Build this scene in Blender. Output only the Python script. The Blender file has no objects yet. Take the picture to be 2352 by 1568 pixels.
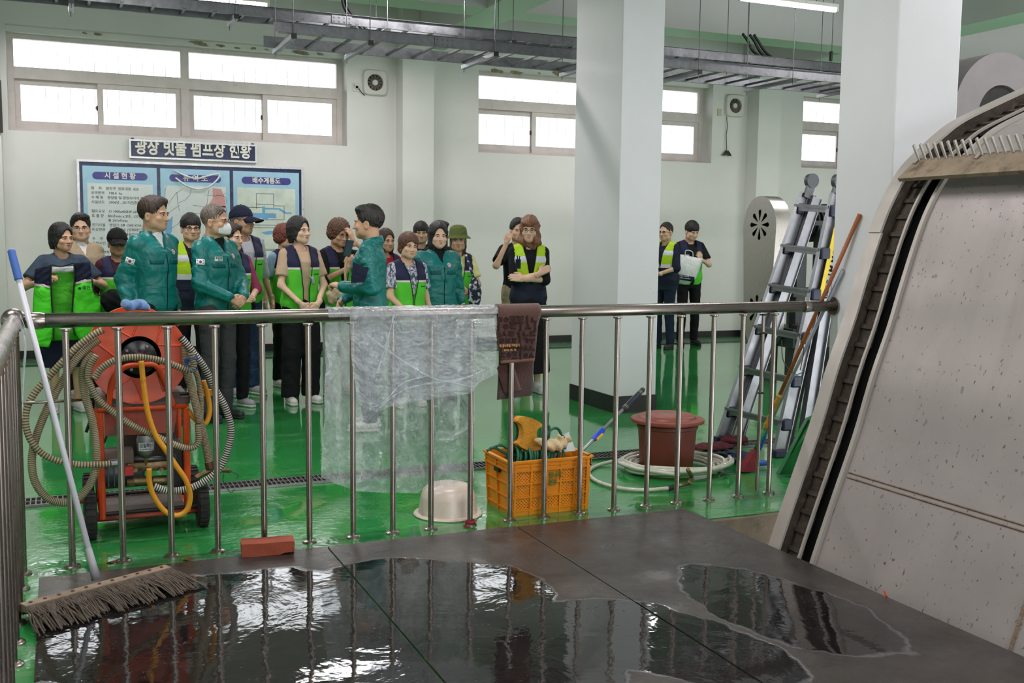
import bpy, bmesh, math, random
import numpy as np
from mathutils import Vector, Matrix, Euler
PI = math.pi
rnd = random.Random(7)
SC = bpy.context.scene
COL = SC.collection
# ------------------------------------------------------------------ camera
YAW, PIT, ROL, FPX, CH = math.radians(23.587), math.radians(5.619), math.radians(0.6663), 2388.7, 1.52
_f = Vector((math.sin(YAW)*math.cos(PIT), math.cos(YAW)*math.cos(PIT), -math.sin(PIT)))
_r0 = Vector((math.cos(YAW), -math.sin(YAW), 0)); _u0 = _r0.cross(_f)
_r = _r0*math.cos(ROL)+_u0*math.sin(ROL); _u = _u0*math.cos(ROL)-_r0*math.sin(ROL)
CP = Vector((0, 0, CH))
cam_d = bpy.data.cameras.new('camera'); cam = bpy.data.objects.new('camera', cam_d); COL.objects.link(cam)
cam_d.sensor_width = 36; cam_d.lens = FPX/2352*36; cam_d.clip_start = 0.05; cam_d.clip_end = 200
M = Matrix((( _r.x, _u.x, -_f.x, CP.x), (_r.y, _u.y, -_f.y, CP.y), (_r.z, _u.z, -_f.z, CP.z), (0, 0, 0, 1)))
cam.matrix_world = M
SC.camera = cam
# ------------------------------------------------------------------ world, light, exposure
w = bpy.data.worlds.new('world'); SC.world = w; w.use_nodes = True
bg = w.node_tree.nodes['Background']; bg.inputs[0].default_value = (0.93, 0.97, 1.0, 1); bg.inputs[1].default_value = 4.0
SC.view_settings.view_transform = 'Standard'; SC.view_settings.look = 'None'
SC.view_settings.gamma = 1; SC.view_settings.use_curve_mapping = False
SC.view_settings.exposure = 0.13
SC.cycles.max_bounces = 8; SC.cycles.diffuse_bounces = 4; SC.cycles.glossy_bounces = 4; SC.cycles.transparent_max_bounces = 16
SC.cycles.caustics_reflective = False; SC.cycles.caustics_refractive = False
def area(name, loc, sx, sy, power, rot=(0, 0, 0), col=(1, 0.955, 0.965)):
    d = bpy.data.lights.new(name, 'AREA'); d.shape = 'RECTANGLE'; d.size = sx; d.size_y = sy; d.energy = power; d.color = col
    o = bpy.data.objects.new(name, d); COL.objects.link(o); o.location = loc; o.rotation_euler = rot
    return o
# unseen tube rows as bare area lights, back row added to brighten the wall (the two in view are built apart as fixtures)
for (x, y, z, p) in [(-1.2, 1.6, 3.9, 42), (2.0, 1.6, 3.9, 42), (5.4, 1.8, 3.9, 42), (-1.0, 5.2, 3.9, 46), (2.2, 5.2, 3.9, 46), (6.6, 4.6, 3.9, 40),
                     (0.2, 8.6, 3.9, 56), (3.2, 9.9, 3.95, 40), (8.2, 8.6, 3.9, 46), (-0.5, 12.4, 3.9, 34), (3.2, 12.3, 3.9, 32), (7.0, 12.3, 3.9, 32), (11.5, 10.5, 3.8, 50),
                     (2.0, -2.2, 3.9, 46), (6.0, -2.0, 3.9, 40)]:
    area('ceiling_fill_light', (x, y, z), 1.3, 0.12, p)
# ------------------------------------------------------------------ helpers
def at(x, y, Y):
    x, y, Y = float(x), float(y), float(Y)
    d = _f+(x-1176)/FPX*_r-(y-784)/FPX*_u
    return CP+d*(Y/d.y)
def atX(x, y, X):
    x, y, X = float(x), float(y), float(X)
    d = _f+(x-1176)/FPX*_r-(y-784)/FPX*_u
    return CP+d*(X/d.x)
def fl(x, y, z=0):
    d = _f+(x-1176)/FPX*_r-(y-784)/FPX*_u
    return CP+d*((z-CH)/d.z)
def tag(o, label=None, cat=None, group=None, kind=None):
    if label: o['label'] = label
    if cat: o['category'] = cat
    if group: o['group'] = group
    if kind: o['kind'] = kind
    return o
def empty(name, loc=(0, 0, 0), rz=0, label=None, cat=None, group=None, kind=None):
    o = bpy.data.objects.new(name, None); COL.objects.link(o); o.location = loc; o.rotation_euler = (0, 0, rz)
    o.empty_display_size = 0.1
    return tag(o, label, cat, group, kind)
def link(name, me, mats=None, parent=None, loc=None, smooth=False):
    if mats is not None:
        for m in (mats if isinstance(mats, (list, tuple)) else [mats]): me.materials.append(m)
    if smooth:
        me.polygons.foreach_set('use_smooth', [True]*len(me.polygons))
    o = bpy.data.objects.new(name, me); COL.objects.link(o)
    if parent: o.parent = parent
    if loc is not None: o.location = loc
    return o
class MB:
    """collects primitive shapes into one bmesh"""
    def __init__(s): s.b = bmesh.new(); s.mi = 0
    def face(s, vs):
        try:
            f = s.b.faces.new(vs); f.material_index = s.mi; return f
        except ValueError: return None
    def hexa(s, pts):
        v = [s.b.verts.new(p) for p in pts]
        for q in ((0, 3, 2, 1), (4, 5, 6, 7), (0, 1, 5, 4), (1, 2, 6, 5), (2, 3, 7, 6), (3, 0, 4, 7)): s.face([v[i] for i in q])
        return s
    def box(s, x0, y0, z0, x1, y1, z1, bev=0):
        if bev: return s.bbox(x0, y0, z0, x1, y1, z1, bev)
        return s.hexa([(x0, y0, z0), (x1, y0, z0), (x1, y1, z0), (x0, y1, z0), (x0, y0, z1), (x1, y0, z1), (x1, y1, z1), (x0, y1, z1)])
    def bbox(s, x0, y0, z0, x1, y1, z1, bev):
        t = bmesh.new(); bmesh.ops.create_cube(t, size=1)
        for v in t.verts: v.co = Vector(((x0+x1)/2+v.co.x*(x1-x0), (y0+y1)/2+v.co.y*(y1-y0), (z0+z1)/2+v.co.z*(z1-z0)))
        bmesh.ops.bevel(t, geom=t.edges[:], offset=bev, segments=2, affect='EDGES', profile=0.5)
        s.add(t); return s
    def add(s, t, mtx=None):
        mp = {}
        for v in t.verts: mp[v] = s.b.verts.new(mtx @ v.co if mtx else v.co)
        for f in t.faces: s.face([mp[v] for v in f.verts])
        t.free()
    def obox(s, c, ax, ay, az):
        c, ax, ay, az = Vector(c), Vector(ax)/2, Vector(ay)/2, Vector(az)/2
        return s.hexa([c-ax-ay-az, c+ax-ay-az, c+ax+ay-az, c-ax+ay-az, c-ax-ay+az, c+ax-ay+az, c+ax+ay+az, c-ax+ay+az])
    def bar(s, p, q, wd, th, up=(0, 0, 1)):
        p, q = Vector(p), Vector(q); d = (q-p); a = d.normalized(); up = Vector(up)
        sd = a.cross(up)
        if sd.length < 1e-4: sd = a.cross(Vector((1, 0, 0)))
        sd.normalize(); n = sd.cross(a)
        return s.obox((p+q)/2, d, sd*wd, n*th)
    def tube(s, pts, r, n=12, closed=False, cap=True):
        pts = [Vector(p) for p in pts]; N = len(pts)
        rs = r if isinstance(r, (list, tuple)) else [r]*N
        tan = []
        for i in range(N):
            a = pts[(i-1) % N] if (closed or i > 0) else pts[i]; b = pts[(i+1) % N] if (closed or i < N-1) else pts[i]
            t = b-a; tan.append(t.normalized() if t.length > 1e-9 else Vector((0, 0, 1)))
        nr = tan[0].orthogonal().normalized(); rings = []
        for i in range(N):
            t = tan[i]; nr = nr-t*nr.dot(t)
            nr = nr.normalized() if nr.length > 1e-6 else t.orthogonal().normalized()
            bn = t.cross(nr)
            rings.append([s.b.verts.new(pts[i]+(nr*math.cos(2*PI*k/n)+bn*math.sin(2*PI*k/n))*rs[i]) for k in range(n)])
        for i in range(N if closed else N-1):
            A, B = rings[i], rings[(i+1) % N]
            for k in range(n): s.face([A[k], A[(k+1) % n], B[(k+1) % n], B[k]])
        if cap and not closed:
            s.face(rings[0][::-1]); s.face(rings[-1])
        return s
    def cyl(s, p, q, r, n=16, r2=None): return s.tube([p, q], [r, r if r2 is None else r2], n)
    def lathe(s, prof, c=(0, 0, 0), n=32, axis='Z', sx=1, sy=1):
        c = Vector(c); rings = []
        for (r, z) in prof:
            ring = []
            for k in range(n):
                a = 2*PI*k/n; x, y = r*math.cos(a)*sx, r*math.sin(a)*sy
                p = {'Z': (x, y, z), 'Y': (x, z, -y), 'X': (z, x, y)}[axis]
                ring.append(s.b.verts.new(c+Vector(p)))
            rings.append(ring)
        for A, B in zip(rings, rings[1:]):
            for k in range(n): s.face([A[k], A[(k+1) % n], B[(k+1) % n], B[k]])
        s.face(rings[0][::-1]); s.face(rings[-1])
        return s
    def prism(s, poly, y0, y1, plane='XZ'):
        def P(a, b, t): return {'XZ': (a, t, b), 'XY': (a, b, t), 'YZ': (t, a, b)}[plane]
        A = [s.b.verts.new(P(a, b, y0)) for a, b in poly]; B = [s.b.verts.new(P(a, b, y1)) for a, b in poly]
        s.face(A); s.face(B[::-1])
        n = len(poly)
        for i in range(n): s.face([A[i], B[i], B[(i+1) % n], A[(i+1) % n]])
        return s
    def ell(s, c, rx, ry, rz, n=16, m=10, mtx=None):
        t = bmesh.new(); bmesh.ops.create_uvsphere(t, u_segments=n, v_segments=m, radius=1)
        mm = Matrix.Translation(c) @ (mtx.to_4x4() if mtx else Matrix.Identity(4)) @ Matrix.Diagonal((rx, ry, rz, 1))
        s.add(t, mm); return s
    def build(s, name, mats, parent=None, loc=None, smooth=False, angle=None, nf=True):
        if nf: bmesh.ops.recalc_face_normals(s.b, faces=s.b.faces[:])
        me = bpy.data.meshes.new(name); s.b.to_mesh(me); s.b.free()
        o = link(name, me, mats, parent, loc, smooth or angle is not None)
        if angle is not None:
            me.set_sharp_from_angle(angle=math.radians(angle))
        return o
def gridmesh(name, P, mats, parent=None, smooth=True, closed_u=False, thick=0):
    """P[i][j] grid of points"""
    nu, nv = len(P), len(P[0]); vs = [tuple(p) for row in P for p in row]; fs = []
    for i in range(nu if closed_u else nu-1):
        for j in range(nv-1):
            a = i*nv+j; b = ((i+1) % nu)*nv+j; fs.append((a, b, b+1, a+1))
    me = bpy.data.meshes.new(name); me.from_pydata(vs, [], fs); me.update()
    o = link(name, me, mats, parent, None, smooth)
    if thick:
        m = o.modifiers.new('s', 'SOLIDIFY'); m.thickness = thick; m.offset = 0
    return o
def spline(pts, n=8, closed=False):
    """Catmull-Rom through pts"""
    pts = [Vector(p) for p in pts]; out = []; N = len(pts)
    for i in range(N if closed else N-1):
        if closed: p0, p1, p2, p3 = pts[(i-1) % N], pts[i], pts[(i+1) % N], pts[(i+2) % N]
        else:
            p1, p2 = pts[i], pts[i+1]; p0 = pts[i-1] if i > 0 else p1*2-p2; p3 = pts[i+2] if i+2 < N else p2*2-p1
        for k in range(n):
            t = k/n
            out.append(0.5*((2*p1)+(p2-p0)*t+(2*p0-5*p1+4*p2-p3)*t*t+(3*p1-p0-3*p2+p3)*t**3))
    if not closed: out.append(pts[-1])
    return out
# ------------------------------------------------------------------ materials
def srgb(r, g, b):
    return tuple(((c/255)/12.92 if c/255 <= 0.04045 else ((c/255+0.055)/1.055)**2.4) for c in (r, g, b))
class NT:
    def __init__(s, name):
        s.m = bpy.data.materials.new(name); s.m.use_nodes = True; s.t = s.m.node_tree; s.p = s.t.nodes['Principled BSDF']; s._tc = None
    def n(s, typ, **kw):
        nd = s.t.nodes.new(typ)
        for k, v in kw.items():
            if k.startswith('i_'):
                key = k[2:]; key = int(key) if key.isdigit() else key
                s.put(nd.inputs[key], v)
            else: setattr(nd, k, v)
        return nd
    def put(s, sock, v):
        if isinstance(v, bpy.types.NodeSocket): s.t.links.new(v, sock)
        else:
            try: sock.default_value = v
            except Exception: sock.default_value = (*v, 1)
    def obj(s):
        if not s._tc: s._tc = s.t.nodes.new('ShaderNodeTexCoord')
        return s._tc.outputs['Object']
    def noise(s, scale, detail=4, rough=0.55, vec=None, dist=0, st=None):
        if st is not None:
            mp = s.n('ShaderNodeMapping'); s.put(mp.inputs['Vector'], vec or s.obj()); mp.inputs['Scale'].default_value = st; vec = mp.outputs[0]
        nd = s.n('ShaderNodeTexNoise'); s.put(nd.inputs['Vector'], vec or s.obj())
        nd.inputs['Scale'].default_value = scale; nd.inputs['Detail'].default_value = detail; nd.inputs['Roughness'].default_value = rough; nd.inputs['Distortion'].default_value = dist
        return nd.outputs['Fac']
    def ramp(s, fac, stops, interp='LINEAR'):
        r = s.n('ShaderNodeValToRGB'); s.put(r.inputs[0], fac); cr = r.color_ramp; cr.interpolation = interp
        while len(cr.elements) < len(stops): cr.elements.new(0.5)
        for e, (p, c) in zip(cr.elements, stops):
            e.position = p; e.color = (c, c, c, 1) if isinstance(c, (int, float)) else (*c[:3], 1)
        return r.outputs[0]
    def mix(s, fac, a, b, blend='MIX'):
        m = s.n('ShaderNodeMix', data_type='RGBA', blend_type=blend)
        s.put(m.inputs[0], fac); s.put(m.inputs[6], a); s.put(m.inputs[7], b); return m.outputs[2]
    def math(s, op, a, b=0.0, c=None, clamp=False):
        m = s.n('ShaderNodeMath', operation=op, use_clamp=clamp); s.put(m.inputs[0], a); s.put(m.inputs[1], b)
        if c is not None: s.put(m.inputs[2], c)
        return m.outputs[0]
    def bump(s, h, strength=0.3, dist=0.01, normal=None):
        b = s.n('ShaderNodeBump'); b.inputs['Strength'].default_value = strength; b.inputs['Distance'].default_value = dist; s.put(b.inputs['Height'], h)
        if normal is not None: s.put(b.inputs['Normal'], normal)
        return b.outputs[0]
    def set(s, **kw):
        for k, v in kw.items(): s.put(s.p.inputs[{'col': 'Base Color', 'rough': 'Roughness', 'metal': 'Metallic', 'nrm': 'Normal', 'coat': 'Coat Weight', 'crough': 'Coat Roughness', 'spec': 'Specular IOR Level', 'alpha': 'Alpha', 'trans': 'Transmission Weight', 'emi': 'Emission Color', 'emis': 'Emission Strength', 'sheen': 'Sheen Weight', 'sss': 'Subsurface Weight', 'cnrm': 'Coat Normal'}[k]], v)
        return s.m
_mc = {}
def mat(name, col, rough=0.5, metal=0.0, var=0.12, vs=6.0, bump=0.0, bs=40.0, spec=0.5, dirt=None, dirt_s=3.0, dirt_lo=0.55, coat=0, sheen=0):
    """procedural material: colour with noise variation, optional dirt colour and fine bump"""
    if name in _mc: return _mc[name]
    t = NT(name); c = Vector(srgb(*col))
    n1 = t.noise(vs, 5)
    colr = t.ramp(n1, [(0.3, tuple(c*(1-var))), (0.7, tuple(min(1, x) for x in c*(1+var)))])
    if dirt:
        n2 = t.noise(dirt_s, 8, 0.7); colr = t.mix(t.ramp(n2, [(dirt_lo, 0), (dirt_lo+0.12, 0.75)]), colr, srgb(*dirt))
    kw = dict(col=colr, rough=t.ramp(t.noise(vs*2.3, 3), [(0.3, max(0, rough-0.06)), (0.7, min(1, rough+0.08))]), metal=metal, spec=spec)
    if coat: kw['coat'] = coat
    if sheen: kw['sheen'] = sheen
    if bump: kw['nrm'] = t.bump(t.noise(bs, 4), bump, 0.01)
    _mc[name] = t.set(**kw); return _mc[name]
def emit(name, col, st):
    t = NT(name); t.set(col=(0.9, 0.9, 0.9), emi=(*col, 1), emis=st); return t.m
# walls: painted plaster, slightly stained
def wall_mat(name, c):
    t = NT(name); a = Vector(srgb(*c))
    col = t.ramp(t.noise(0.7, 6, 0.6), [(0.3, tuple(a*0.93)), (0.7, tuple(a*1.03))])
    scuff = t.ramp(t.noise(2.2, 10, 0.75), [(0.68, 0), (0.78, 0.5)])
    col = t.mix(scuff, col, srgb(150, 148, 138))
    spk = t.ramp(t.noise(23, 3, 0.6), [(0.77, 0), (0.80, 0.5)])
    col = t.mix(spk, col, srgb(90, 85, 78))
    return t.set(col=col, rough=0.55, spec=0.3, nrm=t.bump(t.noise(14, 8, 0.6), 0.12, 0.01))
M_WALL = wall_mat('wall_paint', (226, 224, 220)); M_COL = wall_mat('column_paint', (222, 221, 225)); M_CEIL = wall_mat('ceiling_paint', (206, 204, 202))
M_SOFF = wall_mat('soffit_pale_green', (176, 204, 178))
M_BLACK = mat('baseboard_black', (26, 26, 28), 0.35, var=0.2)
M_SS = None
def steel(name, col, rough=0.28, var=0.12, st=(1, 1, 30), dirt=None, dlo=0.6, ds=4, bump=0.05):
    if name in _mc: return _mc[name]
    t = NT(name); c = Vector(srgb(*col))
    n = t.noise(8, 6, 0.6, st=st)
    colr = t.ramp(n, [(0.25, tuple(c*(1-var))), (0.75, tuple(min(1, x) for x in c*(1+var)))])
    if dirt: colr = t.mix(t.ramp(t.noise(ds, 8, 0.7), [(dlo, 0), (dlo+0.1, 0.8)]), colr, srgb(*dirt))
    _mc[name] = t.set(col=colr, metal=1.0, rough=t.ramp(t.noise(5, 5), [(0.3, rough*0.8), (0.7, rough*1.35)]), nrm=t.bump(n, bump, 0.005))
    return _mc[name]
M_SS = steel('stainless_tube', (160, 150, 144), 0.26, 0.05, (9, 9, 0.25), bump=0.0)
M_SSH = steel('stainless_rail', (160, 150, 144), 0.24, 0.05, (0.25, 9, 9), bump=0.0)
M_GALV = steel('galvanised_steel', (112, 113, 116), 0.45, 0.18, (3, 3, 3), bump=0.03)
M_ALU = steel('aluminium', (150, 151, 155), 0.42, 0.08, (4, 4, 4), bump=0.02)
M_DARK = mat('dark_rubber_and_shade', (28, 27, 27), 0.6, var=0.25)  # also coloured onto the machine channel as its shade
M_NAVYPL = mat('navy_plastic', (28, 36, 62), 0.4, var=0.15)
# floor: glossy green epoxy, wet near the camera
def floor_mat():
    t = NT('green_epoxy_floor')
    a = Vector(srgb(46, 136, 68))
    col = t.ramp(t.noise(0.8, 7, 0.6), [(0.25, tuple(a*0.78)), (0.75, tuple(a*1.2))])
    scr = t.ramp(t.noise(1.6, 9, 0.75, st=(1, 2.5, 1)), [(0.56, 0), (0.70, 0.55)])
    col = t.mix(scr, col, srgb(120, 172, 122))
    dirt = t.ramp(t.noise(2.7, 9, 0.75), [(0.66, 0), (0.74, 0.6)])
    col = t.mix(dirt, col, srgb(62, 70, 50))
    sep = t.n('ShaderNodeSeparateXYZ'); t.put(sep.inputs[0], t.obj())
    near = t.ramp(t.math('MULTIPLY_ADD', sep.outputs[1], -0.5, 3.9, clamp=True), [(0.0, 0.0), (1.0, 1.0)])   # wet zone: Y<6.8
    wet = t.math('MULTIPLY', near, t.ramp(t.noise(2.3, 4), [(0.42, 0), (0.62, 1)]))
    hb = t.math('MULTIPLY', t.noise(26, 5, 0.6), wet)
    n1 = t.bump(hb, 0.5, 0.008)
    big = t.noise(1.3, 4, 0.5)
    n2 = t.bump(big, 0.10, 0.02, n1)
    rough = t.ramp(t.noise(1.1, 5, 0.6), [(0.35, 0.04), (0.7, 0.13)])
    return t.set(col=col, rough=rough, nrm=n2, spec=0.6, coat=0.35, crough=0.05, cnrm=n2)
M_FLOOR = floor_mat()
M_CONC = mat('raw_concrete', (112, 100, 84), 0.85, var=0.3, vs=5, bump=0.6, bs=18, dirt=(60, 50, 40), dirt_s=4)
# ------------------------------------------------------------------ room shell
WY = 13.9; FY = 14.17      # wall face, window frame plane
def struct(name, mb, m, parent=None, **k):
    o = mb.build(name, m, parent, **k)
    if parent is None: o['kind'] = 'structure'
    return o
# floor with the pit opening left out (pit X 3.235..9, Y -3..4.70)
fb = MB()
fb.box(-5, 4.70, -0.25, 16, WY+0.1, 0); fb.box(-5, -5, -0.25, 3.2, 4.70, 0)

struct('floor', fb, M_FLOOR)
pb = MB(); pb.box(3.2, 4.70, -2.5, 9, 4.8, -0.012); struct('wall_pit_back', pb, M_CONC)
pb = MB(); pb.box(3.1, -5, -2.5, 3.2, 4.7, -0.25); struct('wall_pit_left', pb, M_CONC)
pb = MB(); pb.box(3.1, -5, -2.6, 9, 4.8, -2.5); struct('floor_pit', pb, M_CONC)
# concrete lip where the green paint has chipped off
lp = MB()
pts = [(3.2, 4.66)]
for i in range(15): pts.append((3.2+i*0.1, 4.695+0.012*math.sin(i*1.7)+0.008*math.sin(i*4.1)))
lp.prism([(3.2, 4.66)]+[(x, y) for x, y in pts[1:]]+[(4.6, 4.66)], -0.25, -0.006, 'XY')
struct('trim_pit_lip', lp, M_CONC)
# back wall with three window openings
winX = []
for (xa, xb) in ((18, 797), (None, 1637), (1845, None)):
    a = at(xa, 250, WY).x if xa else None; b = at(xb, 250, WY).x if xb else None
    winX.append([a, b])
wW = winX[0][1]-winX[0][0]
winX[1][0] = at(1086, 300, FY).x-0.02; winX[2][1] = winX[2][0]+wW
Z0, Z1 = at(795, 335, WY).z, at(797, 119, WY).z
CEIL = 4.75
wb = MB()
xs = [-5, winX[0][0], winX[0][1], winX[1][0], winX[1][1], winX[2][0], winX[2][1], 16]
for i in range(0, 8, 2): wb.box(xs[i], WY, -0.2, xs[i+1], WY+0.45, CEIL)
for a, b in winX: wb.box(a, WY, -0.2, b, WY+0.45, Z0); wb.box(a, WY, Z1, b, WY+0.45, CEIL)
struct('wall_back', wb, M_WALL)
for (xa, xb, k) in ((925, 996, 1), (1738, 1789, 2)):
    a = at(xa, 400, WY-0.3).x; b = at(xb, 400, WY-0.3).x
    m = MB(); m.box(a, WY-0.3, 0, b, WY, CEIL); struct('trim_%d' % k, m, M_WALL)
m = MB(); m.box(-2.0, WY-0.3, 0, at(-1, 200, WY-0.3).x, WY, CEIL); struct('trim_3', m, M_WALL)
# peeling paint flakes above the windows
M_FLAKE = mat('bare_plaster_patch', (150, 138, 112), 0.9, var=0.3, vs=20)
def flakes(parent_name, pxs, Y):
    m = MB()
    for (cx, cy, wx, wy) in pxs:
        c = at(cx, cy, Y); s = 6.1e-3; n = 14
        v = [m.b.verts.new((c.x+wx*s*math.cos(2*PI*k/n)*rnd.uniform(0.6, 1.1), Y-0.003, c.z+wy*s*math.sin(2*PI*k/n)*rnd.uniform(0.5, 1.2)-0.08*wx*s*math.cos(2*PI*k/n))) for k in range(n)]
        m.face(v)
    return m.build(parent_name, M_FLAKE)
f = flakes('paint_chip_trim', [(140, 65, 18, 3), (195, 76, 6, 3), (225, 79, 10, 3), (458, 100, 22, 5), (505, 105, 13, 3), (545, 110, 8, 2.5), (582, 111, 7, 3), (612, 114, 5, 2), (690, 121, 26, 4), (735, 124, 10, 3), (1140, 163, 22, 5), (1185, 166, 20, 5), (1238, 168, 5, 2), (1282, 168, 18, 8)], WY+0.115)
f['kind'] = 'structure'
# head panel above each window frame (recess closed by a strip of plaster)
hp = MB()
for a, b in winX: hp.box(a, WY+0.12, at(780, 138, FY).z, b, WY+0.44, Z1)
struct('trim_window_head', hp, M_WALL)
sides = MB(); sides.box(-5.2, -5, 0, -5, WY+0.3, CEIL); struct('wall_left', sides, M_WALL)
sides = MB(); sides.box(15.9, -5, 0, 16.1, WY+0.3, CEIL); struct('wall_right', sides, M_WALL)
sides = MB(); sides.box(-5, -5.2, 0, 0, -5, CEIL); sides.box(5, -5.2, 0, 16, -5, CEIL); sides.box(0, -5.2, 3.4, 5, -5, CEIL); struct('wall_front', sides, M_WALL)
cb = MB(); cb.box(-5.2, -5.2, CEIL, 16.2, WY+0.5, CEIL+0.2); struct('ceiling', cb, M_CEIL)
# baseboard and the grooved trench cover along the back wall
bb = MB(); bb.box(-5, WY-0.025, 0, 16, WY, 0.1)
for (xa, xb) in ((925, 996), (1738, 1789)):
    bb.box(at(xa, 400, WY-0.3).x-0.012, WY-0.315, 0, at(xb, 400, WY-0.3).x+0.012, WY, 0.1)
struct('baseboard_back', bb, M_BLACK)
M_TRENCH = mat('dark_green_gutter', (32, 78, 44), 0.3, var=0.2)
tb = MB()
for k in range(4): tb.box(-5, 13.12+k*0.13, 0, 16, 13.12+k*0.13+0.10, 0.012)
struct('trim_gutter', tb, M_TRENCH)
# beams: soffit pale green, faces white
def beam(name, x0, y0, x1, y1, z0):
    m = MB(); m.box(x0, y0, z0, x1, y1, CEIL); o = m.build(name, [M_CEIL, M_SOFF]); o['kind'] = 'structure'
    for p in o.data.polygons:
        if p.normal.z < -0.5: p.material_index = 1
    return o
BY = 11.2
pa = at(1363, 45, BY); ZB = pa.z
def atz(x, y, z):
    d = _f+(x-1176)/FPX*_r-(y-784)/FPX*_u
    return CP+d*((z-CH)/d.z)
yb0 = atz(1363, 45, ZB).y; yb1 = atz(1363, 64, ZB).y
beam('trim_beam_1', -5, yb0, 15.9, yb1, ZB)
xa = atz(1081, 38, ZB).x; xb = atz(1166, 46, ZB).x
beam('trim_beam_2', xa, -5, xb, WY, ZB-0.002)
xr = atz(2208, 60, ZB).x
beam('trim_beam_3', xr, 3.0, xr+0.5, WY, ZB-0.002)
beam('trim_beam_4', -5, 4.6, 15.9, 5.0, ZB+0.001)
print('ceil', ZB, yb0, yb1, xa, xb, xr, 'win', winX, Z0, Z1)
# columns
def column(name, x0, y0, x1, y1, z0=0):
    m = MB(); m.box(x0, y0, z0, x1, y1, CEIL, bev=0.008); o = m.build(name, M_COL); o['kind'] = 'structure'
    m = MB(); m.box(x0-0.008, y0-0.008, z0, x1+0.008, y1+0.008, z0+0.15); m.build('base_band', M_BLACK, o)
    return o
c1 = fl(1412, 949); c1r = fl(1508, 944); c1b = fl(1349, 914)
column('wall_column_near_group', c1.x, c1.y, c1r.x, c1b.y)
XL = 4.365
c2f = atX(2047, 430, XL); c2b = atX(1908, 700, XL); c2r = at(2196, 300, c2f.y)
print('column2', c2f, c2b, c2r)
column('wall_column_by_machine', XL, c2f.y, c2r.x, c2b.y)
# ------------------------------------------------------------------ windows
M_FRAME = mat('window_frame_grey', (214, 204, 200), 0.5, var=0.08, dirt=(140, 120, 104), dirt_s=5, dirt_lo=0.62)
def glass_mat():
    t = NT('window_glass'); out = t.t.nodes['Material Output']
    tr = t.n('ShaderNodeBsdfTransparent'); gl = t.n('ShaderNodeBsdfGlossy'); gl.inputs['Roughness'].default_value = 0.02
    lw = t.n('ShaderNodeFresnel'); mx = t.n('ShaderNodeMixShader'); t.put(mx.inputs[0], lw.outputs[0])
    t.t.links.new(tr.outputs[0], mx.inputs[1]); t.t.links.new(gl.outputs[0], mx.inputs[2]); t.t.links.new(mx.outputs[0], out.inputs[0]); return t.m
M_GLASS = glass_mat(); M_BARS = mat('pale_window_bar', (200, 204, 204), 0.5)
M_SNOW = mat('dark_latch', (50, 48, 46), 0.5)
def window(k, x0, x1):
    zt = at(780, 138, FY).z+0.02; zb = Z0
    root = MB(); t = 0.07; xm = (x0+x1)/2
    zmid = at(425, 192, FY).z
    r = root
    r.box(x0, FY, zt-t, x1, FY+0.12, zt); r.box(x0, FY, zb, x1, FY+0.12, zb+0.05)
    r.box(x0, FY, zb+0.05, x0+t, FY+0.12, zt-t); r.box(x1-t, FY, zb+0.05, x1, FY+0.12, zt-t)
    r.box(xm-0.05, FY-0.005, zb+0.05, xm+0.05, FY+0.12, zt-t); r.box(x0+t, FY-0.01, zmid-0.07, x1-t, FY+0.115, zmid+0.07)
    o = r.build('window_%d' % k, M_FRAME); o['kind'] = 'structure'
    for (a, b) in ((x0+t, xm-0.05), (xm+0.05, x1-t)):
        g = MB(); g.box(a, FY+0.05, zmid+0.07, b, FY+0.056, zt-t); g.build('pane', M_GLASS, o)
        q = MB(); c = (a+b)/2
        # sliding sashes: left one behind, right one in front
        for (sa, sb, yy) in ((a, c+0.03, FY+0.06), (c-0.03, b, FY+0.015)):
            s = MB(); f = 0.065; z0, z1 = zb+0.05, zmid-0.07
            s.box(sa, yy, z0, sb, yy+0.035, z0+0.10); s.box(sa, yy, z1-f, sb, yy+0.035, z1); s.box(sa, yy, z0+0.10, sa+f, yy+0.035, z1-f); s.box(sb-f, yy, z0+0.10, sb, yy+0.035, z1-f)
            so = s.build('sash', M_FRAME, o)
            g = MB(); g.box(sa+f, yy+0.012, z0+0.10, sb-f, yy+0.018, z1-f); g.build('pane', M_GLASS, so)
        q.box(c-0.05, FY+0.045, (z0+z1)/2-0.03, c-0.02, FY+0.06, (z0+z1)/2+0.03); q.box(c-0.055, FY+0.03, (z0+z1)/2-0.01, c-0.03, FY+0.05, (z0+z1)/2+0.01)
        q.build('latch', M_SNOW, o)
    b = MB(); x = x0+0.12
    while x < x1: b.box(x-0.005, FY+0.42, zb-0.1, x+0.005, FY+0.432, zt+0.1); x += 0.145
    bo = b.build('window_bars', M_BARS, o); bo['kind'] = 'stuff'
    return o
for k, (a, b) in enumerate(winX): window(k+1, a, b)
# outside: pale hedge and a post far beyond the glass
hb = MB()
for i in range(26):
    hb.ell((rnd.uniform(0, 15), rnd.uniform(17.5, 19), rnd.uniform(1.2, 3.3)), rnd.uniform(0.7, 1.3), 0.6, rnd.uniform(0.5, 0.9), 10, 7)
tag(hb.build('hedge', mat('far_hedge_leaves', (206, 214, 206), 0.9, var=0.15, vs=8, bump=0.8, bs=14), smooth=True), 'pale hedge standing outside beyond the barred windows', 'hedge', kind='stuff')
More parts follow.
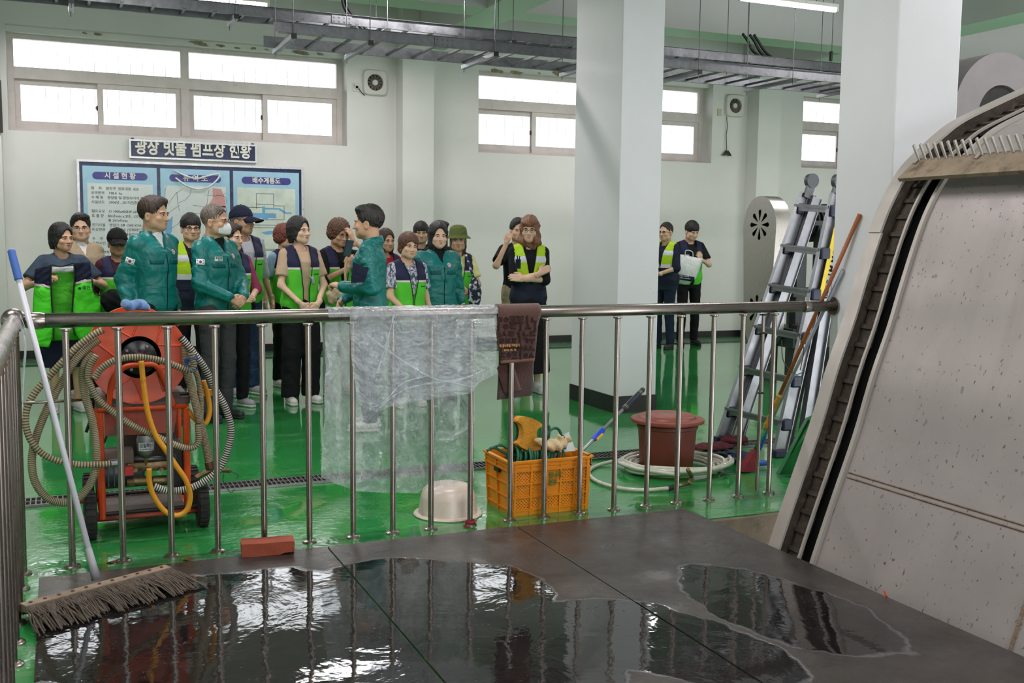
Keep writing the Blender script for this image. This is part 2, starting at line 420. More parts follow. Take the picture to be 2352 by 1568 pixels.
# ------------------------------------------------------------------ text helper
def text(name, s, size, m, parent, origin, ux, uz, extrude=0.0, bold=0.0, width=None, align='LEFT', spacing=1.0):
    c = bpy.data.curves.new(name, 'FONT'); c.body = s; c.size = size; c.extrude = extrude; c.offset = bold; c.align_x = align; c.space_character = spacing
    c.resolution_u = 2
    o = bpy.data.objects.new(name, c); COL.objects.link(o)
    dg = bpy.context.evaluated_depsgraph_get(); me = bpy.data.meshes.new_from_object(o.evaluated_get(dg))
    bpy.data.objects.remove(o)
    ux = Vector(ux).normalized(); uz = Vector(uz).normalized(); un = ux.cross(uz)
    if len(me.vertices) and width:
        xs = [v.co.x for v in me.vertices]; k = width/(max(xs)-min(xs))
        mid = min(xs) if align == 'LEFT' else (max(xs)+min(xs))/2
        for v in me.vertices: v.co.x = (v.co.x-mid)*k
    mt = Matrix(((ux.x, uz.x, un.x, 0), (ux.y, uz.y, un.y, 0), (ux.z, uz.z, un.z, 0), (0, 0, 0, 1)))
    me.transform(Matrix.Translation(Vector(origin)) @ mt)
    me.name = name; me.materials.clear()
    return link(name, me, m, parent)
# ------------------------------------------------------------------ sign and information board
BYY = WY-0.045
M_NAVY = mat('navy_board', (18, 34, 84), 0.25, var=0.08); M_SILV = mat('silver_frame', (205, 206, 208), 0.3, metal=0.6, var=0.05)
M_LTR = mat('cream_letters', (240, 236, 224), 0.45, var=0.03); M_SKYB = mat('sky_blue_print', (166, 206, 230), 0.3, var=0.04)
M_PAPER = mat('paper_print', (222, 226, 226), 0.3, var=0.03); M_PURP = mat('violet_print', (62, 56, 140), 0.3, var=0.05); M_INK = mat('grey_ink', (70, 78, 88), 0.5)
M_PINK = mat('pink_print', (222, 160, 158), 0.4); M_PCREAM = mat('cream_print', (222, 228, 218), 0.35); M_BLUEP = mat('water_blue_print', (120, 178, 222), 0.35)
def framed(root, x0, z0, x1, z1, y, th, fw, mf, mb):
    m = MB(); m.box(x0, y-th, z0, x1, y, z0+fw); m.box(x0, y-th, z1-fw, x1, y, z1); m.box(x0, y-th, z0+fw, x0+fw, y, z1-fw); m.box(x1-fw, y-th, z0+fw, x1, y, z1-fw)
    m.build('frame', mf, root)
    m = MB(); m.box(x0+fw, y-th*0.6, z0+fw, x1-fw, y, z1-fw); return m.build('backing', mb, root)
a = at(296, 322, BYY); b = at(590, 372, BYY)
sx0, sx1, sz1, sz0 = a.x, b.x, at(296, 319, BYY).z, at(590, 374, BYY).z
sg = empty('wall_sign', ((sx0+sx1)/2, BYY, sz0), 0, 'long navy wall sign with raised cream Korean lettering in a silver frame', 'sign')
sg.location = (0, 0, 0)
framed(sg, sx0, sz0, sx1, sz1, WY-0.002, 0.05, 0.022, M_SILV, M_NAVY)
text('lettering', '광장 빗물 펌프장 현황', 0.21, M_LTR, sg, (sx0+0.07, WY-0.036, sz0+0.068), (1, 0, 0), (0, 0, 1), 0.012, 0.006, sx1-sx0-0.14)
for xx in (sx0+0.03, sx1-0.06):
    m = MB(); m.box(xx, WY-0.02, sz1, xx+0.03, WY, sz1+0.02); m.build('hook', M_SNOW, sg)
bx0 = at(178, 450, BYY).x; bx1 = at(697, 450, BYY).x; bz1 = at(178, 365, BYY).z; bz0 = at(697, 612, BYY).z
bd = empty('information_board', (0, 0, 0), 0, 'wide navy information board with three pale blue printed panels under the sign', 'board')
framed(bd, bx0, bz0, bx1, bz1, WY-0.002, 0.05, 0.028, M_SILV, M_NAVY)
pw = (bx1-bx0-0.056)
py0, py1 = bz0+0.08, bz1-0.075
px_ = [(at(191, 450, BYY).x, at(361, 450, BYY).x), (at(369, 450, BYY).x, at(528, 450, BYY).x), (at(536, 450, BYY).x, at(687, 450, BYY).x)]
titles = ['시 설 현 황', '유 역 도', '배수계통도']
rows = ['위    치    광진구  천호대로  623', '유역면적    198.4  ha', '수 혜 동    광장동 및 광장사거리 일대', '시설년도    2006년 , 2017년(증설)', '', '펌프규모    D 1000x400HP x2대 , D 800 x 330HP',
        '토 출 량    80㎥/min x 2대 , 137㎥/min x 1대', '                총 297㎥/min', '전기시설    변압기 3Φ 1500 KVA x 2대 , 200KVA', '비상전원    광장변전소 (양회라인 , 광구라인)', '                비상전원발생설비(KVA,75,)설비', '수    위    HWL 14.0m  LWL 11.0m  가동수위 12',
        '도달시간    36 분', '', '유수지면적', '유입수로', '', '방류수로', '', '총           2.2', '               2.0']
for k, (xa, xb) in enumerate(px_):
    m = MB(); m.box(xa, WY-0.044, py0, xb, WY-0.032, py1); p = m.build('panel', M_SKYB, bd)
    cx = (xa+xb)/2; wd = xb-xa
    m = MB(); pill = [(cx+sx*(wd*0.30+0.045*math.cos(a_)), py1-0.115+0.045*math.sin(a_)) for sx, a0 in ((1, -PI/2), (-1, PI/2)) for a_ in [a0+PI*i/8*1 for i in range(9)]]
    pill = [(cx+(wd*0.32)+0.045*math.cos(t_), py1-0.115+0.045*math.sin(t_)) for t_ in [-PI/2+PI*i/8 for i in range(9)]]+[(cx-(wd*0.32)+0.045*math.cos(t_), py1-0.115+0.045*math.sin(t_)) for t_ in [PI/2+PI*i/8 for i in range(9)]]
    m.prism(pill, WY-0.047, WY-0.044); m.build('title_pill', M_PURP, p)
    text('title', titles[k], 0.085, M_LTR, p, (cx, WY-0.0475, py1-0.142), (1, 0, 0), (0, 0, 1), 0, 0.002, wd*(0.42 if k != 1 else 0.36), 'CENTER')
    ix0, ix1, iz0, iz1 = xa+0.05, xb-0.05, py0+0.04, py1-0.21
    m = MB(); m.box(ix0, WY-0.046, iz0, ix1, WY-0.044, iz1); m.build('print_sheet', M_PAPER if k < 2 else M_PCREAM, p)
    if k == 0:
        z = iz1-0.075
        for rt in rows:
            if rt.strip(): 
                wdt = min(1, len(rt.rstrip())/46)
                ptx = text('print_line', rt, 0.042, M_INK, p, (ix0+0.04, WY-0.0468, z), (1, 0, 0), (0, 0, 1), 0, 0.0006); ptx['kind'] = 'stuff'
            z -= 0.056
    else:
        L = MB(); yy = WY-0.0468
        def ln(p0, p1, wdt=0.004):
            P0 = Vector((ix0+p0[0]*(ix1-ix0), yy, iz1-p0[1]*(iz1-iz0))); P1 = Vector((ix0+p1[0]*(ix1-ix0), yy, iz1-p1[1]*(iz1-iz0)))
            d = (P1-P0).normalized(); n = Vector((-d.z, 0, d.x))*wdt/2
            L.face([L.b.verts.new(q) for q in (P0-n, P1-n, P1+n, P0+n)])
        def poly(mb, pts, y=yy+0.0004):
            mb.face([mb.b.verts.new((ix0+u_*(ix1-ix0), y, iz1-v_*(iz1-iz0))) for u_, v_ in pts])
        if k == 1:
            q = MB(); poly(q, [(0.78, 0.02), (0.92, 0.03), (0.97, 0.12), (1.0, 0.30), (0.9, 0.34), (0.78, 0.42), (0.66, 0.34), (0.72, 0.24), (0.78, 0.16)]); q.build('map_region', M_PINK, p)
            q = MB(); poly(q, [(0.82, 0.27), (0.99, 0.27), (0.99, 0.29), (0.82, 0.29)]); poly(q, [(0.0, 0.55), (0.12, 0.42), (0.10, 0.65), (0, 0.75)]); q.build('map_water', M_BLUEP, p)
            for i in range(16):
                x, y = rnd.random(), rnd.random(); an = rnd.choice([0.1, 0.15, 1.5, 1.7, 2.4])
                for s_ in range(3):
                    x2, y2 = min(1, max(0, x+0.15*math.cos(an))), min(1, max(0, y+0.09*math.sin(an))); ln((x, y), (x2, y2), 0.004); x, y = x2, y2; an += rnd.uniform(-0.5, 0.5)
        else:
            q = MB()
            for pl in ([(0.17, 0.36), (0.66, 0.36), (0.66, 0.43), (0.52, 0.43), (0.52, 0.46), (0.42, 0.46), (0.42, 0.43), (0.27, 0.43), (0.27, 0.40), (0.17, 0.40)], [(0.42, 0.26), (0.47, 0.26), (0.47, 0.36), (0.42, 0.36)], [(0.47, 0.28), (0.72, 0.28), (0.84, 0.34), (0.93, 0.34), (0.93, 0.365), (0.82, 0.365), (0.70, 0.305), (0.47, 0.305)],
                       [(0.40, 0.64), (0.55, 0.61), (0.70, 0.62), (0.86, 0.63), (0.70, 0.66), (0.48, 0.67)], [(0.34, 0.75), (0.45, 0.74), (0.44, 0.79), (0.36, 0.82)]): poly(q, pl)
            q.build('diagram_water', M_BLUEP, p)
            for p0, p1 in (((0.32, 0.08), (0.32, 0.3)), ((0.32, 0.08), (0.62, 0.08)), ((0.62, 0.08), (0.62, 0.28)), ((0.32, 0.23), (0.62, 0.23)), ((0.17, 0.28), (0.17, 0.41)), ((0.17, 0.28), (0.42, 0.28)), ((0.80, 0.25), (0.80, 0.45)), ((0.62, 0.25), (0.80, 0.25)), ((0.17, 0.41), (0.3, 0.44)), ((0.52, 0.45), (0.80, 0.45)), ((0.0, 0.53), (1, 0.53)), ((0, 0.57), (1, 0.57)), ((0.22, 0.6), (0.22, 0.75)), ((0, 0.88), (1, 0.88)), ((0, 0.9), (1, 0.9)), ((0.4, 0.76), (0.4, 0.82))): ln(p0, p1, 0.006)
        L.build('print_lines', M_INK, p)['kind'] = 'stuff'
# white tube bent into two arcs in front of the middle panel
M_ARC = mat('white_arc', (240, 240, 240), 0.5)
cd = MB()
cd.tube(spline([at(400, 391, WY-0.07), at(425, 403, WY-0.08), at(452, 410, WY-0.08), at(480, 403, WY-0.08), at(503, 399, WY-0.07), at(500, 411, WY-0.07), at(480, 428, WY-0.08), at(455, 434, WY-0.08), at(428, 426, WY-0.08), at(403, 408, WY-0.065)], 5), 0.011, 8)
tag(cd.build('cord', M_ARC, smooth=True), 'white line bent in two shallow arcs over the middle board panel', 'cord')
# dark framed notice at the far left wall edge
m = MB(); m.box(at(-60, 245, WY-0.3).x, WY-0.33, at(2, 305, WY-0.3).z, at(5, 245, WY-0.3).x, WY-0.3, at(2, 185, WY-0.3).z)
pn = tag(m.build('notice_frame', mat('dark_notice', (40, 34, 30), 0.4)), 'dark framed notice cut off by the left edge beside the long window', 'frame')
# ------------------------------------------------------------------ wall fans
M_WPL = mat('off_white_plastic', (216, 214, 206), 0.4, var=0.06, dirt=(150, 140, 124), dirt_s=8, dirt_lo=0.62); M_FANB = mat('grimy_fan_blade', (92, 84, 74), 0.6, var=0.25, vs=20)
def fan(x0, z0, x1, z1, label, cordto):
    w_ = x1-x0; cx, cz = (x0+x1)/2, (z0+z1)/2; o = empty('exhaust_fan', (cx, WY, cz), 0, label, 'fan')
    m = MB(); R = w_*0.33; n = 32; h = w_/2
    ri = [m.b.verts.new((R*math.cos(2*PI*k/n), -0.06, R*math.sin(2*PI*k/n))) for k in range(n)]
    rb = [m.b.verts.new((R*0.96*math.cos(2*PI*k/n), -0.01, R*0.96*math.sin(2*PI*k/n))) for k in range(n)]
    def sq(a, s, y):
        c, d = math.cos(a), math.sin(a); p = 6; r_ = (abs(c)**p+abs(d)**p)**(-1/p); return (s*r_*c, y, s*r_*d)
    r0 = [m.b.verts.new(sq(2*PI*k/n, h*0.94, -0.06)) for k in range(n)]; r1 = [m.b.verts.new(sq(2*PI*k/n, h, -0.045)) for k in range(n)]; r2 = [m.b.verts.new(sq(2*PI*k/n, h, 0)) for k in range(n)]
    for A, B in ((rb, ri), (ri, r0), (r0, r1), (r1, r2)):
        for k in range(n): m.face([A[k], A[(k+1) % n], B[(k+1) % n], B[k]])
    m.build('fan_frame', M_WPL, o, smooth=False, angle=40)
    m = MB(); m.cyl((0, -0.004, 0), (0, -0.002, 0), R*0.97, 24); m.build('fan_back', M_SNOW, o)
    for k in range(12):
        a = 2*PI*k/12; m = MB(); d = Vector((math.cos(a), 0, math.sin(a))); t_ = Vector((-math.sin(a), -0.25, math.cos(a)))
        m.bar(d*R*0.38+Vector((0, -0.035, 0)), d*R*0.95+Vector((0, -0.03, 0)), R*0.30, 0.004, t_.cross(d)); m.build('blade', M_FANB, o)
    m = MB(); m.lathe([(0.0, 0.062), (R*0.3, 0.058), (R*0.38, 0.04), (R*0.38, 0.01)], (0, 0, 0), 20, 'Y'); 
    for v in m.b.verts: v.co.y = -abs(v.co.y)
    m.build('hub', M_WPL, o, smooth=False, angle=40)
    m = MB(); m.tube([Vector(p)-Vector((cx, WY, cz)) for p in cordto], 0.006, 6); m.build('pull_cord', M_SNOW, o)
    return o
fan(at(832, 190, WY).x, at(860, 221, WY).z, at(887, 190, WY).x, at(860, 160, WY).z, 'square white exhaust fan high on the wall right of the long window', [at(838, 219, WY-0.03), at(830, 212, WY-0.04), at(822, 200, WY-0.03)])
fan(at(1664, 240, WY).x, at(1685, 270, WY).z, at(1706, 240, WY).x, at(1685, 217, WY).z, 'square white exhaust fan with a long hanging cord by the middle window', [at(1669, 268, WY-0.03), at(1671, 290, WY-0.03), at(1668, 310, WY-0.03), at(1669, 345, WY-0.03)])
m = MB(); c = at(818, 201, WY); m.bbox(c.x-0.045, WY-0.02, c.z-0.055, c.x+0.045, WY, c.z+0.055, 0.006); m.lathe([(0.02, 0.02), (0.02, 0.05), (0.028, 0.05), (0.028, 0.02)], (c.x, WY, c.z), 12, 'Y')
o = tag(m.build('wall_socket', M_WPL), 'small white socket with a plug beside the left exhaust fan', 'socket')
for v in o.data.vertices:
    if v.co.y > WY: v.co.y = 2*WY-v.co.y
m = MB(); m.cyl((c.x-0.03, WY-0.025, c.z+0.03), (c.x-0.03, WY-0.02, c.z+0.03), 0.007, 8); m.build('red_lamp', mat('red_indicator', (220, 60, 40), 0.4), o)
m = MB(); c = at(1652, 258, WY); m.bbox(c.x-0.04, WY-0.02, c.z-0.055, c.x+0.04, WY, c.z+0.055, 0.006); m.bbox(c.x-0.02, WY-0.026, c.z-0.02, c.x+0.02, WY-0.018, c.z+0.02, 0.003)
tag(m.build('wall_socket', mat('yellowed_plastic', (206, 196, 170), 0.5)), 'small yellowed socket between the middle window and its fan', 'socket')
m = MB(); c = at(1669, 350, WY-0.03)
for i in range(9): m.tube(spline([c+Vector((0.05*math.cos(i*2.1), -0.01, 0.02*math.sin(i*3))), c+Vector((0.09*math.cos(i), 0, -0.05)), c+Vector((0.03*math.sin(i*2), 0, 0.03))], 4), 0.005, 5)
tag(m.build('cord_tassel', M_SNOW), 'frayed knot at the end of the right fan cord', 'knot')
# ------------------------------------------------------------------ ceiling lamps
M_TUBE = emit('lit_tube', (1, 0.98, 1.0), 14)
def lamp(c, label):
    o = empty('tube_lamp', c, 0, label, 'lamp', 'hanging tube lamps')
    m = MB(); m.tube([(-0.6, 0, 0), (0.6, 0, 0)], 0.024, 14); m.build('tube', M_TUBE, o)
    m = MB(); m.bbox(-0.61, -0.03, 0.018, 0.61, 0.03, 0.06, 0.006); m.bbox(-0.625, -0.028, -0.02, -0.6, 0.028, 0.06, 0.004); m.bbox(0.6, -0.028, -0.02, 0.625, 0.028, 0.06, 0.004); m.build('housing', M_WPL, o)
    for x in (-0.35, 0.35):
        m = MB(); m.cyl((x, 0, 0.06), (x, 0, CEIL-c[2]), 0.005, 6); m.build('rod', M_GALV, o)
pl = at(1813, 10, 9.0); lamp(tuple(pl), 'lit tube lamp high between the two white columns')
pr = at(617, 13, 10.85); lamp((pr.x-0.62, 10.85, pr.z), 'lit tube lamp above the upper cable tray at top left')
# ------------------------------------------------------------------ cable trays
def tray(x0, x1, y, z, wd, hgt, sp, label, struts, offset=0):
    o = empty('cable_tray', (0, 0, 0), 0, label, 'cable tray', 'ladder cable trays')
    for yy, s in ((y, 1), (y+wd, -1)):
        m = MB(); m.box(x0, yy, z, x1, yy+0.004*s, z+hgt); m.box(x0, yy, z, x1, yy-0.02*s, z+0.003); m.box(x0, yy, z+hgt-0.003, x1, yy-0.02*s, z+hgt); m.build('side_rail', M_GALV, o)
    x = x0+sp*0.5+offset; me = None
    while x < x1:
        if me is None:
            m = MB(); m.box(-0.014, 0, 0.0, 0.014, wd, 0.004); m.box(-0.014, 0, 0, -0.011, wd, 0.018); m.box(0.011, 0, 0, 0.014, wd, 0.018); r = m.build('rung', M_GALV, o); me = r.data; r.location = (x, y, z+0.012)
        else: link('rung', me, None, o, (x, y, z+0.012))
        x += sp
    for sx in struts:
        m = MB(); m.box(sx-0.022, y-0.06, z-0.045, sx+0.022, y+wd+0.10, z-0.004, bev=0.003); s = m.build('strut', M_ALU, o)
        m = MB(); m.box(sx-0.024, y-0.064, z-0.047, sx+0.024, y-0.056, z-0.002); m.build('end_cap', M_DARK, s)
        for yy in (y-0.03, y+wd+0.07):
            m = MB(); m.cyl((sx, yy, z-0.08), (sx, yy, CEIL), 0.0045, 6); m.build('rod', M_GALV, s)
    return o
def xat(px, py_, Y): return at(px, py_, Y).x
TB = at(900, 99, 9.3); tray(xat(640, 80, 9.3), 15, 9.3, TB.z, 0.72, 0.10, 0.265, 'lower galvanised ladder cable tray starting above the long window', [xat(p, 90+0.1*(p-670), 9.3) for p in (672, 848, 1134, 1372, 1600, 1816, 1990)])
TA = at(900, 68, 10.2); tray(-4.5, 15, 10.2, TA.z, 0.30, 0.10, 0.27, 'upper galvanised ladder cable tray running the whole width of the hall', [xat(p, 60, 10.2) for p in (-180, 165, 541, 888, 1176, 1460, 1715, 1960)], 0.1)
# joint plates with bolts
for (px_c, Y_, z_) in ((785, 10.2, TA.z), (1355, 10.2, TA.z), (1022, 9.3, TB.z), (655, 9.3, TB.z)):
    x = xat(px_c, 60, Y_); m = MB(); m.box(x-0.1, Y_-0.008, z_+0.012, x+0.1, Y_-0.001, z_+0.088)
    for i in range(4):
        for j in (0.03, 0.07): m.cyl((x-0.075+i*0.05, Y_-0.014, z_+j), (x-0.075+i*0.05, Y_-0.008, z_+j), 0.007, 6)
    tag(m.build('splice_plate', M_GALV), None)
for o_ in [o for o in bpy.data.objects if o.name.startswith('splice_plate')]:
    o_.parent = [t for t in bpy.data.objects if t.name.startswith('cable_tray') and not t.parent][0 if abs(o_.data.vertices[0].co.y-9.3) < 0.2 else 1]
# black cables crossing above the trays
M_CABLE = mat('black_cable', (20, 20, 20), 0.45)
for lab, sets in (('black cables dropping onto the upper tray left of the first column', [[(786, -6), (789, 12), (797, 28), (812, 44), (840, 72), (890, 86)], [(793, -6), (797, 12), (805, 28), (820, 44), (848, 72), (898, 88)]]),
                  ('black cables dropping onto the trays between the two columns', [[(1706, 78), (1716, 92), (1730, 118), (1760, 140)], [(1722, 80), (1732, 94), (1748, 122), (1778, 142)], [(1732, 80), (1742, 96), (1760, 122), (1790, 142)]])):
    o = empty('cable_bundle', (0, 0, 0), 0, lab, 'cable')
    for s in sets:
        m = MB(); m.tube(spline([at(x, y, 10.35+0.02*i) for i, (x, y) in enumerate(s)], 6), 0.017, 8); m.build('cable', M_CABLE, o, smooth=True)
m = MB(); m.tube([at(1909, 118, 10.3), at(1908, 140, 10.3)], 0.02, 8); tag(m.build('cable', M_CABLE), 'short black cable drop beside the right column', 'cable')
# ------------------------------------------------------------------ floor drain grate
M_GRATE = steel('grate_steel', (132, 130, 128), 0.35, 0.2, (6, 6, 6)); M_PITD = mat('drain_dark', (18, 20, 18), 0.6)
gy0, gy1 = 6.27, 6.46
g = empty('drain_grate', (0, 0, 0), 0, 'long steel bar grate set in the green floor behind the cart', 'grate')
m = MB(); m.box(-2.5, gy0, 0.001, 6.0, gy0+0.014, 0.014); m.box(-2.5, gy1-0.014, 0.001, 6.0, gy1, 0.014); m.build('edge_bar', M_GRATE, g)
m = MB(); m.box(-2.5, gy0+0.012, 0.0005, 6.0, gy1-0.012, 0.002); m.build('drain_gap', M_PITD, g)
x = -0.6; me = None; kk = 0
while x < 4.7 and kk < 290:
    if me is None:
        m = MB(); m.bar((-0.0, gy0+0.014, 0.008), (0.0, gy1-0.014, 0.008), 0.007, 0.01); r = m.build('grate_bar', M_GRATE, g); me = r.data; r.location = (x, 0, 0)
    else: link('grate_bar', me, None, g, (x, 0, 0))
    x += 0.028; kk += 1
m = MB(); x = 4.7
while x < 6.0: m.bar((x, gy0+0.014, 0.008), (x, gy1-0.014, 0.008), 0.007, 0.01); x += 0.028
m.build('grate_bar_rest', M_GRATE, g)['kind'] = 'stuff'
m = MB(); m.box(-2.5, (gy0+gy1)/2-0.004, 0.004, 6.0, (gy0+gy1)/2+0.004, 0.015); m.build('cross_bar', M_GRATE, g)
# ------------------------------------------------------------------ railing
RY = 5.06; RZ = 1.135; LX = -0.185
rl = empty('railing', (0, 0, 0), 0, 'brushed stainless railing with round balusters running across the room', 'railing')
m = MB(); m.tube([(-0.115, RY, RZ), (XL-0.005, RY, RZ)], 0.033, 24); m.build('top_rail', M_SSH, rl, smooth=True)
m = MB(); m.lathe([(0.0, -0.04), (0.03, -0.04), (0.038, -0.02), (0.038, 0.02), (0.033, 0.04)], (-0.10, RY, RZ), 20, 'X'); m.build('rail_collar', M_SSH, rl, angle=40)
m = MB(); m.lathe([(0.036, 3.80-XL), (0.037, 3.81-XL), (0.037, 3.83-XL), (0.036, 3.84-XL)], (XL+0.33, RY, RZ), 20, 'X'); m.build('rail_collar', M_SSH, rl, angle=40)
m = MB(); m.lathe([(0.055, -0.012), (0.055, -0.003), (0.0, -0.001)], (XL, RY, RZ), 20, 'X'); m.build('wall_flange', M_SSH, rl, angle=40)
def baluster(parent, x, y, h, top=True):
    m = MB(); m.lathe([(0.036, 0.0), (0.036, 0.006), (0.028, 0.012), (0.0148, 0.013), (0.0148, h-0.03), (0.026, h-0.025), (0.026, h-0.018)], (0, 0, 0), 16)
    return m
bxs = [fl(px, py_).x for px, py_ in [(167, 1303), (284, 1290), (396, 1280), (502, 1268)]]+[0.893]+[fl(px, py_).x for px, py_ in [(712, 1245), (810, 1232), (900, 1222), (990, 1215), (1079, 1205), (1165, 1192), (1248, 1187), (1327, 1177), (1405, 1168), (1479, 1160), (1553, 1155), (1625, 1146), (1694, 1140), (1763, 1132)]]
me = baluster(rl, 0, 0, RZ-0.02).build('baluster', M_SS, rl, angle=40); me.location = (bxs[0], RY, 0)
for x in bxs[1:]:
    d = link('baluster', me.data, None, rl, (x, RY, 0))
bend = me.data
# railing running towards the camera
r2 = empty('railing', (0, 0, 0), 0, 'brushed stainless railing running towards the camera at the left edge', 'railing')
m = MB(); m.tube([(LX, RY-0.05, RZ), (LX, 1.2, RZ)], 0.033, 24); m.build('top_rail', M_SS, r2, smooth=True)
m = MB(); m.ell((LX, RY, RZ+0.003), 0.054, 0.054, 0.054, 20, 14); m.build('corner_ball', M_SSH, r2, smooth=True)
y = 5.02
m = MB(); m.lathe([(0.04, 0.0), (0.04, 0.006), (0.03, 0.012), (0.02, 0.013), (0.02, RZ-0.04), (0.026, RZ-0.03)], (0, 0, 0), 16)
me2 = m.build('corner_post', M_SS, r2, angle=40); me2.location = (LX, RY-0.03, 0)
y = 4.81
while y > 1.3:
    link('baluster', bend, None, r2, (LX, y, 0)); y -= 0.215
# hanging wires on the last baluster
m = MB()
m.tube(spline([at(1840, 730, 5.0), at(1832, 760, 5.0), at(1846, 800, 5.0), at(1838, 850, 5.0)], 6), 0.003, 5); m.tube(spline([at(1795, 780, 5.0), at(1800, 830, 5.0), at(1826, 858, 5.0), at(1842, 856, 5.0)], 6), 0.003, 5)
for zz in (0.98, 1.09, 0.62): m.tube([(3.84+0.022*math.cos(a), RY+0.022*math.sin(a), zz) for a in [2*PI*i/10 for i in range(10)]], 0.004, 5, closed=True)
tag(m.build('tie_wire', M_SNOW), 'thin wire tied around the railing posts beside the ladder', 'wire')
# second thin pole lashed to the last post
m = MB(); m.tube([(3.85, RY+0.02, 0.02), (3.86, RY+0.025, RZ-0.04)], 0.011, 10); tag(m.build('thin_pole', M_SS), 'thin steel pole wired to the railing beside the ladder', 'pole')
# ------------------------------------------------------------------ steel cover plates with standing water
def plate_mat():
    t = NT('wet_steel_plate')
    base = t.ramp(t.noise(1.6, 8, 0.65), [(0.3, srgb(52, 48, 46)), (0.55, srgb(74, 68, 65)), (0.72, srgb(96, 86, 78))])
    rust = t.ramp(t.noise(2.2, 7, 0.7), [(0.56, 0), (0.7, 0.6)])
    base = t.mix(rust, base, srgb(64, 44, 34))
    geo = t.n('ShaderNodeNewGeometry').outputs['Position']
    sep = t.n('ShaderNodeSeparateXYZ'); t.put(sep.inputs[0], geo)
    nz = t.noise(2.4, 5, 0.55, vec=geo)
    def ell(cx, cy, rx, ry, rot=0.0):
        mp = t.n('ShaderNodeMapping', vector_type='TEXTURE'); t.put(mp.inputs[0], geo); mp.inputs['Location'].default_value = (cx, cy, 0); mp.inputs['Rotation'].default_value = (0, 0, rot); mp.inputs['Scale'].default_value = (rx, ry, 1e6)
        ln = t.n('ShaderNodeVectorMath', operation='LENGTH'); t.put(ln.inputs[0], mp.outputs[0])
        return t.math('SUBTRACT', 1.0, ln.outputs['Value'])
    d = ell(0.5, 4.1, 1.0, 0.62)
    for e in [(0.9, 3.3, 1.2, 0.75, 0.2), (0.3, 2.8, 0.7, 0.5), (1.62, 4.05, 0.36, 0.42), (2.05, 3.3, 0.35, 0.6, 0.4), (2.72, 3.38, 0.33, 0.62, 0.1), (1.3, 4.4, 0.35, 0.25)]:
        d = t.math('MAXIMUM', d, ell(*e))
    d = t.math('ADD', d, t.math('MULTIPLY_ADD', nz, 0.7, -0.38))
    wet = t.math('MULTIPLY', d, 14.0, clamp=True)
    damp = t.math('MULTIPLY_ADD', d, 2.2, 0.55, clamp=True)
    rim = t.ramp(d, [(0.0, 0), (0.02, 0.0), (0.035, 0.5), (0.07, 0.0)])
    col = t.mix(wet, base, t.mix(0.84, base, (0.003, 0.003, 0.004)))
    film = t.noise(0.9, 6, 0.6)
    col = t.mix(t.math('MULTIPLY', rim, 0.6), col, srgb(150, 148, 156))
    rough_d = t.ramp(t.noise(3, 6, 0.7), [(0.35, 0.22), (0.65, 0.48)])
    rough = t.mix(wet, rough_d, (0.015, 0.015, 0.015))
    spk = t.ramp(t.noise(55, 3, 0.6), [(0.66, 0), (0.74, 1)])
    clus = t.ramp(t.noise(1.7, 3, 0.5, vec=geo), [(0.46, 0), (0.58, 1)])
    hb = t.math('ADD', t.math('MULTIPLY', t.noise(22, 6, 0.65), t.math('MULTIPLY_ADD', wet, -0.9, 0.95)), t.math('MULTIPLY', t.math('MULTIPLY', spk, clus), 1.0))
    n1 = t.bump(hb, 0.35, 0.006)
    n2 = t.bump(t.noise(3.6, 4, 0.55, vec=geo, dist=0.4), 0.22, 0.012, n1)
    return t.set(col=col, rough=rough, nrm=n2, metal=t.mix(wet, (0.45,)*3, (0.0,)*3), spec=0.6)
M_PLATE = plate_mat()
sx1_, sx2_ = 1.172, 2.185
for (xa, xb, z, yb, lab) in ((-0.118, sx1_, 0.0, 4.927, 'leftmost black steel cover plate with standing water under the mop'), (sx1_, sx2_, 0.0, 4.925, 'middle black steel cover plate with splashed water'), (sx2_, 3.232, 0.0, 4.915, 'rightmost dark steel cover plate with a clear puddle beside the machine')):
    m = MB(); m.box(xa+0.003, 0.4, z, xb-0.003, yb, z+0.009, bev=0.002)
    tag(m.build('steel_plate', M_PLATE), lab, 'plate', 'steel cover plates over the pit')
m = MB(); m.tube(spline([(2.2, 4.08, 0.012), (2.215, 4.03, 0.014), (2.19, 3.99, 0.012)], 5), 0.004, 6); 
# ------------------------------------------------------------------ bar screen machine (near right)
M_APR = None
def apron_mat():
    t = NT('apron_steel'); c = Vector(srgb(160, 151, 149))
    col = t.ramp(t.noise(1.2, 8, 0.6), [(0.3, tuple(c*0.84)), (0.7, tuple(c*1.08))])
    sp = t.ramp(t.noise(58, 3, 0.5, st=(1, 1, 0.5)), [(0.665, 0), (0.70, 0.8)])
    col = t.mix(sp, col, srgb(84, 66, 54))
    sp = t.ramp(t.noise(20, 4, 0.6, st=(1, 1, 0.6)), [(0.665, 0), (0.70, 0.6)])
    col = t.mix(sp, col, srgb(104, 92, 84))
    st = t.ramp(t.noise(2.0, 6, 0.6, st=(1, 3, 0.35)), [(0.55, 0), (0.75, 0.35)])
    col = t.mix(st, col, srgb(132, 122, 120))
    return t.set(col=col, metal=0.25, rough=t.ramp(t.noise(4, 5), [(0.3, 0.38), (0.7, 0.55)]), nrm=t.bump(t.noise(3, 6, 0.6), 0.12, 0.02))
M_APR = apron_mat()
M_BAND = mat('machine_band_steel', (176, 168, 162), 0.42, metal=0.35, var=0.08, vs=5, dirt=(120, 105, 92), dirt_s=9, dirt_lo=0.66)
M_CHN = mat('grimy_chain', (62, 52, 44), 0.7, metal=0.3, var=0.45, vs=14, bump=0.8, bs=30, dirt=(104, 92, 78), dirt_s=12, dirt_lo=0.58)
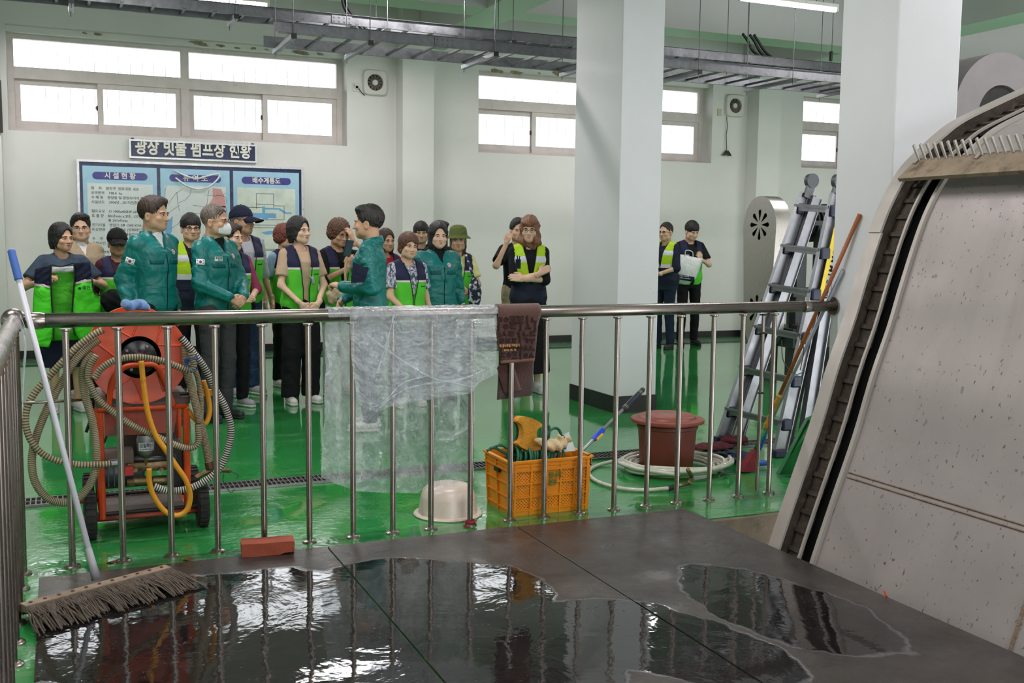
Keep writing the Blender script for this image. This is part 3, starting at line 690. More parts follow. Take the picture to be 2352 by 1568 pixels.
M_RAKE = mat('muddy_rake_steel', (150, 132, 112), 0.6, metal=0.3, var=0.2, vs=10, dirt=(92, 74, 58), dirt_s=9, dirt_lo=0.5)
YF = 4.2
ppx = [(1740, 1330), (1764, 1252), (1812, 1109), (1860, 970), (1898, 841), (1936, 731), (1960, 650), (1997, 534), (2027, 460), (2065, 393), (2101, 353), (2150, 308), (2190, 279), (2257, 246), (2352, 203), (2500, 145)]
prof0 = [at(x, y, YF) for x, y in ppx]
d0 = (prof0[1]-prof0[4]).normalized(); prof0 = [prof0[1]+d0*2.2, prof0[1]+d0*0.8]+prof0[1:]
prof = spline([Vector((p.x, 0, p.z)) for p in prof0], 5)
nrmv = []
for i, p in enumerate(prof):
    a_ = prof[max(0, i-1)]; b_ = prof[min(len(prof)-1, i+1)]; tg = (b_-a_).normalized(); nrmv.append(Vector((-tg.z, 0, tg.x)))
arc = [0]
for a_, b_ in zip(prof, prof[1:]): arc.append(arc[-1]+(b_-a_).length)
def sweep(name, sec, parent, m, s0=0, s1=1e9, smooth=None, caps=True):
    """sweep a closed section [(y, depth)] along the profile"""
    idx = [i for i in range(len(prof)) if s0 <= arc[i] <= s1]
    mb = MB(); R_ = [[mb.b.verts.new(prof[i]+nrmv[i]*dd+Vector((0, yy, 0))) for yy, dd in sec] for i in idx]; n = len(sec)
    for A, B in zip(R_, R_[1:]):
        for k in range(n): mb.face([A[k], B[k], B[(k+1) % n], A[(k+1) % n]])
    mb.face(R_[0]); mb.face(R_[-1][::-1])
    return mb.build(name, m, parent, angle=35)
mc = empty('bar_screen_machine', (0, 0, 0), 0, 'huge inclined steel screen machine with a toothed rake at the right edge', 'machine')
sw = lambda n, s, m, **k: sweep(n, s, mc, m, **k)
i_joint = min(range(len(prof)), key=lambda i: (prof[i]-Vector((at(1997, 534, YF).x, 0, at(1997, 534, YF).z))).length)
sj = arc[i_joint]
sw('side_flange', [(YF, 0), (YF-0.085, 0), (YF-0.085, -0.012), (YF, -0.012)], M_BAND, s1=sj)
sw('side_flange', [(YF+0.004, 0.006), (YF-0.081, 0.006), (YF-0.081, -0.008), (YF+0.004, -0.008)], M_BAND, s0=sj-0.03)
sw('side_plate', [(YF, -0.01), (YF-0.012, -0.01), (YF-0.012, -0.42), (YF, -0.42)], M_BAND)
sw('channel_side', [(YF-0.075, -0.01), (YF-0.083, -0.01), (YF-0.083, -0.16), (YF-0.075, -0.16)], M_CHN)
sw('channel_floor', [(YF-0.08, -0.13), (YF-0.26, -0.13), (YF-0.26, -0.15), (YF-0.08, -0.15)], M_DARK)  # channel floor and inner guide coloured black for the shade of the gap
sw('guide_rail', [(YF-0.168, -0.052), (YF-0.182, -0.052), (YF-0.182, -0.066), (YF-0.168, -0.066)], M_BAND)
sw('inner_guide', [(YF-0.245, -0.085), (YF-0.262, -0.085), (YF-0.262, -0.15), (YF-0.245, -0.15)], M_DARK)
# chain links in the channel
total = arc[-1]
def at_arc(s):
    s = max(0, min(total-1e-6, s))
    for i in range(len(arc)-1):
        if arc[i+1] >= s:
            f_ = (s-arc[i])/(arc[i+1]-arc[i]); return prof[i].lerp(prof[i+1], f_), nrmv[i].lerp(nrmv[i+1], f_).normalized()
ch = empty('drive_chain', (0, 0, 0)); ch.parent = mc
s = 1.2; k = 0; mel = None
while s < total-0.1:
    p0, n0 = at_arc(s); p1, _ = at_arc(s+0.095); tg = (p1-p0).normalized(); dep = -0.075; c = p0+n0*dep+Vector((0, YF-0.128, 0))
    mb = MB(); w_ = 0.062 if k % 2 else 0.074
    L_ = 0.088 if k % 2 else 0.1
    mb.obox(c+Vector((0, 0, 0)), tg*L_, Vector((0, w_, 0)), n0*0.03); mb.obox(c+tg*0.05+n0*0.008, tg*0.022, Vector((0, 0.078, 0)), n0*0.036)
    mb.build('chain_link', M_CHN, ch); s += 0.098; k += 1
# apron panels with welded seams
i1 = at(1905, 1060, YF-0.27); s_seam = min(range(len(prof)), key=lambda i: (prof[i]+nrmv[i]*-0.07-Vector((i1.x, 0, i1.z))).length); s_seam = arc[s_seam]
AD = -0.07; Yn = 1.2
ysp = None
for yy in np.linspace(1.5, 3.6, 60):
    p, n_ = at_arc(s_seam-0.55)
    q = p+n_*AD+Vector((0, yy, 0)); v = q-CP; u_ = 1176+FPX*(v.dot(_r))/(v.dot(_f))
    if ysp is None or abs(u_-2308) < ysp[1]: ysp = (yy, abs(u_-2308))
ysp = ysp[0]; print('split y', ysp)
sec = lambda y0, y1, d=AD: [(y0, d), (y1, d), (y1, d-0.008), (y0, d-0.008)]
sw('apron_panel', sec(YF-0.262, Yn), M_APR, s0=s_seam)
sw('apron_panel', sec(YF-0.262, ysp+0.003), M_APR, s1=s_seam+0.06)
sw('apron_panel', sec(ysp-0.003, Yn), M_APR, s1=s_seam+0.06)
M_WELD = mat('rusty_weld', (128, 108, 92), 0.6, metal=0.3, var=0.3, vs=40, bump=0.6, bs=90)
p, n_ = at_arc(s_seam)
for off in (-0.012, 0.012):
    tgv = Vector((n_.z, 0, -n_.x)); mb = MB(); q = p+n_*(AD+0.001)+tgv*off
    mb.tube([q+Vector((0, YF-0.3-0.1*i, 0)) for i in range(28)], 0.0045, 6); mb.build('weld_bead', M_WELD, mc)
mb = MB(); mb.tube([at_arc(s)[0]+at_arc(s)[1]*(AD+0.001)+Vector((0, ysp, 0)) for s in np.linspace(0.6, s_seam-0.01, 20)], 0.009, 6); mb.build('weld_bead', M_WELD, mc)
sw('edge_strip', [(YF-0.262, -0.05), (YF-0.285, -0.05), (YF-0.285, -0.075), (YF-0.262, -0.075)], M_BAND)
# rake
q = at(2082, 412, YF-0.1); sr = arc[min(range(len(prof)), key=lambda i: (prof[i]-Vector((q.x, 0, q.z))).length)]
rk = empty('rake', (0, 0, 0)); rk.parent = mc
A0, NA = at_arc(sr-0.02); A1, NB = at_arc(sr+0.13)
lo = A0+NA*0.05; hi = A1+NB*0.02
up_ = (hi-lo).normalized(); out_ = Vector((-up_.z, 0, up_.x))
mb = MB(); ya, yb = YF-0.09, Yn
mb.hexa([lo+Vector((0, ya, 0)), lo+Vector((0, yb, 0)), lo-out_*0.02+Vector((0, yb, 0)), lo-out_*0.02+Vector((0, ya, 0)), hi+Vector((0, ya, 0)), hi+Vector((0, yb, 0)), hi-out_*0.02+Vector((0, yb, 0)), hi-out_*0.02+Vector((0, ya, 0))])
mb.build('rake_plate', M_RAKE, rk)
me = None; y = ya-0.03; base = hi+out_*0.004
mb = MB(); tip = up_*0.010+out_*0.072
mb.hexa([Vector((0, -0.006, 0))+v_ for v_ in (-up_*0.02, )]*1+[Vector((0, 0.006, 0))-up_*0.02, Vector((0, 0.006, 0))-up_*0.02-out_*0.02, Vector((0, -0.006, 0))-up_*0.02-out_*0.02, tip+Vector((0, 0.014, 0)), tip+Vector((0, 0.024, 0)), tip+Vector((0, 0.024, 0))+up_*0.014, tip+Vector((0, 0.014, 0))+up_*0.014])
while y > Yn:
    if me is None: r = mb.build('rake_tooth', M_BAND, rk); me = r.data; r.location = base+Vector((0, y, 0))
    else: link('rake_tooth', me, None, rk, base+Vector((0, y, 0)))
    y -= 0.044
for y in (ya-0.03, ya-0.42, ya-1.1): 
    mb = MB(); c = hi+Vector((0, y, 0)); mb.prism([(0, 0), (0.02, 0), (0.012, 0.1), (0, 0.1)], 0, 0.01, 'XY'); 
    for v_ in mb.b.verts: v_.co = c+out_*(0.006+v_.co.z*0.5)+up_*(0.05-v_.co.y)+Vector((0, v_.co.x*1.3, 0))
    mb.build('rake_gusset', M_BAND, rk)
# drum hood behind the column
dc = at(2300, 270, 5.75); k_ = 5.75*0.916+dc.x*0.4; R = 144/FPX*k_; r_ = 72/FPX*k_
M_HOOD = mat('grey_hood_paint', (104, 99, 99), 0.55, var=0.08, vs=4, dirt=(146, 132, 116), dirt_s=3, dirt_lo=0.62)
hd = empty('drum_hood', tuple(dc), 0, 'round grey drum hood with a dark opening behind the right column', 'hood')
mb = MB(); n = 56
rings = [[mb.b.verts.new((rr*math.cos(2*PI*k/n), yy, rr*math.sin(2*PI*k/n))) for k in range(n)] for rr, yy in ((r_, 0.3), (r_, 0), (R, 0), (R, 0.32), (R*0.2, 0.33))]
for A, B in zip(rings, rings[1:]):
    for k in range(n): mb.face([A[k], A[(k+1) % n], B[(k+1) % n], B[k]])
mb.build('hood_shell', M_HOOD, hd, angle=40)
mb = MB(); mb.cyl((0, 0.02, 0), (0, 0.3, 0), r_*0.98, 32); mb.build('hood_opening', mat('hood_inside', (22, 20, 18), 0.9), hd)
# supports so that the hood stands on something
mb = MB(); mb.box(-0.12, 0.05, -dc.z, 0.12, 0.25, -R*0.9); mb.build('hood_stand', M_HOOD, hd)
# ------------------------------------------------------------------ far machine: stainless guard, motor, stand
GX = 6.75
ga, gb = atX(1705, 600, GX), atX(1780, 600, GX); gt, gbm = atX(1742, 450, GX).z, atX(1742, 798, GX).z
gc = (ga.y+gb.y)/2; gr_ = abs(ga.y-gb.y)/2
mg = empty('guarded_drive', (0, 0, 0), 0, 'tall rounded stainless chain guard with flower cut-outs and black motor behind the ladder', 'machine')
mb = MB(); poly = []
for i in range(17): a_ = PI*i/16; poly.append((gc+gr_*math.cos(a_), gt-gr_*1.15+gr_*1.15*math.sin(a_)))
for i in range(17): a_ = PI+PI*i/16; poly.append((gc+gr_*0.8*math.cos(a_), gbm+gr_+gr_*math.sin(a_)))
mb.prism(poly, GX, GX+0.19, 'YZ'); go = mb.build('chain_guard', [steel('guard_stainless', (190, 184, 178), 0.32, 0.1, (4, 4, 4)), M_DARK], mg, angle=40)
cut = MB(); cut.mi = 1
for cz in (atX(1746, 516, GX).z, atX(1740, 712, GX).z):
    for k in range(8):
        a_ = 2*PI*k/8; d = Vector((0, math.cos(a_), math.sin(a_))); t_ = Vector((0, -math.sin(a_), math.cos(a_))); o_ = Vector((0, gc, cz))
        pts = [o_+d*0.03]+[o_+d*(0.135+0.024*math.cos(b_))+t_*0.024*math.sin(b_) for b_ in [-1.9+3.8*i/8 for i in range(9)]]
        cut.prism([(p.y, p.z) for p in pts], GX-0.05, GX+0.1, 'YZ')
co = cut.build('cutter', [M_DARK, M_DARK])
bm_ = go.modifiers.new('b', 'BOOLEAN'); bm_.object = co; bm_.operation = 'DIFFERENCE'; bm_.solver = 'EXACT'
dg = bpy.context.evaluated_depsgraph_get(); nm = bpy.data.meshes.new_from_object(go.evaluated_get(dg)); go.modifiers.clear(); go.data = nm; bpy.data.objects.remove(co)
mb = MB(); cz = gt-0.28; mb.cyl((GX+0.19, gc, cz), (GX+0.30, gc, cz), 0.13, 20); mb.build('gearbox', M_DARK, mg)
mx = GX+0.42; mb = MB(); c0 = Vector((at(1890, 512, gc).x-0.25, gc, atX(1890, 512, 7.6).z)); L = 0.5
M_MOT = mat('black_motor', (30, 32, 34), 0.45, var=0.2)
mb.lathe([(0.17, 0), (0.17, L)], c0, 28, 'X'); mb.build('motor_body', M_MOT, mg, angle=40)
for k in range(9):
    mb = MB(); x = c0.x+0.03+k*0.055; mb.lathe([(0.205, 0), (0.205, 0.018)], (x, c0.y, c0.z), 28, 'X'); mb.build('cooling_fin', M_MOT, mg, angle=40)
mb = MB()
mb.box(GX+0.19, gc-0.25, cz-0.02, c0.x+0.8, gc+0.3, cz+0.03)
for x in (GX+0.35, c0.x+0.05, c0.x+0.6): mb.box(x, gc-0.2, 0, x+0.12, gc-0.1, cz); mb.box(x, gc+0.2, 0, x+0.1, gc+0.3, cz)
mb.box(GX+0.3, gc-0.22, 0.95, c0.x+0.7, gc-0.12, 1.05); mb.box(GX+0.25, gc-0.3, 0.42, c0.x+0.7, gc+0.3, 0.62); mb.box(GX+0.3, gc-0.34, 0.30, GX+0.55, gc-0.2, 0.66)
mb.build('stand', mat('dark_grey_steel', (58, 60, 62), 0.5, var=0.2), mg)
mb = MB()
for x, z_ in ((c0.x+0.35, 0.8), (c0.x+0.35, 0.72), (c0.x+0.36, 0.9)): mb.cyl((x, gc-0.32, z_), (x, gc-0.22, z_), 0.02, 8)
mb.build('bolt', M_GALV, mg)
# the same machine row carries on beyond the right edge
# ------------------------------------------------------------------ people: implicit surfaces turned into meshes
def V3(*a): return np.array(a, dtype=float)
def smin(a, b, k):
    if k <= 0: return np.minimum(a, b)
    h = np.maximum(k-np.abs(a-b), 0)/k
    return np.minimum(a, b)-h*h*k*0.25
def smax(a, b, k): return -smin(-a, -b, k)
def s_caps(P, a, b, ra, rb):
    a, b = V3(*a), V3(*b); d = b-a; L = max(1e-9, d@d); t = np.clip(((P-a)@d)/L, 0, 1)
    return np.linalg.norm(P-a-t[:, None]*d, axis=1)-(ra+(rb-ra)*t)
def s_ell(P, c, r):
    q = (P-V3(*c))/V3(*r); k0 = np.linalg.norm(q, axis=1); k1 = np.linalg.norm(q/V3(*r), axis=1)+1e-9
    return k0*(k0-1)/k1
def s_box(P, c, h, r=0.01):
    q = np.abs(P-V3(*c))-V3(*h)+r
    return np.linalg.norm(np.maximum(q, 0), axis=1)+np.minimum(q.max(axis=1), 0)-r
def s_loft(P, rings):
    """rings: (z, hx, hy, cy) elliptical sections"""
    z = P[:, 2]; Z = [r[0] for r in rings]
    hx = np.interp(z, Z, [r[1] for r in rings]); hy = np.interp(z, Z, [r[2] for r in rings]); cy = np.interp(z, Z, [r[3] for r in rings])
    x = P[:, 0]/hx; y = (P[:, 1]-cy)/hy
    k = (np.abs(x)**2.4+np.abs(y)**2.4)**(1/2.4)
    d = (k-1)*np.minimum(hx, hy)
    return np.maximum(d, np.maximum(Z[0]-z, z-Z[-1]))
def surfnet(fn, lo, hi, h):
    lo = np.array(lo, float); n = np.ceil((np.array(hi)-lo)/h).astype(int)+1
    ax = [lo[i]+h*np.arange(n[i]) for i in range(3)]
    G = np.stack(np.meshgrid(*ax, indexing='ij'), -1); P = G.reshape(-1, 3)
    D = fn(P).reshape(n); 
    ins = D < 0; c = n-1
    acc = np.zeros((*c, 3)); cnt = np.zeros(c)
    for dx in (0, 1):
        for dy in (0, 1):
            for (axx) in range(3):
                o = [(0, dx, dy), (dx, 0, dy), (dx, dy, 0)][axx]
                e = [1 if i == axx else 0 for i in range(3)]
                A = D[o[0]:o[0]+c[0], o[1]:o[1]+c[1], o[2]:o[2]+c[2]]; B = D[o[0]+e[0]:o[0]+e[0]+c[0], o[1]+e[1]:o[1]+e[1]+c[1], o[2]+e[2]:o[2]+e[2]+c[2]]
                m = (A < 0) != (B < 0); t = np.where(m, A/np.where(m, A-B, 1), 0)
                base = np.array(o, float)
                for i in range(3): acc[..., i] += np.where(m, base[i]+(t if i == axx else 0), 0)
                cnt += m
    act = cnt > 0; ids = -np.ones(c, int); ids[act] = np.arange(act.sum())
    idx = np.argwhere(act); verts = lo+h*(idx+acc[act]/cnt[act][:, None])
    F = []
    for axx in range(3):
        u, v = [(1, 2), (2, 0), (0, 1)][axx]
        sl = [slice(None)]*3; A = ins.take(np.arange(n[axx]-1), axx); B = ins.take(np.arange(1, n[axx]), axx)
        m = A != B; q = np.argwhere(m); q = q[(q[:, u] > 0) & (q[:, v] > 0) & (q[:, u] < c[u]) & (q[:, v] < c[v])]
        if not len(q): continue
        def g(du, dv):
            p = q.copy(); p[:, u] -= du; p[:, v] -= dv; return ids[p[:, 0], p[:, 1], p[:, 2]]
        f = np.stack([g(0, 0), g(1, 0), g(1, 1), g(0, 1)], 1)
        fl_ = A[m][(np.argwhere(m)[:, u] > 0) & (np.argwhere(m)[:, v] > 0) & (np.argwhere(m)[:, u] < c[u]) & (np.argwhere(m)[:, v] < c[v])]
        f[~fl_] = f[~fl_][:, ::-1]; F.append(f)
    F = np.concatenate(F) if F else np.zeros((0, 4), int); F = F[(F >= 0).all(1)]
    return verts, F
def npmesh(name, parts, mats, parent=None, smooth=True):
    """parts: list of (verts, faces, material index)"""
    vs, fs, mi = [], [], []; o = 0
    for v, f, m in parts:
        vs.append(v); fs.append(np.asarray(f)+o); mi += [m]*len(f); o += len(v)
    me = bpy.data.meshes.new(name); me.from_pydata(np.concatenate(vs).tolist(), [], [list(map(int, r)) for ff in fs for r in ff]); 
    if any(mi): me.polygons.foreach_set('material_index', mi)
    me.update(); return link(name, me, mats, parent, None, smooth)
def rotm(rx=0, ry=0, rz=0): return np.array(Euler((rx, ry, rz)).to_matrix())
# ---- head (origin = chin-neck centre; height .235; face towards -Y) built once per kind
_heads = {}
def head_fn(kind):
    fem = kind == 'f'; w_ = 0.073 if fem else 0.077; j = 0.0 if fem else 0.005
    def fn(P):
        d = s_ell(P, (0, 0.018, 0.150), (w_, 0.094, 0.088))
        d = smin(d, s_ell(P, (0, -0.020, 0.085), (0.058+j, 0.066, 0.078)), 0.03)          # face
        d = smin(d, s_ell(P, (0, -0.058, 0.030), (0.026+j, 0.024, 0.022)), 0.035)         # chin
        for s in (-1, 1):
            d = smin(d, s_ell(P, (s*(0.050+j*0.6), -0.012, 0.052), (0.016, 0.034, 0.026)), 0.03)   # jaw corner
            d = smin(d, s_ell(P, (s*0.040, -0.058, 0.088), (0.022, 0.020, 0.018)), 0.02)           # cheekbone
            d = smax(d, -s_ell(P, (s*0.031, -0.093, 0.116), (0.021, 0.016, 0.012)), 0.014)         # eye socket
            d = smin(d, s_ell(P, (s*0.030, -0.0705, 0.1145), (0.0165, 0.0125, 0.0088)), 0.006)      # lids
            d = smin(d, s_ell(P, (s*0.028, -0.075, 0.134), (0.026, 0.012, 0.006)), 0.014)          # brow ridge
            d = smin(d, s_ell(P, (s*(w_+0.002), 0.012, 0.100), (0.008, 0.020, 0.032)), 0.008)      # ear
            d = smax(d, -s_ell(P, (s*(w_+0.009), 0.006, 0.104), (0.006, 0.010, 0.018)), 0.005)
            d = smin(d, s_ell(P, (s*0.0125, -0.089, 0.080), (0.008, 0.010, 0.007)), 0.006)         # nostril wing
        d = smin(d, s_caps(P, (0, -0.080, 0.122), (0, -0.100, 0.083), 0.007, 0.0105), 0.012)       # nose
        d = smin(d, s_ell(P, (0, -0.0815, 0.0585), (0.023, 0.010, 0.0052)), 0.006)                 # upper lip
        d = smin(d, s_ell(P, (0, -0.079, 0.0475), (0.019, 0.010, 0.0058)), 0.006)                  # lower lip
        d = smax(d, -s_ell(P, (0, -0.092, 0.0530), (0.026, 0.010, 0.0018)), 0.003)
        d = smin(d, s_caps(P, (0, 0.022, 0.07), (0, 0.036, -0.075), 0.050 if fem else 0.056, 0.054 if fem else 0.062), 0.02)
        return d
    return fn
def get_head(kind):
    if kind not in _heads:
        _heads[kind] = surfnet(head_fn(kind), (-0.10, -0.125, -0.07), (0.10, 0.13, 0.25), 0.0046)
    return _heads[kind]
def hair_fn(style):
    st = style
    def fn(P):
        x, y, z = P[:, 0], P[:, 1], P[:, 2]
        a = np.arctan2(x, -y); strand = 0.0022*np.sin(a*40+z*30)+0.0018*np.sin(a*71-z*55)
        sk = s_ell(P, (0, 0.018, 0.150), (0.077, 0.098, 0.092))
        if st == 'short':
            d = s_ell(P, (0, 0.020, 0.158), (0.084, 0.102, 0.098)); d = smin(d, s_ell(P, (0.018, -0.042, 0.214), (0.056, 0.042, 0.026)), 0.03)
            d = smax(d, 0.098-z+0.0*y-np.clip(y-0.03, 0, 1)*1.2, 0.01)                         # lower edge, nape lower
            face = s_ell(P, (0, -0.115, 0.108), (0.074, 0.085, 0.088)); d = smax(d, -face, 0.012)
            d = smax(d, -s_ell(P, (0.08, 0.005, 0.092), (0.03, 0.026, 0.036)), 0.006); d = smax(d, -s_ell(P, (-0.08, 0.005, 0.092), (0.03, 0.026, 0.036)), 0.006)
        elif st == 'crop':
            d = s_ell(P, (0, 0.020, 0.156), (0.080, 0.098, 0.093)); d = smax(d, 0.110-z-np.clip(y-0.03, 0, 1)*1.0, 0.01)
            d = smax(d, -s_ell(P, (0, -0.120, 0.108), (0.076, 0.090, 0.092)), 0.012)
        elif st == 'bowl':
            d = s_ell(P, (0, 0.016, 0.160), (0.088, 0.106, 0.100)); d = smax(d, 0.118-z-np.clip(y-0.03, 0, 1)*1.1, 0.01)
            d = smax(d, -s_ell(P, (0, -0.125, 0.085), (0.080, 0.080, 0.066)), 0.010)
        elif st in ('bob', 'longbob', 'wavy'):
            zb = {'bob': 0.035, 'longbob': -0.012, 'wavy': -0.045}[st]; wx = {'bob': 0.088, 'longbob': 0.088, 'wavy': 0.106}[st]
            d = s_ell(P, (0, 0.018, 0.160), (0.088, 0.106, 0.098))
            rr = np.interp(z, [zb, zb+0.05, 0.14], [wx*0.92, wx+0.004, 0.088])
            cyl = np.sqrt((x/1.0)**2+((y-0.026)/1.02)**2)-rr
            cyl = np.maximum(cyl, np.maximum(z-0.155, zb-z+0.012*np.sin(a*7)))
            d = smin(d, cyl, 0.02)
            d = smax(d, -s_ell(P, (0.008 if st == 'bob' else 0, -0.118, 0.092), (0.064 if st != 'wavy' else 0.056, 0.104, 0.108)), 0.010); d = smax(d, -s_caps(P, (0.012, -0.06, 0.255), (0.012, -0.11, 0.20), 0.004, 0.012), 0.01)
            d = smax(d, -s_caps(P, (0, -0.10, 0.05), (0, -0.085, -0.06), 0.062 if st != 'wavy' else 0.055, 0.078 if st != 'wavy' else 0.06), 0.01)
            if st in ('wavy',):
                d = smin(d, s_ell(P, (0.0, -0.060, 0.182), (0.062, 0.040, 0.040)), 0.01)
                d += 0.004*np.sin(z*70+a*3)
        elif st == 'curly':
            d = s_ell(P, (0, 0.022, 0.160), (0.098, 0.108, 0.100)); d = smin(d, s_ell(P, (0, 0.03, 0.10), (0.102, 0.088, 0.062)), 0.03)
            d = smax(d, -s_ell(P, (0, -0.122, 0.092), (0.066, 0.090, 0.088)), 0.012)
            d = smax(d, 0.052-z, 0.01)
            d += 0.0065*np.sin(x*150+z*60)*np.sin(y*140+1)*np.sin(z*150+x*40)+0.003*np.sin(x*320)*np.sin(y*300)*np.sin(z*290)
        elif st == 'perm':
            d = s_ell(P, (0, 0.020, 0.162), (0.094, 0.108, 0.100)); d = smin(d, s_ell(P, (0, 0.035, 0.085), (0.088, 0.07, 0.06)), 0.03)
            d = smax(d, -s_ell(P, (-0.01, -0.122, 0.085), (0.062, 0.092, 0.090)), 0.012); d = smax(d, 0.045-z, 0.01)
            d += 0.003*np.sin(x*90+z*40)*np.sin(y*80)*np.sin(z*95)
        elif st == 'undercap':
            d = s_ell(P, (0, 0.020, 0.150), (0.083, 0.100, 0.092)); d = smax(d, 0.085-z-np.clip(y-0.02, 0, 1)*0.9, 0.01); d = smax(d, z-0.175, 0.005)
            d = smax(d, -s_ell(P, (0, -0.115, 0.10), (0.076, 0.092, 0.095)), 0.01)
            d = smax(d, -s_ell(P, (0.08, 0.005, 0.092), (0.03, 0.026, 0.036)), 0.006); d = smax(d, -s_ell(P, (-0.08, 0.005, 0.092), (0.03, 0.026, 0.036)), 0.006)
        elif st == 'underhat':
            d = np.sqrt(x**2+(y-0.04)**2)-np.interp(z, [-0.04, 0.05, 0.15], [0.07, 0.088, 0.085]); d = np.maximum(d, np.maximum(z-0.18, -0.04-z))
            d = smax(d, -s_caps(P, (0, -0.08, 0.18), (0, -0.09, -0.06), 0.088, 0.095), 0.01)
        return np.maximum(d+strand, -sk-0.004) if st not in ('bob', 'longbob', 'wavy', 'underhat') else d+strand
    return fn
_hairs = {}
def get_hair(style):
    if style not in _hairs: _hairs[style] = surfnet(hair_fn(style), (-0.125, -0.125, -0.075), (0.125, 0.15, 0.285), 0.0056)
    return _hairs[style]
def hand_mesh(wrist, dirv, nrm, curl=0.5, side=1, spread=0.012, voxel=0.0052, thumb=0.6):
    """five-fingered hand; dirv along the fingers, nrm = back of the hand, side = where the thumb leaves"""
    d = V3(*dirv); d /= np.linalg.norm(d); n = V3(*nrm); n = n-d*(n@d); n /= np.linalg.norm(n); s = np.cross(d, n)*side
    w_ = V3(*wrist)
    prims = [(w_-d*0.03, w_+d*0.02, 0.025, 0.024)]
    roots = []
    for i, (o_, ln) in enumerate(((0.028, 0.068), (0.0095, 0.076), (-0.0095, 0.071), (-0.027, 0.056))):
        r0 = w_+d*(0.082-abs(o_)*0.25)+s*o_; prims.append((w_+d*0.015+s*o_*0.6, r0, 0.0155, 0.0122)); p = r0; c = 0; dd = d+s*o_*spread*30*0.15; dd /= np.linalg.norm(dd)
        for k, fr in enumerate((0.45, 0.30, 0.25)):
            c += curl*(0.75 if k == 0 else 1.0)*(1+0.12*(i-1.5)); nd = dd*math.cos(c)-n*math.sin(c); q = p+nd*ln*fr; prims.append((p, q, 0.0096-0.001*k, 0.0088-0.001*k)); p = q
    t0 = w_+d*0.025+s*0.018; t1 = t0+(d*0.55+s*0.75-n*0.25*thumb)*0.042; t2 = t1+(d*0.9+s*0.15-n*0.4*thumb)*0.032; t3 = t2+(d*0.9-s*0.05-n*0.5*thumb)*0.022
    prims += [(t0, t1, 0.0155, 0.0118), (t1, t2, 0.0112, 0.0100), (t2, t3, 0.0098, 0.0082)]
    pts = np.array([p for q in prims for p in q[:2]])
    def fn(P):
        D = None
        for a, b, ra, rb in prims:
            e = s_caps(P, a, b, ra, rb); D = e if D is None else smin(D, e, 0.005)
        return D
    return surfnet(fn, pts.min(0)-0.03, pts.max(0)+0.03, voxel)
def ik(sh, wr, pole, l1=0.285, l2=0.25):
    sh, wr = V3(*sh), V3(*wr); d = wr-sh; L = np.linalg.norm(d)
    if L > l1+l2-0.004: wr = sh+d*(l1+l2-0.004)/L; d = wr-sh; L = np.linalg.norm(d)
    u = d/L; a = (l1*l1-l2*l2+L*L)/(2*L); hh = math.sqrt(max(1e-6, l1*l1-a*a)); p = V3(*pole); p = p-u*(p@u); p /= np.linalg.norm(p)
    return sh+u*a+p*hh, wr
ARMS = {  # wrist, pole, finger direction, back-of-hand normal, curl  (for the +X arm; mirrored for the -X arm)
    'down': ((0.275, -0.02, 0.86), (0.2, 1, 0), (0, -0.12, -1), (1, -0.1, 0), 0.35),
    'back': ((0.10, 0.175, 0.90), (1, 0.3, 0), (-0.8, 0.1, -0.5), (0, 1, 0), 0.5),
    'clasp': ((0.075, -0.215, 0.985), (0.8, 0.5, -0.5), (-0.82, -0.30, -0.45), (0.2, -0.9, 0.4), 0.55),
    'claspl': ((0.085, -0.19, 0.93), (0.8, 0.4, -0.4), (-0.7, -0.15, -0.7), (0.3, -0.9, 0.2), 0.4),
    'cross_a': ((-0.085, -0.215, 1.115), (0.6, -0.1, -1), (-0.95, 0.12, 0.15), (-0.1, -0.9, 0.35), 0.25),
    'cross_b': ((-0.065, -0.185, 1.165), (0.6, -0.1, -1), (-0.85, 0.15, 0.5), (-0.1, -0.8, 0.5), 0.35),
    'phone': ((0.035, -0.285, 1.215), (0.8, 0.2, -0.9), (-0.35, -0.4, 0.85), (0.5, -0.6, -0.3), 0.5),
    'phone2': ((0.07, -0.25, 1.19), (0.8, 0.2, -0.9), (-0.5, -0.45, 0.6), (0.6, -0.5, -0.3), 0.55),
    'fist': ((0.02, -0.30, 1.06), (0.9, 0.5, -0.6), (-0.4, -0.9, 0.2), (0.3, 0.1, 0.9), 0.95),
    'hold': ((0.06, -0.24, 1.02), (0.9, 0.5, -0.6), (-0.8, -0.4, 0.1), (0.1, -0.9, 0.3), 0.6),
    'forehead': ((0.075, -0.17, 1.50), (1, -0.3, -0.8), (-0.35, 0.05, 0.95), (0.5, -0.8, 0.2), 0.35),
    'raise': ((0.17, -0.20, 1.43), (0.5, -0.2, -1), (-0.3, -0.2, 1), (0.6, -0.5, 0.2), 0.75),
    'vest': ((0.19, -0.27, 1.20), (0.9, 0.3, -0.8), (-0.5, -0.6, 0.4), (0.5, 0.0, 0.8), 0.95),
    'bag': ((0.12, -0.26, 1.17), (0.8, 0.3, -0.9), (-0.7, -0.55, 0.25), (0.3, -0.2, 0.9), 0.7),
}
def skinm(i):
    cols = [(218, 176, 150), (204, 160, 132), (190, 146, 118), (226, 186, 162)]
    c = cols[i % 4]
    if 'skin%d' % i in _mc: return _mc['skin%d' % i]
    t = NT('skin_tone_%d' % i); a = Vector(srgb(*c))
    col = t.ramp(t.noise(9, 4), [(0.3, tuple(a*0.9)), (0.7, tuple(a*1.08))])
    _mc['skin%d' % i] = t.set(col=col, rough=0.5, sss=0.08, spec=0.35); t.p.inputs['Subsurface Radius'].default_value = (0.02, 0.008, 0.004)
    return _mc['skin%d' % i]
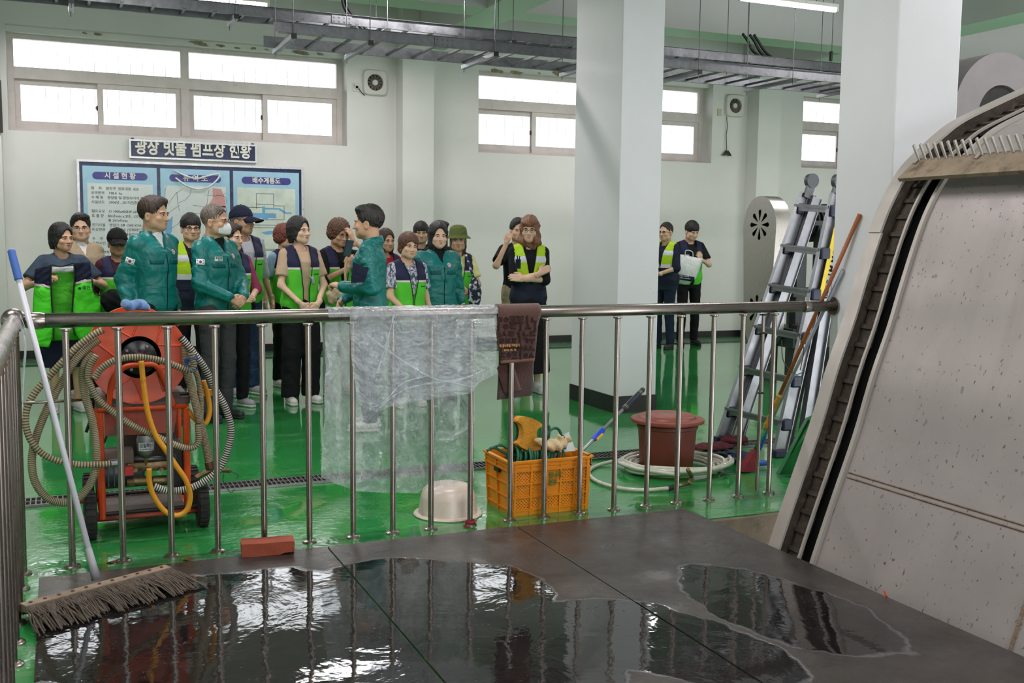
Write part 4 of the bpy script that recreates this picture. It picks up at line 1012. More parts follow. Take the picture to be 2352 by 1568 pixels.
def cloth(name, col, rough=0.85, var=0.1, wr=0.5, gl=0.25):
    k = 'cloth_'+name
    if k in _mc: return _mc[k]
    t = NT(k); c = Vector(srgb(*col))
    n = t.noise(7, 3, 0.5, dist=0.8); n2 = t.noise(3, 2, 0.5, dist=1.5, st=(1, 1, 2))
    colr = t.ramp(t.noise(14, 5), [(0.3, tuple(c*(1-var))), (0.7, tuple(c*(1+var)))])
    b1 = t.bump(t.noise(260, 2), 0.08, 0.001); b2 = t.bump(t.math('ADD', n, n2), wr, 0.03, b1)
    _mc[k] = t.set(col=colr, rough=rough, nrm=b2, spec=gl); return _mc[k]
M_TEAL = cloth('teal_nylon', (4, 112, 110), 0.42, 0.08, 0.9, 0.5); M_TEALD = cloth('teal_trim', (4, 88, 88), 0.5, 0.08, 0.4)
M_BLK = cloth('black', (24, 24, 27), 0.85, 0.1, 0.6); M_CHAR = cloth('charcoal', (62, 62, 66), 0.85, 0.1, 0.7); M_JEAN = cloth('denim', (42, 62, 92), 0.85, 0.18, 0.7); M_NVYC = cloth('navy_cloth', (30, 34, 56), 0.8, 0.1, 0.6)
M_GREY = cloth('pale_grey', (176, 176, 184), 0.8); M_BEIGE = cloth('beige', (196, 168, 142), 0.8); M_TAN = cloth('tan_linen', (178, 158, 132), 0.85, 0.1, 0.8); M_BURG = cloth('burgundy', (76, 34, 48), 0.8); M_YEL = cloth('pale_yellow', (216, 212, 150), 0.8)
M_SLATE = cloth('slate_blue_knit', (62, 74, 90), 0.9, 0.3); M_SKYC = cloth('sky_blue', (150, 176, 204), 0.85); M_WHITEC = cloth('white_cotton', (232, 232, 234), 0.75); M_OLIVE = cloth('olive_felt', (86, 96, 48), 0.8)
M_PATT = None
def patt():
    t = NT('patterned_blouse'); col = t.ramp(t.noise(38, 2, 0.5, dist=1.0, st=(1, 1, 0.6)), [(0.42, srgb(66, 72, 96)), (0.5, srgb(150, 152, 170)), (0.62, srgb(206, 204, 212))]); return t.set(col=col, rough=0.8)
M_PATT = patt()
HAIRM = {k: mat('hair_'+k, c, 0.42, var=0.35, vs=30, bump=0.5, bs=120, spec=0.5) for k, c in (('black', (26, 22, 22)), ('softblack', (40, 34, 32)), ('brown', (92, 60, 42)), ('auburn', (118, 58, 46)), ('grey', (108, 98, 90)), ('darkbrown', (58, 40, 32)), ('lightbrown', (128, 84, 58)))}
M_LIP = mat('lips', (168, 92, 84), 0.45); M_LIPM = mat('lips_pale', (158, 106, 90), 0.5); M_EYEW = mat('eye_white', (214, 206, 200), 0.25); M_IRIS = mat('dark_iris', (26, 18, 16), 0.2); M_BROW = mat('eyebrow_hair', (48, 38, 34), 0.8)
M_SPEC = mat('glasses_metal', (120, 100, 84), 0.3, metal=0.8); M_SPECD = mat('glasses_dark', (40, 36, 36), 0.35)
M_SOLE = mat('shoe_sole', (200, 198, 192), 0.6); M_SHW = mat('shoe_white', (206, 204, 204), 0.6, var=0.1); M_SHB = mat('shoe_black', (30, 30, 34), 0.5); M_SHG = mat('shoe_grey', (150, 150, 156), 0.7)
def vest_mat(name, zs, zt, low, top, stripe, tilt=0.0, bands=()):
    """cloth printed in horizontal blocks by height on the garment"""
    t = NT(name); sep = t.n('ShaderNodeSeparateXYZ'); t.put(sep.inputs[0], t.obj())
    z = sep.outputs[2]
    a = t.ramp(t.noise(10, 4), [(0.3, tuple(Vector(srgb(*low))*0.9)), (0.7, tuple(Vector(srgb(*low))*1.08))])
    col = t.mix(t.math('GREATER_THAN', z, zs), a, srgb(*stripe)); col = t.mix(t.math('GREATER_THAN', z, zt), col, srgb(*top))
    for (b0, b1, c) in bands:
        col = t.mix(t.math('MULTIPLY', t.math('GREATER_THAN', z, b0), t.math('LESS_THAN', z, b1)), col, srgb(*c))
    n = t.noise(6, 3, 0.5, dist=0.8)
    return t.set(col=col, rough=0.7, nrm=t.bump(n, 0.6, 0.03), spec=0.3)
M_VEST = vest_mat('green_vest_cloth', 1.235, 1.253, (90, 200, 56), (34, 36, 68), (230, 212, 220))
M_HIVIS = vest_mat('hivis_vest_cloth', 1.12, 1.12, (30, 36, 56), (178, 214, 40), (178, 214, 40), bands=((1.27, 1.33, (214, 218, 224)), (1.10, 1.15, (214, 218, 224))))
M_PIPE = mat('black_piping', (24, 24, 30), 0.7)
M_GREEN = cloth('plain_green', (84, 200, 46), 0.7, 0.06, 0.5)
def person(name_label, H, px_, Y, yaw, kind='m', hair='short', hcol='black', skin=0, top='jacket', topm=None, vest=None, legs='trousers', legm=None, shoes=None,
           arms=('down', 'down'), hyaw=0.0, tilt=0.0, glasses=None, mask=False, lean=0.0, build=1.0, stance=0.10, extras=None, sleeves='long', cap=None, legpose=None, group=None, cat='person', hroll=0.0, zoff=0.0, headtop=None):
    fem = kind == 'f'; sc = H/1.70
    X = at(px_, 520, Y).x
    root = empty('person', (X, Y, 0), yaw, name_label, cat, group)
    root.scale = (sc, sc, sc)
    b = build*(0.93 if fem else 1.0); SHW = 0.152*b+0.004; SHZ = 1.365
    ax = 0.128*b
    # skeleton
    J = {}
    for s, k in ((1, 0), (-1, 1)):
        wr, pole, fd, nn, curl = ARMS[arms[k]] if isinstance(arms[k], str) else arms[k]
        m = V3(s, 1, 1); sh = V3(s*SHW, 0.01, SHZ); el, w_ = ik(sh, V3(*wr)*m, V3(*pole)*m)
        J[s] = (sh, el, w_, V3(*fd)*m, V3(*nn)*m, curl)
    LG = legpose or {1: ((0.085, 0.0, 0.90), (stance*0.95, -0.015, 0.49), (stance, 0.02, 0.09)), -1: ((-0.085, 0.0, 0.90), (-stance*0.95, -0.015, 0.49), (-stance, 0.02, 0.09))}
    hip = 0.165*b if not fem else 0.168*b
    tor = [(0.84, hip*0.85, 0.10, 0.015), (0.93, hip, 0.118*build, 0.015), (1.05, 0.145*b, 0.108*build, 0.005), (1.18, 0.154*b, 0.115*build, 0.0), (1.30, 0.160*b, 0.115*build, 0.005), (1.355, 0.142*b, 0.092, 0.012), (1.40, 0.090, 0.070, 0.018), (1.45, 0.052, 0.052, 0.022)]
    def torso(P, inf=0.0, z0=0.84, z1=1.46):
        T = [(z if i not in (0, len(tor)-1) else z, hx+inf, hy+inf, cy) for i, (z, hx, hy, cy) in enumerate(tor)]
        d = s_loft(P, [(T[0][0]-0.05,)+T[0][1:]]+T)
        for s_ in (-1, 1): d = smin(d, s_caps(P, (s_*0.03, 0.018, 1.405), (s_*(SHW-0.02), 0.012, 1.370), 0.046+inf*0.6, 0.046+inf*0.6), 0.03)
        return d
    def arm(P, s, ru=0.046, re=0.040, rw=0.030, upto=2.0, inf=0):
        sh, el, w_ = J[s][:3]
        if upto < 1:
            u_ = (el-sh)/np.linalg.norm(el-sh); e1 = sh+(el-sh)*(upto+0.3); d = s_caps(P, sh, e1, ru*b+inf, ru*b+inf+0.010)
            cut = (P-(sh+(el-sh)*upto))@u_; return np.maximum(d, cut)
        d = s_caps(P, sh, el, ru*b+inf, re*b+inf)
        if upto > 1:
            e2 = el+(w_-el)*min(1, upto-1); d = smin(d, s_caps(P, el, e2, re*b+inf, rw+inf), 0.03)
        return d
    sk = skinm(skin)
    # ---- body: one skin mesh (head, neck, arms, hands, trunk and legs)
    def body(P):
        d = torso(P, -0.022)
        for s in (1, -1):
            d = smin(d, arm(P, s, 0.040, 0.034, 0.024, 2.0), 0.03)
            h_, k_, a_ = LG[s]
            d = smin(d, s_caps(P, h_, k_, 0.068, 0.046), 0.03); d = smin(d, s_caps(P, k_, a_, 0.048, 0.030), 0.02)
        return d
    lo = V3(-0.36, -0.36, 0.03); hi = V3(0.36, 0.32, 1.50)
    parts = [surfnet(body, lo, hi, 0.0155)+(0,)]
    hv, hf = get_head(kind); HR = rotm(tilt, hroll, hyaw); HO = V3(0, -0.008, 1.452)
    def hx(v): return (v*1.06) @ HR.T+HO
    parts.append((hx(hv), hf, 0))
    for s in (1, -1):
        sh, el, w_, fd, nn, curl = J[s]
        parts.append(hand_mesh(w_, fd, nn, curl, side=(1 if np.cross(fd, nn)[2] > -0.01 else -1))+(0,))
    npmesh('body', parts, [sk], root)
    # ---- face
    for s in (-1, 1):
        if mask: pass
        m = MB(); m.ell((s*0.030, -0.0755, 0.1135), 0.0125, 0.0085, 0.0042, 12, 8); v = m
        mm = MB(); mm.ell((s*0.030, -0.0758, 0.1135), 0.0125, 0.0085, 0.0040, 12, 8); mm.mi = 1; mm.ell((s*0.030, -0.0808, 0.1135), 0.0048, 0.0040, 0.0040, 10, 6)
        v.b.free()
        for q in mm.b.verts: q.co = Vector(hx(V3(*q.co)))
        mm.build('eye', [M_EYEW, M_IRIS], root, smooth=True)
        mm = MB(); mm.tube([(s*0.0145, -0.0865, 0.1295), (s*0.028, -0.0872, 0.1335), (s*0.042, -0.080, 0.1315), (s*0.050, -0.070, 0.1265)], [0.0030, 0.0044, 0.0036, 0.0016], 6)
        for q in mm.b.verts: q.co = Vector(hx(V3(*q.co)))
        mm.build('eyebrow', M_BROW, root, smooth=True)
        mm = MB(); mm.tube([(s*0.017, -0.0810, 0.1145), (s*0.024, -0.0842, 0.1178), (s*0.035, -0.0820, 0.1178), (s*0.0445, -0.0735, 0.1145)], [0.0016, 0.0024, 0.0024, 0.0014], 5)
        for q in mm.b.verts: q.co = Vector(hx(V3(*q.co)))
        mm.build('eyelid_line', M_BROW, root, smooth=True)
    if not mask:
        mm = MB(); mm.ell((0, -0.0828, 0.0578), 0.0215, 0.0100, 0.0042, 14, 8); mm.ell((0, -0.0808, 0.0480), 0.0175, 0.0095, 0.0046, 14, 8)
        for q in mm.b.verts: q.co = Vector(hx(V3(*q.co)))
        lpo = mm.build('lips', M_LIP if fem else M_LIPM, root, smooth=True); lpo['kind'] = 'stuff'
    if hair:
        v, f = get_hair(hair); hr_v = v.copy()
        npmesh('hair', [(hx(hr_v), f, 0)], [HAIRM[hcol]], root)
    if glasses:
        mm = MB(); gm = M_SPEC if glasses == 'thin' else M_SPECD; rr = 0.0013 if glasses == 'thin' else 0.0019
        for s in (-1, 1):
            mm.tube([(s*0.031+0.0205*math.cos(a)*(1), -0.093+0.006*abs(math.cos(a)), 0.1125+0.0155*math.sin(a)) for a in [2*PI*i/18 for i in range(18)]], rr, 5, closed=True)
            mm.tube([(s*0.0515, -0.087, 0.117), (s*0.072, -0.055, 0.117), (s*0.081, 0.0, 0.113)], rr, 5)
        mm.tube([(-0.011, -0.094, 0.116), (0, -0.097, 0.118), (0.011, -0.094, 0.116)], rr, 5)
        for q in mm.b.verts: q.co = Vector(hx(V3(*q.co)))
        mm.build('glasses', gm, root, smooth=True)
    if mask:
        P_ = []
        for i in range(13):
            t_ = -1+2*i/12; row = []
            for j in range(9):
                u_ = -1+2*j/8; w2 = 1-abs(t_)**2.2*0.45
                x = t_*0.066; y = -0.040-0.078*(1-abs(t_)**1.8)+0.018*abs(u_)**2; z = 0.060+u_*0.044*w2
                row.append(tuple(hx(V3(x, y, z))))
            P_.append(row)
        mo = gridmesh('mask', P_, M_WHITEC, root, thick=0.002)
        mm = MB()
        for s in (-1, 1):
            mm.tube([(s*0.064, -0.045, 0.078), (s*0.080, 0.0, 0.102)], 0.0012, 4); mm.tube([(s*0.064, -0.045, 0.042), (s*0.080, 0.005, 0.085)], 0.0012, 4)
        for q in mm.b.verts: q.co = Vector(hx(V3(*q.co)))
        mm.build('ear_loop', M_WHITEC, mo)
    if cap:
        cm = {'black': M_BLK, 'navy': M_NVYC, 'olive': M_OLIVE}[cap]
        if cap != 'olive':
            def cf(P):
                d = s_ell(P, (0, 0.020, 0.152), (0.089, 0.108, 0.104)); d = smax(d, 0.146-P[:, 2]-np.clip(P[:, 1], -1, 1)*0.12, 0.006)
                return np.maximum(d, -s_ell(P, (0, 0.020, 0.140), (0.083, 0.102, 0.096)))
            v, f = surfnet(cf, (-0.11, -0.12, 0.10), (0.11, 0.15, 0.28), 0.0055)
            co_ = npmesh('cap', [(hx(v), f, 0)], [cm], root)
            P_ = [[tuple(hx(V3(0.078*math.sin(a)*(1-0.18*t_), -0.055-0.125*t_*math.cos(a)**0.8-0.03*math.cos(a), 0.158-0.030*t_-0.028*abs(math.sin(a))**2))) for t_ in np.linspace(0, 1, 7)] for a in np.linspace(-1.45, 1.45, 17)]
            gridmesh('cap_brim', P_, cm, co_, thick=0.004)
            mm = MB(); mm.ell(tuple(hx(V3(0, 0.02, 0.257))), 0.006, 0.006, 0.004, 8, 6); mm.build('cap_button', cm, co_)
        else:
            mm = MB(); mm.lathe([(0.0, 0.115), (0.06, 0.112), (0.086, 0.09), (0.094, 0.03), (0.10, 0.01), (0.132, -0.012), (0.134, -0.016), (0.10, 0.004), (0.088, 0.0)], (0, 0.02, 0.155), 36, sy=1.1)
            for q in mm.b.verts:
                q.co = Vector(hx(V3(q.co.x, q.co.y, q.co.z+0.25*max(0, q.co.y-0.02)-0.0)))
            mm.build('hat', cm, root, smooth=True)
    # ---- trousers or skirt
    lm = legm or M_BLK
    if legs == 'trousers' or legs == 'wide':
        wd = 0.022 if legs == 'wide' else 0.0
        def tf(P):
            d = torso(P, 0.003); d = np.maximum(d, P[:, 2]-1.0)
            for s in (1, -1):
                h_, k_, a_ = [V3(*q) for q in LG[s]]
                d = smin(d, s_caps(P, h_, k_, 0.090, 0.066+wd), 0.03); e = a_+(k_-a_)*0.02
                d = smin(d, s_caps(P, k_, e, 0.066+wd, 0.056+wd*1.3), 0.02)
            d = np.maximum(d, 0.065-P[:, 2])
            return d+0.0030*np.sin(P[:, 2]*45+P[:, 0]*30)*np.sin(P[:, 1]*25+P[:, 2]*12)
        v, f = surfnet(tf, (-0.30, -0.34, 0.04), (0.30, 0.34, 1.03), 0.0125); npmesh('trousers', [(v, f, 0)], [lm], root)
    else:
        zb = 0.42 if legs == 'skirt' else 0.20
        def tf(P):
            rx = np.interp(P[:, 2], [zb, 0.8, 1.0], [0.225, 0.19, 0.15]); ry = np.interp(P[:, 2], [zb, 0.8, 1.0], [0.17, 0.145, 0.12])
            a = np.arctan2(P[:, 1], P[:, 0]); k = np.sqrt((P[:, 0]/rx)**2+(P[:, 1]/ry)**2)
            d = (k-1-0.035*np.sin(a*9)*np.interp(P[:, 2], [zb, 1.0], [1, 0]))*0.15
            return np.maximum(d, np.maximum(zb-P[:, 2], P[:, 2]-1.0))
        v, f = surfnet(tf, (-0.26, -0.22, zb-0.03), (0.26, 0.22, 1.03), 0.0125); npmesh('skirt', [(v, f, 0)], [lm], root)
    # ---- shoes
    sm = shoes or M_SHB
    for s in (1, -1):
        h_, k_, a_ = [V3(*q) for q in LG[s]]; a2 = V3(a_[0], a_[1], 0)
        toe = V3(0.18*s, -1, 0)/np.linalg.norm(V3(0.18*s, -1, 0))
        z0 = a_[2]-0.09
        def sf(P):
            d = s_caps(P, a2+V3(0, 0.02, z0+0.045), a2+toe*0.135+V3(0, 0, z0+0.034), 0.040, 0.036); d = smin(d, s_caps(P, a2+V3(0, 0, z0+0.06), a2+V3(0, 0.005, z0+0.10), 0.040, 0.036), 0.02)
            return np.maximum(d, z0+0.004-P[:, 2])
        c_ = a2+toe*0.06
        v, f = surfnet(sf, (c_[0]-0.13, c_[1]-0.16, z0-0.01), (c_[0]+0.13, c_[1]+0.14, z0+0.16), 0.009)
        so = npmesh('shoe', [(v, f, 0)], [sm], root)
        def sf2(P):
            d = s_caps(P, a2+V3(0, 0.02, z0+0.02), a2+toe*0.137+V3(0, 0, z0+0.02), 0.043, 0.040); return np.maximum(np.maximum(d, z0-P[:, 2]), P[:, 2]-z0-0.022)
        v, f = surfnet(sf2, (c_[0]-0.13, c_[1]-0.16, z0-0.008), (c_[0]+0.13, c_[1]+0.14, z0+0.04), 0.009)
        npmesh('shoe_sole', [(v, f, 0)], [M_SOLE if sm is not M_SHB else M_SHB], so)
    # ---- upper garment
    tm = topm or M_TEAL
    jk = top == 'jacket'; INF = 0.014 if jk else 0.004; zhem = 0.86 if jk else 0.90
    up_to = {'long': 1.93, 'short': 0.72, 'elbow': 1.05, 'roll': 1.6}[sleeves]
    def gf(P):
        d = torso(P, INF); d = np.maximum(d, zhem-P[:, 2])
        if jk: d = smin(d, s_caps(P, (0, 0.020, 1.38), (0, 0.026, 1.440), 0.073, 0.072), 0.02)
        a_inf = 0.014 if jk else 0.008
        for s in (1, -1):
            e = arm(P, s, 0.052+a_inf, 0.045+a_inf, 0.034+a_inf*0.7, up_to); 
            if jk: e = e+0.0035*np.sin(P[:, 2]*70+P[:, 0]*40)+0.002*np.sin(P[:, 2]*120-P[:, 1]*70)
            d = smin(d, e, 0.035)
        if jk: d = d+0.0032*np.sin(P[:, 2]*38+P[:, 0]*22)*np.sin(P[:, 0]*33+P[:, 1]*10)
        neck = s_caps(P, (0, 0.00, 1.42), (0, -0.02, 1.60), 0.062 if jk else 0.060, 0.062)
        d = smax(d, -neck, 0.008)
        if jk:
            w_ = np.interp(P[:, 2], [1.285, 1.42, 1.5], [-0.01, 0.040, 0.05]); d = smax(d, -np.maximum(np.abs(P[:, 0])-w_, P[:, 1]+0.01), 0.004)
        return d
    v, f = surfnet(gf, (-0.40, -0.40, zhem-0.03), (0.40, 0.30, 1.53), 0.0115); npmesh('jacket' if jk else 'shirt', [(v, f, 0)], [tm], root)
    def cast(x, z, fn, y0=-0.42, side=(0, 1, 0)):
        p = V3(x, y0, z)[None] if np.isscalar(x) else np.stack([x, np.full_like(x, y0), z], 1); dv = V3(*side)
        for _ in range(40):
            d = fn(p); p = p+dv*np.clip(d, -0.02, 0.05)[:, None]*0.85
        return p
    def decal(nm, x0, x1, z0, z1, m, fn, nx=6, nz=5, off=0.003, par=root, y0=-0.42, shape=None):
        xs, zs = np.linspace(x0, x1, nx), np.linspace(z0, z1, nz); G = np.array([(x, z) for x in xs for z in zs])
        p = cast(G[:, 0], G[:, 1], fn, y0); p[:, 1] -= off
        fs = [(i*nz+j, (i+1)*nz+j, (i+1)*nz+j+1, i*nz+j+1) for i in range(nx-1) for j in range(nz-1)]
        if shape == 'disc':
            cx, cz = (x0+x1)/2, (z0+z1)/2; r_ = (x1-x0)/2
            G = np.array([(cx, cz)]+[(cx+r_*q*math.cos(a), cz+r_*q*math.sin(a)) for q in (0.5, 1) for a in np.linspace(0, 2*PI, 16, endpoint=False)])
            p = cast(G[:, 0], G[:, 1], fn, y0); p[:, 1] -= off
            fs = [(0, 1+i, 1+(i+1) % 16) for i in range(16)]+[(1+i, 17+i, 17+(i+1) % 16, 1+(i+1) % 16) for i in range(16)]
        me = bpy.data.meshes.new(nm); me.from_pydata(p.tolist(), [], fs); me.update(); return link(nm, me, m, par, None, True)
    def strip(nm, pts, r, m, fn, off=0.001, par=root):
        pts = np.array(pts); p = cast(pts[:, 0], pts[:, 1], fn); p[:, 1] -= off
        mm = MB(); mm.tube([tuple(q) for q in p], r, 6); return mm.build(nm, m, par, smooth=True)
    if jk:
        def uf(P):
            d = torso(P, -0.006); d = smin(d, s_caps(P, (0, 0.020, 1.40), (0, 0.018, 1.452), 0.060, 0.063), 0.02)
            d = np.maximum(d, np.maximum(1.22-P[:, 2], P[:, 2]-1.462)); return smax(d, -s_caps(P, (0, -0.085, 1.50), (0, -0.07, 1.40), 0.05, 0.008), 0.004)
        v, f = surfnet(uf, (-0.2, -0.16, 1.2), (0.2, 0.16, 1.5), 0.0105); npmesh('undershirt', [(v, f, 0)], [(extras or {}).get('under', M_BLK)], root)
        # collar: standing band with two lapels
        P_ = []
        for i in range(25):
            a = -PI*0.76+2*PI*0.76*i/24; ca, sa = math.cos(a), math.sin(a)     # a=0 at the back
            r0, r1 = 0.066, 0.098; fr = abs(a)/(PI*0.76); drop = 0.060*fr**3
            P_.append([(r0*sa, 0.020+r0*ca, 1.478-0.030*fr-0.01*fr**3), (0.076*sa, 0.022+0.078*ca, 1.482-0.032*fr), (r1*sa*1.0, 0.020+r1*ca, 1.430-0.025*fr-drop)])
        gridmesh('collar', P_, tm, root, thick=0.006)
        if topm in (None, M_TEAL):
            strip('front_placket', [(0.004+0.002*math.sin(i), z) for i, z in enumerate(np.linspace(0.875, 1.36, 14))], 0.0035, M_BLK, gf)
            mm = MB()
            for s in (-1, 1):
                d_ = decal('pocket_flap', s*0.085-0.05, s*0.085+0.05, 1.215, 1.25, M_TEALD, gf, 7, 4, 0.006)
                md = d_.modifiers.new('s', 'SOLIDIFY'); md.thickness = 0.004
            mm.b.free()
            strip('hem_band', [(x, 0.885) for x in np.linspace(-0.15, 0.15, 13)], 0.004, M_TEALD, gf)
    ex = extras or {}
    if vest:
        vm = {'green': M_VEST, 'hivis': M_HIVIS}[vest]; vb = ex.get('vopen', 0.0)
        def vf(P):
            d = torso(P, 0.018+(0.012 if vest == 'hivis' else 0.008)); d = np.maximum(d, (0.84 if vest == 'green' else 0.80)-P[:, 2])
            zz = P[:, 2]
            # shoulders reach outwards over the shirt
            for s in (1, -1): d = smin(d, s_caps(P, (s*0.06, 0.012, 1.382), (s*(SHW-0.004), 0.01, 1.362), 0.060, 0.056), 0.03)
            for s in (1, -1):
                sh, el = J[s][:2]; out = sh+V3(s*0.045, 0, 0)
                d = smax(d, -s_caps(P, out, out+(el-sh)*0.75+V3(s*0.03, 0, 0), 0.068, 0.070), 0.01)
            d = smax(d, -s_caps(P, (0, 0.005, 1.44), (0, -0.02, 1.60), 0.078, 0.085), 0.008)
            # V opening at the front
            w_ = np.interp(zz, [0.8, 1.06, 1.12, 1.42, 1.5], [0.004+vb, 0.004+vb, 0.014+vb, 0.070, 0.075])
            cutf = np.maximum(np.abs(P[:, 0])-w_, P[:, 1]+0.02)
            return smax(d, -cutf, 0.004)
        v, f = surfnet(vf, (-0.30, -0.24, 0.78), (0.30, 0.24, 1.50), 0.0105); vo = npmesh('vest', [(v, f, 0)], [vm], root)
        if vest == 'green':
            for s in (-1, 1):
                Z_ = np.linspace(0.86, 1.42, 18); W_ = np.interp(Z_, [0.8, 1.06, 1.12, 1.42, 1.5], [0.008+vb, 0.008+vb, 0.018+vb, 0.074, 0.079])
                strip('piping', [(s*w__, z) for w__, z in zip(W_, Z_)], 0.0042, M_PIPE, vf, par=vo)
            decal('logo', 0.075, 0.088, 1.185, 1.198, M_NVYC, vf, off=0.002, shape='disc', par=vo)
            for i in range(3): decal('logo_letter', 0.092+i*0.014, 0.103+i*0.014, 1.186, 1.197, M_NVYC, vf, 3, 3, 0.002, par=vo)
        else:
            strip('zip', [(0, z) for z in np.linspace(0.83, 1.10, 10)], 0.004, M_BLK, vf, par=vo)
            for s in (-1, 1): decal('pocket_flap', s*0.10-0.05, s*0.10+0.05, 1.00, 1.03, M_NVYC, vf, 6, 4, 0.006, par=vo)
    gfun = vf if vest else gf
    if 'flag' in ex:        # flag patch on the wearer's right upper sleeve
        sh, el = J[-1][:2]; c_ = sh+(el-sh)*0.45
        ax_ = (el-sh)/np.linalg.norm(el-sh); ang = ex['flag']      # outward direction of the patch
        o_ = V3(math.sin(ang)*-1, -math.cos(ang), 0); o_ = o_-ax_*(o_@ax_); o_ /= np.linalg.norm(o_); u_ = np.cross(o_, ax_); u_ = u_ if u_[0] > 0 else -u_
        R_ = 0.072
        def pt(u, v, lift=0): return c_-ax_*v+u_*math.sin(u/R_)*R_+o_*(R_*math.cos(u/R_)+lift)
        P_ = [[tuple(pt(u, v)) for v in np.linspace(-0.022, 0.022, 4)] for u in np.linspace(-0.033, 0.033, 7)]
        fo = gridmesh('flag_patch', P_, M_WHITEC, root, thick=0.002)
        for mm_, a0 in ((mat('flag_red', (196, 40, 56), 0.6), 0.4), (mat('flag_blue', (30, 52, 130), 0.6), 0.4+PI)):
            mm = MB(); mm.face([mm.b.verts.new(tuple(pt(0.011*math.cos(a), 0.011*math.sin(a), 0.0035))) for a in np.linspace(a0, a0+PI, 10)]); mm.build('flag_emblem', mm_, fo)
        for (u, v, r__) in ((-0.021, -0.012, 0.6), (0.021, -0.012, -0.6), (-0.021, 0.012, -0.6), (0.021, 0.012, 0.6)):
            mm = MB()
            for k in (-1, 0, 1):
                cu, cv = u+k*0.0026*math.sin(r__), v+k*0.0026*math.cos(r__)*1.0; du, dv = 0.004*math.cos(r__), -0.004*math.sin(r__)*-1
                A_, B_ = pt(cu-du, cv+dv, 0.0035), pt(cu+du, cv-dv, 0.0035); nrm_ = np.cross(B_-A_, o_); nrm_ = nrm_/np.linalg.norm(nrm_)*0.0008
                mm.face([mm.b.verts.new(tuple(q)) for q in (A_-nrm_, B_-nrm_, B_+nrm_, A_+nrm_)])
            mm.build('flag_bars', M_BLK, fo)['kind'] = 'stuff'
    if 'tab' in ex:
        s = ex['tab']; sh, el = J[s][:2]; c_ = sh+(el-sh)*0.45; mm = MB(); o_ = V3(s*0.9, -0.45, 0); o_ /= np.linalg.norm(o_); t_ = V3(s*0.45, 0.9, 0)*s
        mm.obox(tuple(c_+o_*0.072), tuple(t_*0.055), tuple(o_*0.004), (0, 0, 0.014)); mm.build('velcro_tab', M_BLK, root)
    if 'badge' in ex:
        bx_ = ex['badge']; bo = decal('round_badge', bx_-0.020, bx_+0.020, 1.285, 1.325, M_WHITEC, gf, off=0.004, shape='disc'); decal('badge_ring', bx_-0.014, bx_+0.014, 1.291, 1.319, mat('badge_orange', (214, 92, 74), 0.6), gf, off=0.0055, shape='disc', par=bo); decal('badge_centre', bx_-0.006, bx_+0.006, 1.299, 1.311, M_WHITEC, gf, off=0.007, shape='disc', par=bo)
    if 'name' in ex:
        no = decal('name_patch', -0.118, -0.058, 1.268, 1.302, M_WHITEC, gf, 5, 4, 0.004)
        for i in range(4): decal('name_letter', -0.112+i*0.013, -0.103+i*0.013, 1.287, 1.297, M_NVYC, gf, 3, 3, 0.006, par=no)
        for i in range(3): decal('name_letter', -0.095+i*0.010, -0.088+i*0.010, 1.273, 1.280, M_NVYC, gf, 3, 3, 0.006, par=no)
    if 'strap' in ex:
        x0, z0, x1, z1, mm_, ww = ex['strap']; t_ = np.linspace(0, 1, 14); xs = x0+(x1-x0)*t_; zs = z0+(z1-z0)*t_
        p = cast(xs, zs, gfun); p[:, 1] -= 0.004
        d_ = V3(x1-x0, 0, z1-z0); d_ /= np.linalg.norm(d_); n_ = V3(d_[2], 0, -d_[0])*ww/2
        gridmesh('bag_strap', [[tuple(q-n_), tuple(q), tuple(q+n_)] for q in p], mm_, root, thick=0.003)
    if 'pants_hem' in ex: pass
    return root, J, dict(gf=gf, cast=cast, hx=hx, sc=sc, gfun=gfun)
# ------------------------------------------------------------------ the visitors
R_ = math.radians
G1 = None
P = {}
FISTSIDE = ((0.17, -0.185, 1.10), (0.5, 0.9, -0.7), (-0.45, -0.85, 0.25), (0.3, 0.1, 0.9), 0.95)
JDN = ((0.225, 0.02, 0.87), (0.1, 1, 0), (0, -0.1, -1), (1, -0.1, 0), 0.4)
PH3 = ((0.045, -0.27, 1.245), (0.8, 0.2, -0.9), (-0.25, -0.4, 0.85), (0.5, -0.6, -0.3), 0.5)
_HU = ((0.10, -0.25, 1.49), (0.5, -0.3, -1), (-0.1, -0.30, 1), (0.7, -0.6, 0.1), 0.5)
def man(*a, **k): return person(*a, **k)
P[2] = person('man in tan linen jacket and thin glasses behind the woman holding a vest', 1.70, 184, 10.5, R_(25), 'm', 'short', 'black', 0, 'jacket', M_TAN, None, 'trousers', M_BLK, M_SHW, ('down', 'down'), hyaw=R_(-25), glasses='thin', extras={'under': M_WHITEC})
P[1] = person('woman with black bob and slate shirt holding up an open green vest, white clogs', 1.60, 141, 9.65, R_(8), 'f', 'bob', 'black', 1, 'shirt', M_SLATE, None, 'skirt', M_NVYC, M_SHW, ('vest', 'vest'), sleeves='short', hyaw=R_(28), build=1.1)
P[3] = person('short woman in black cap, glasses and burgundy shirt under a green vest', 1.56, 268, 9.8, R_(10), 'f', 'undercap', 'softblack', 1, 'shirt', M_BURG, 'green', 'trousers', M_BLK, M_SHB, ('down', 'down'), sleeves='elbow', glasses='dark', cap='black', hyaw=R_(-5), tilt=0.08, extras={'vopen': 0.012})
P[5] = person('man with glasses in a yellow and navy safety vest between the two teal jackets', 1.71, 438, 10.3, R_(5), 'm', 'bowl', 'black', 0, 'shirt', M_BLK, 'hivis', 'trousers', M_BLK, M_SHB, ('back', 'down'), sleeves='long', glasses='dark')
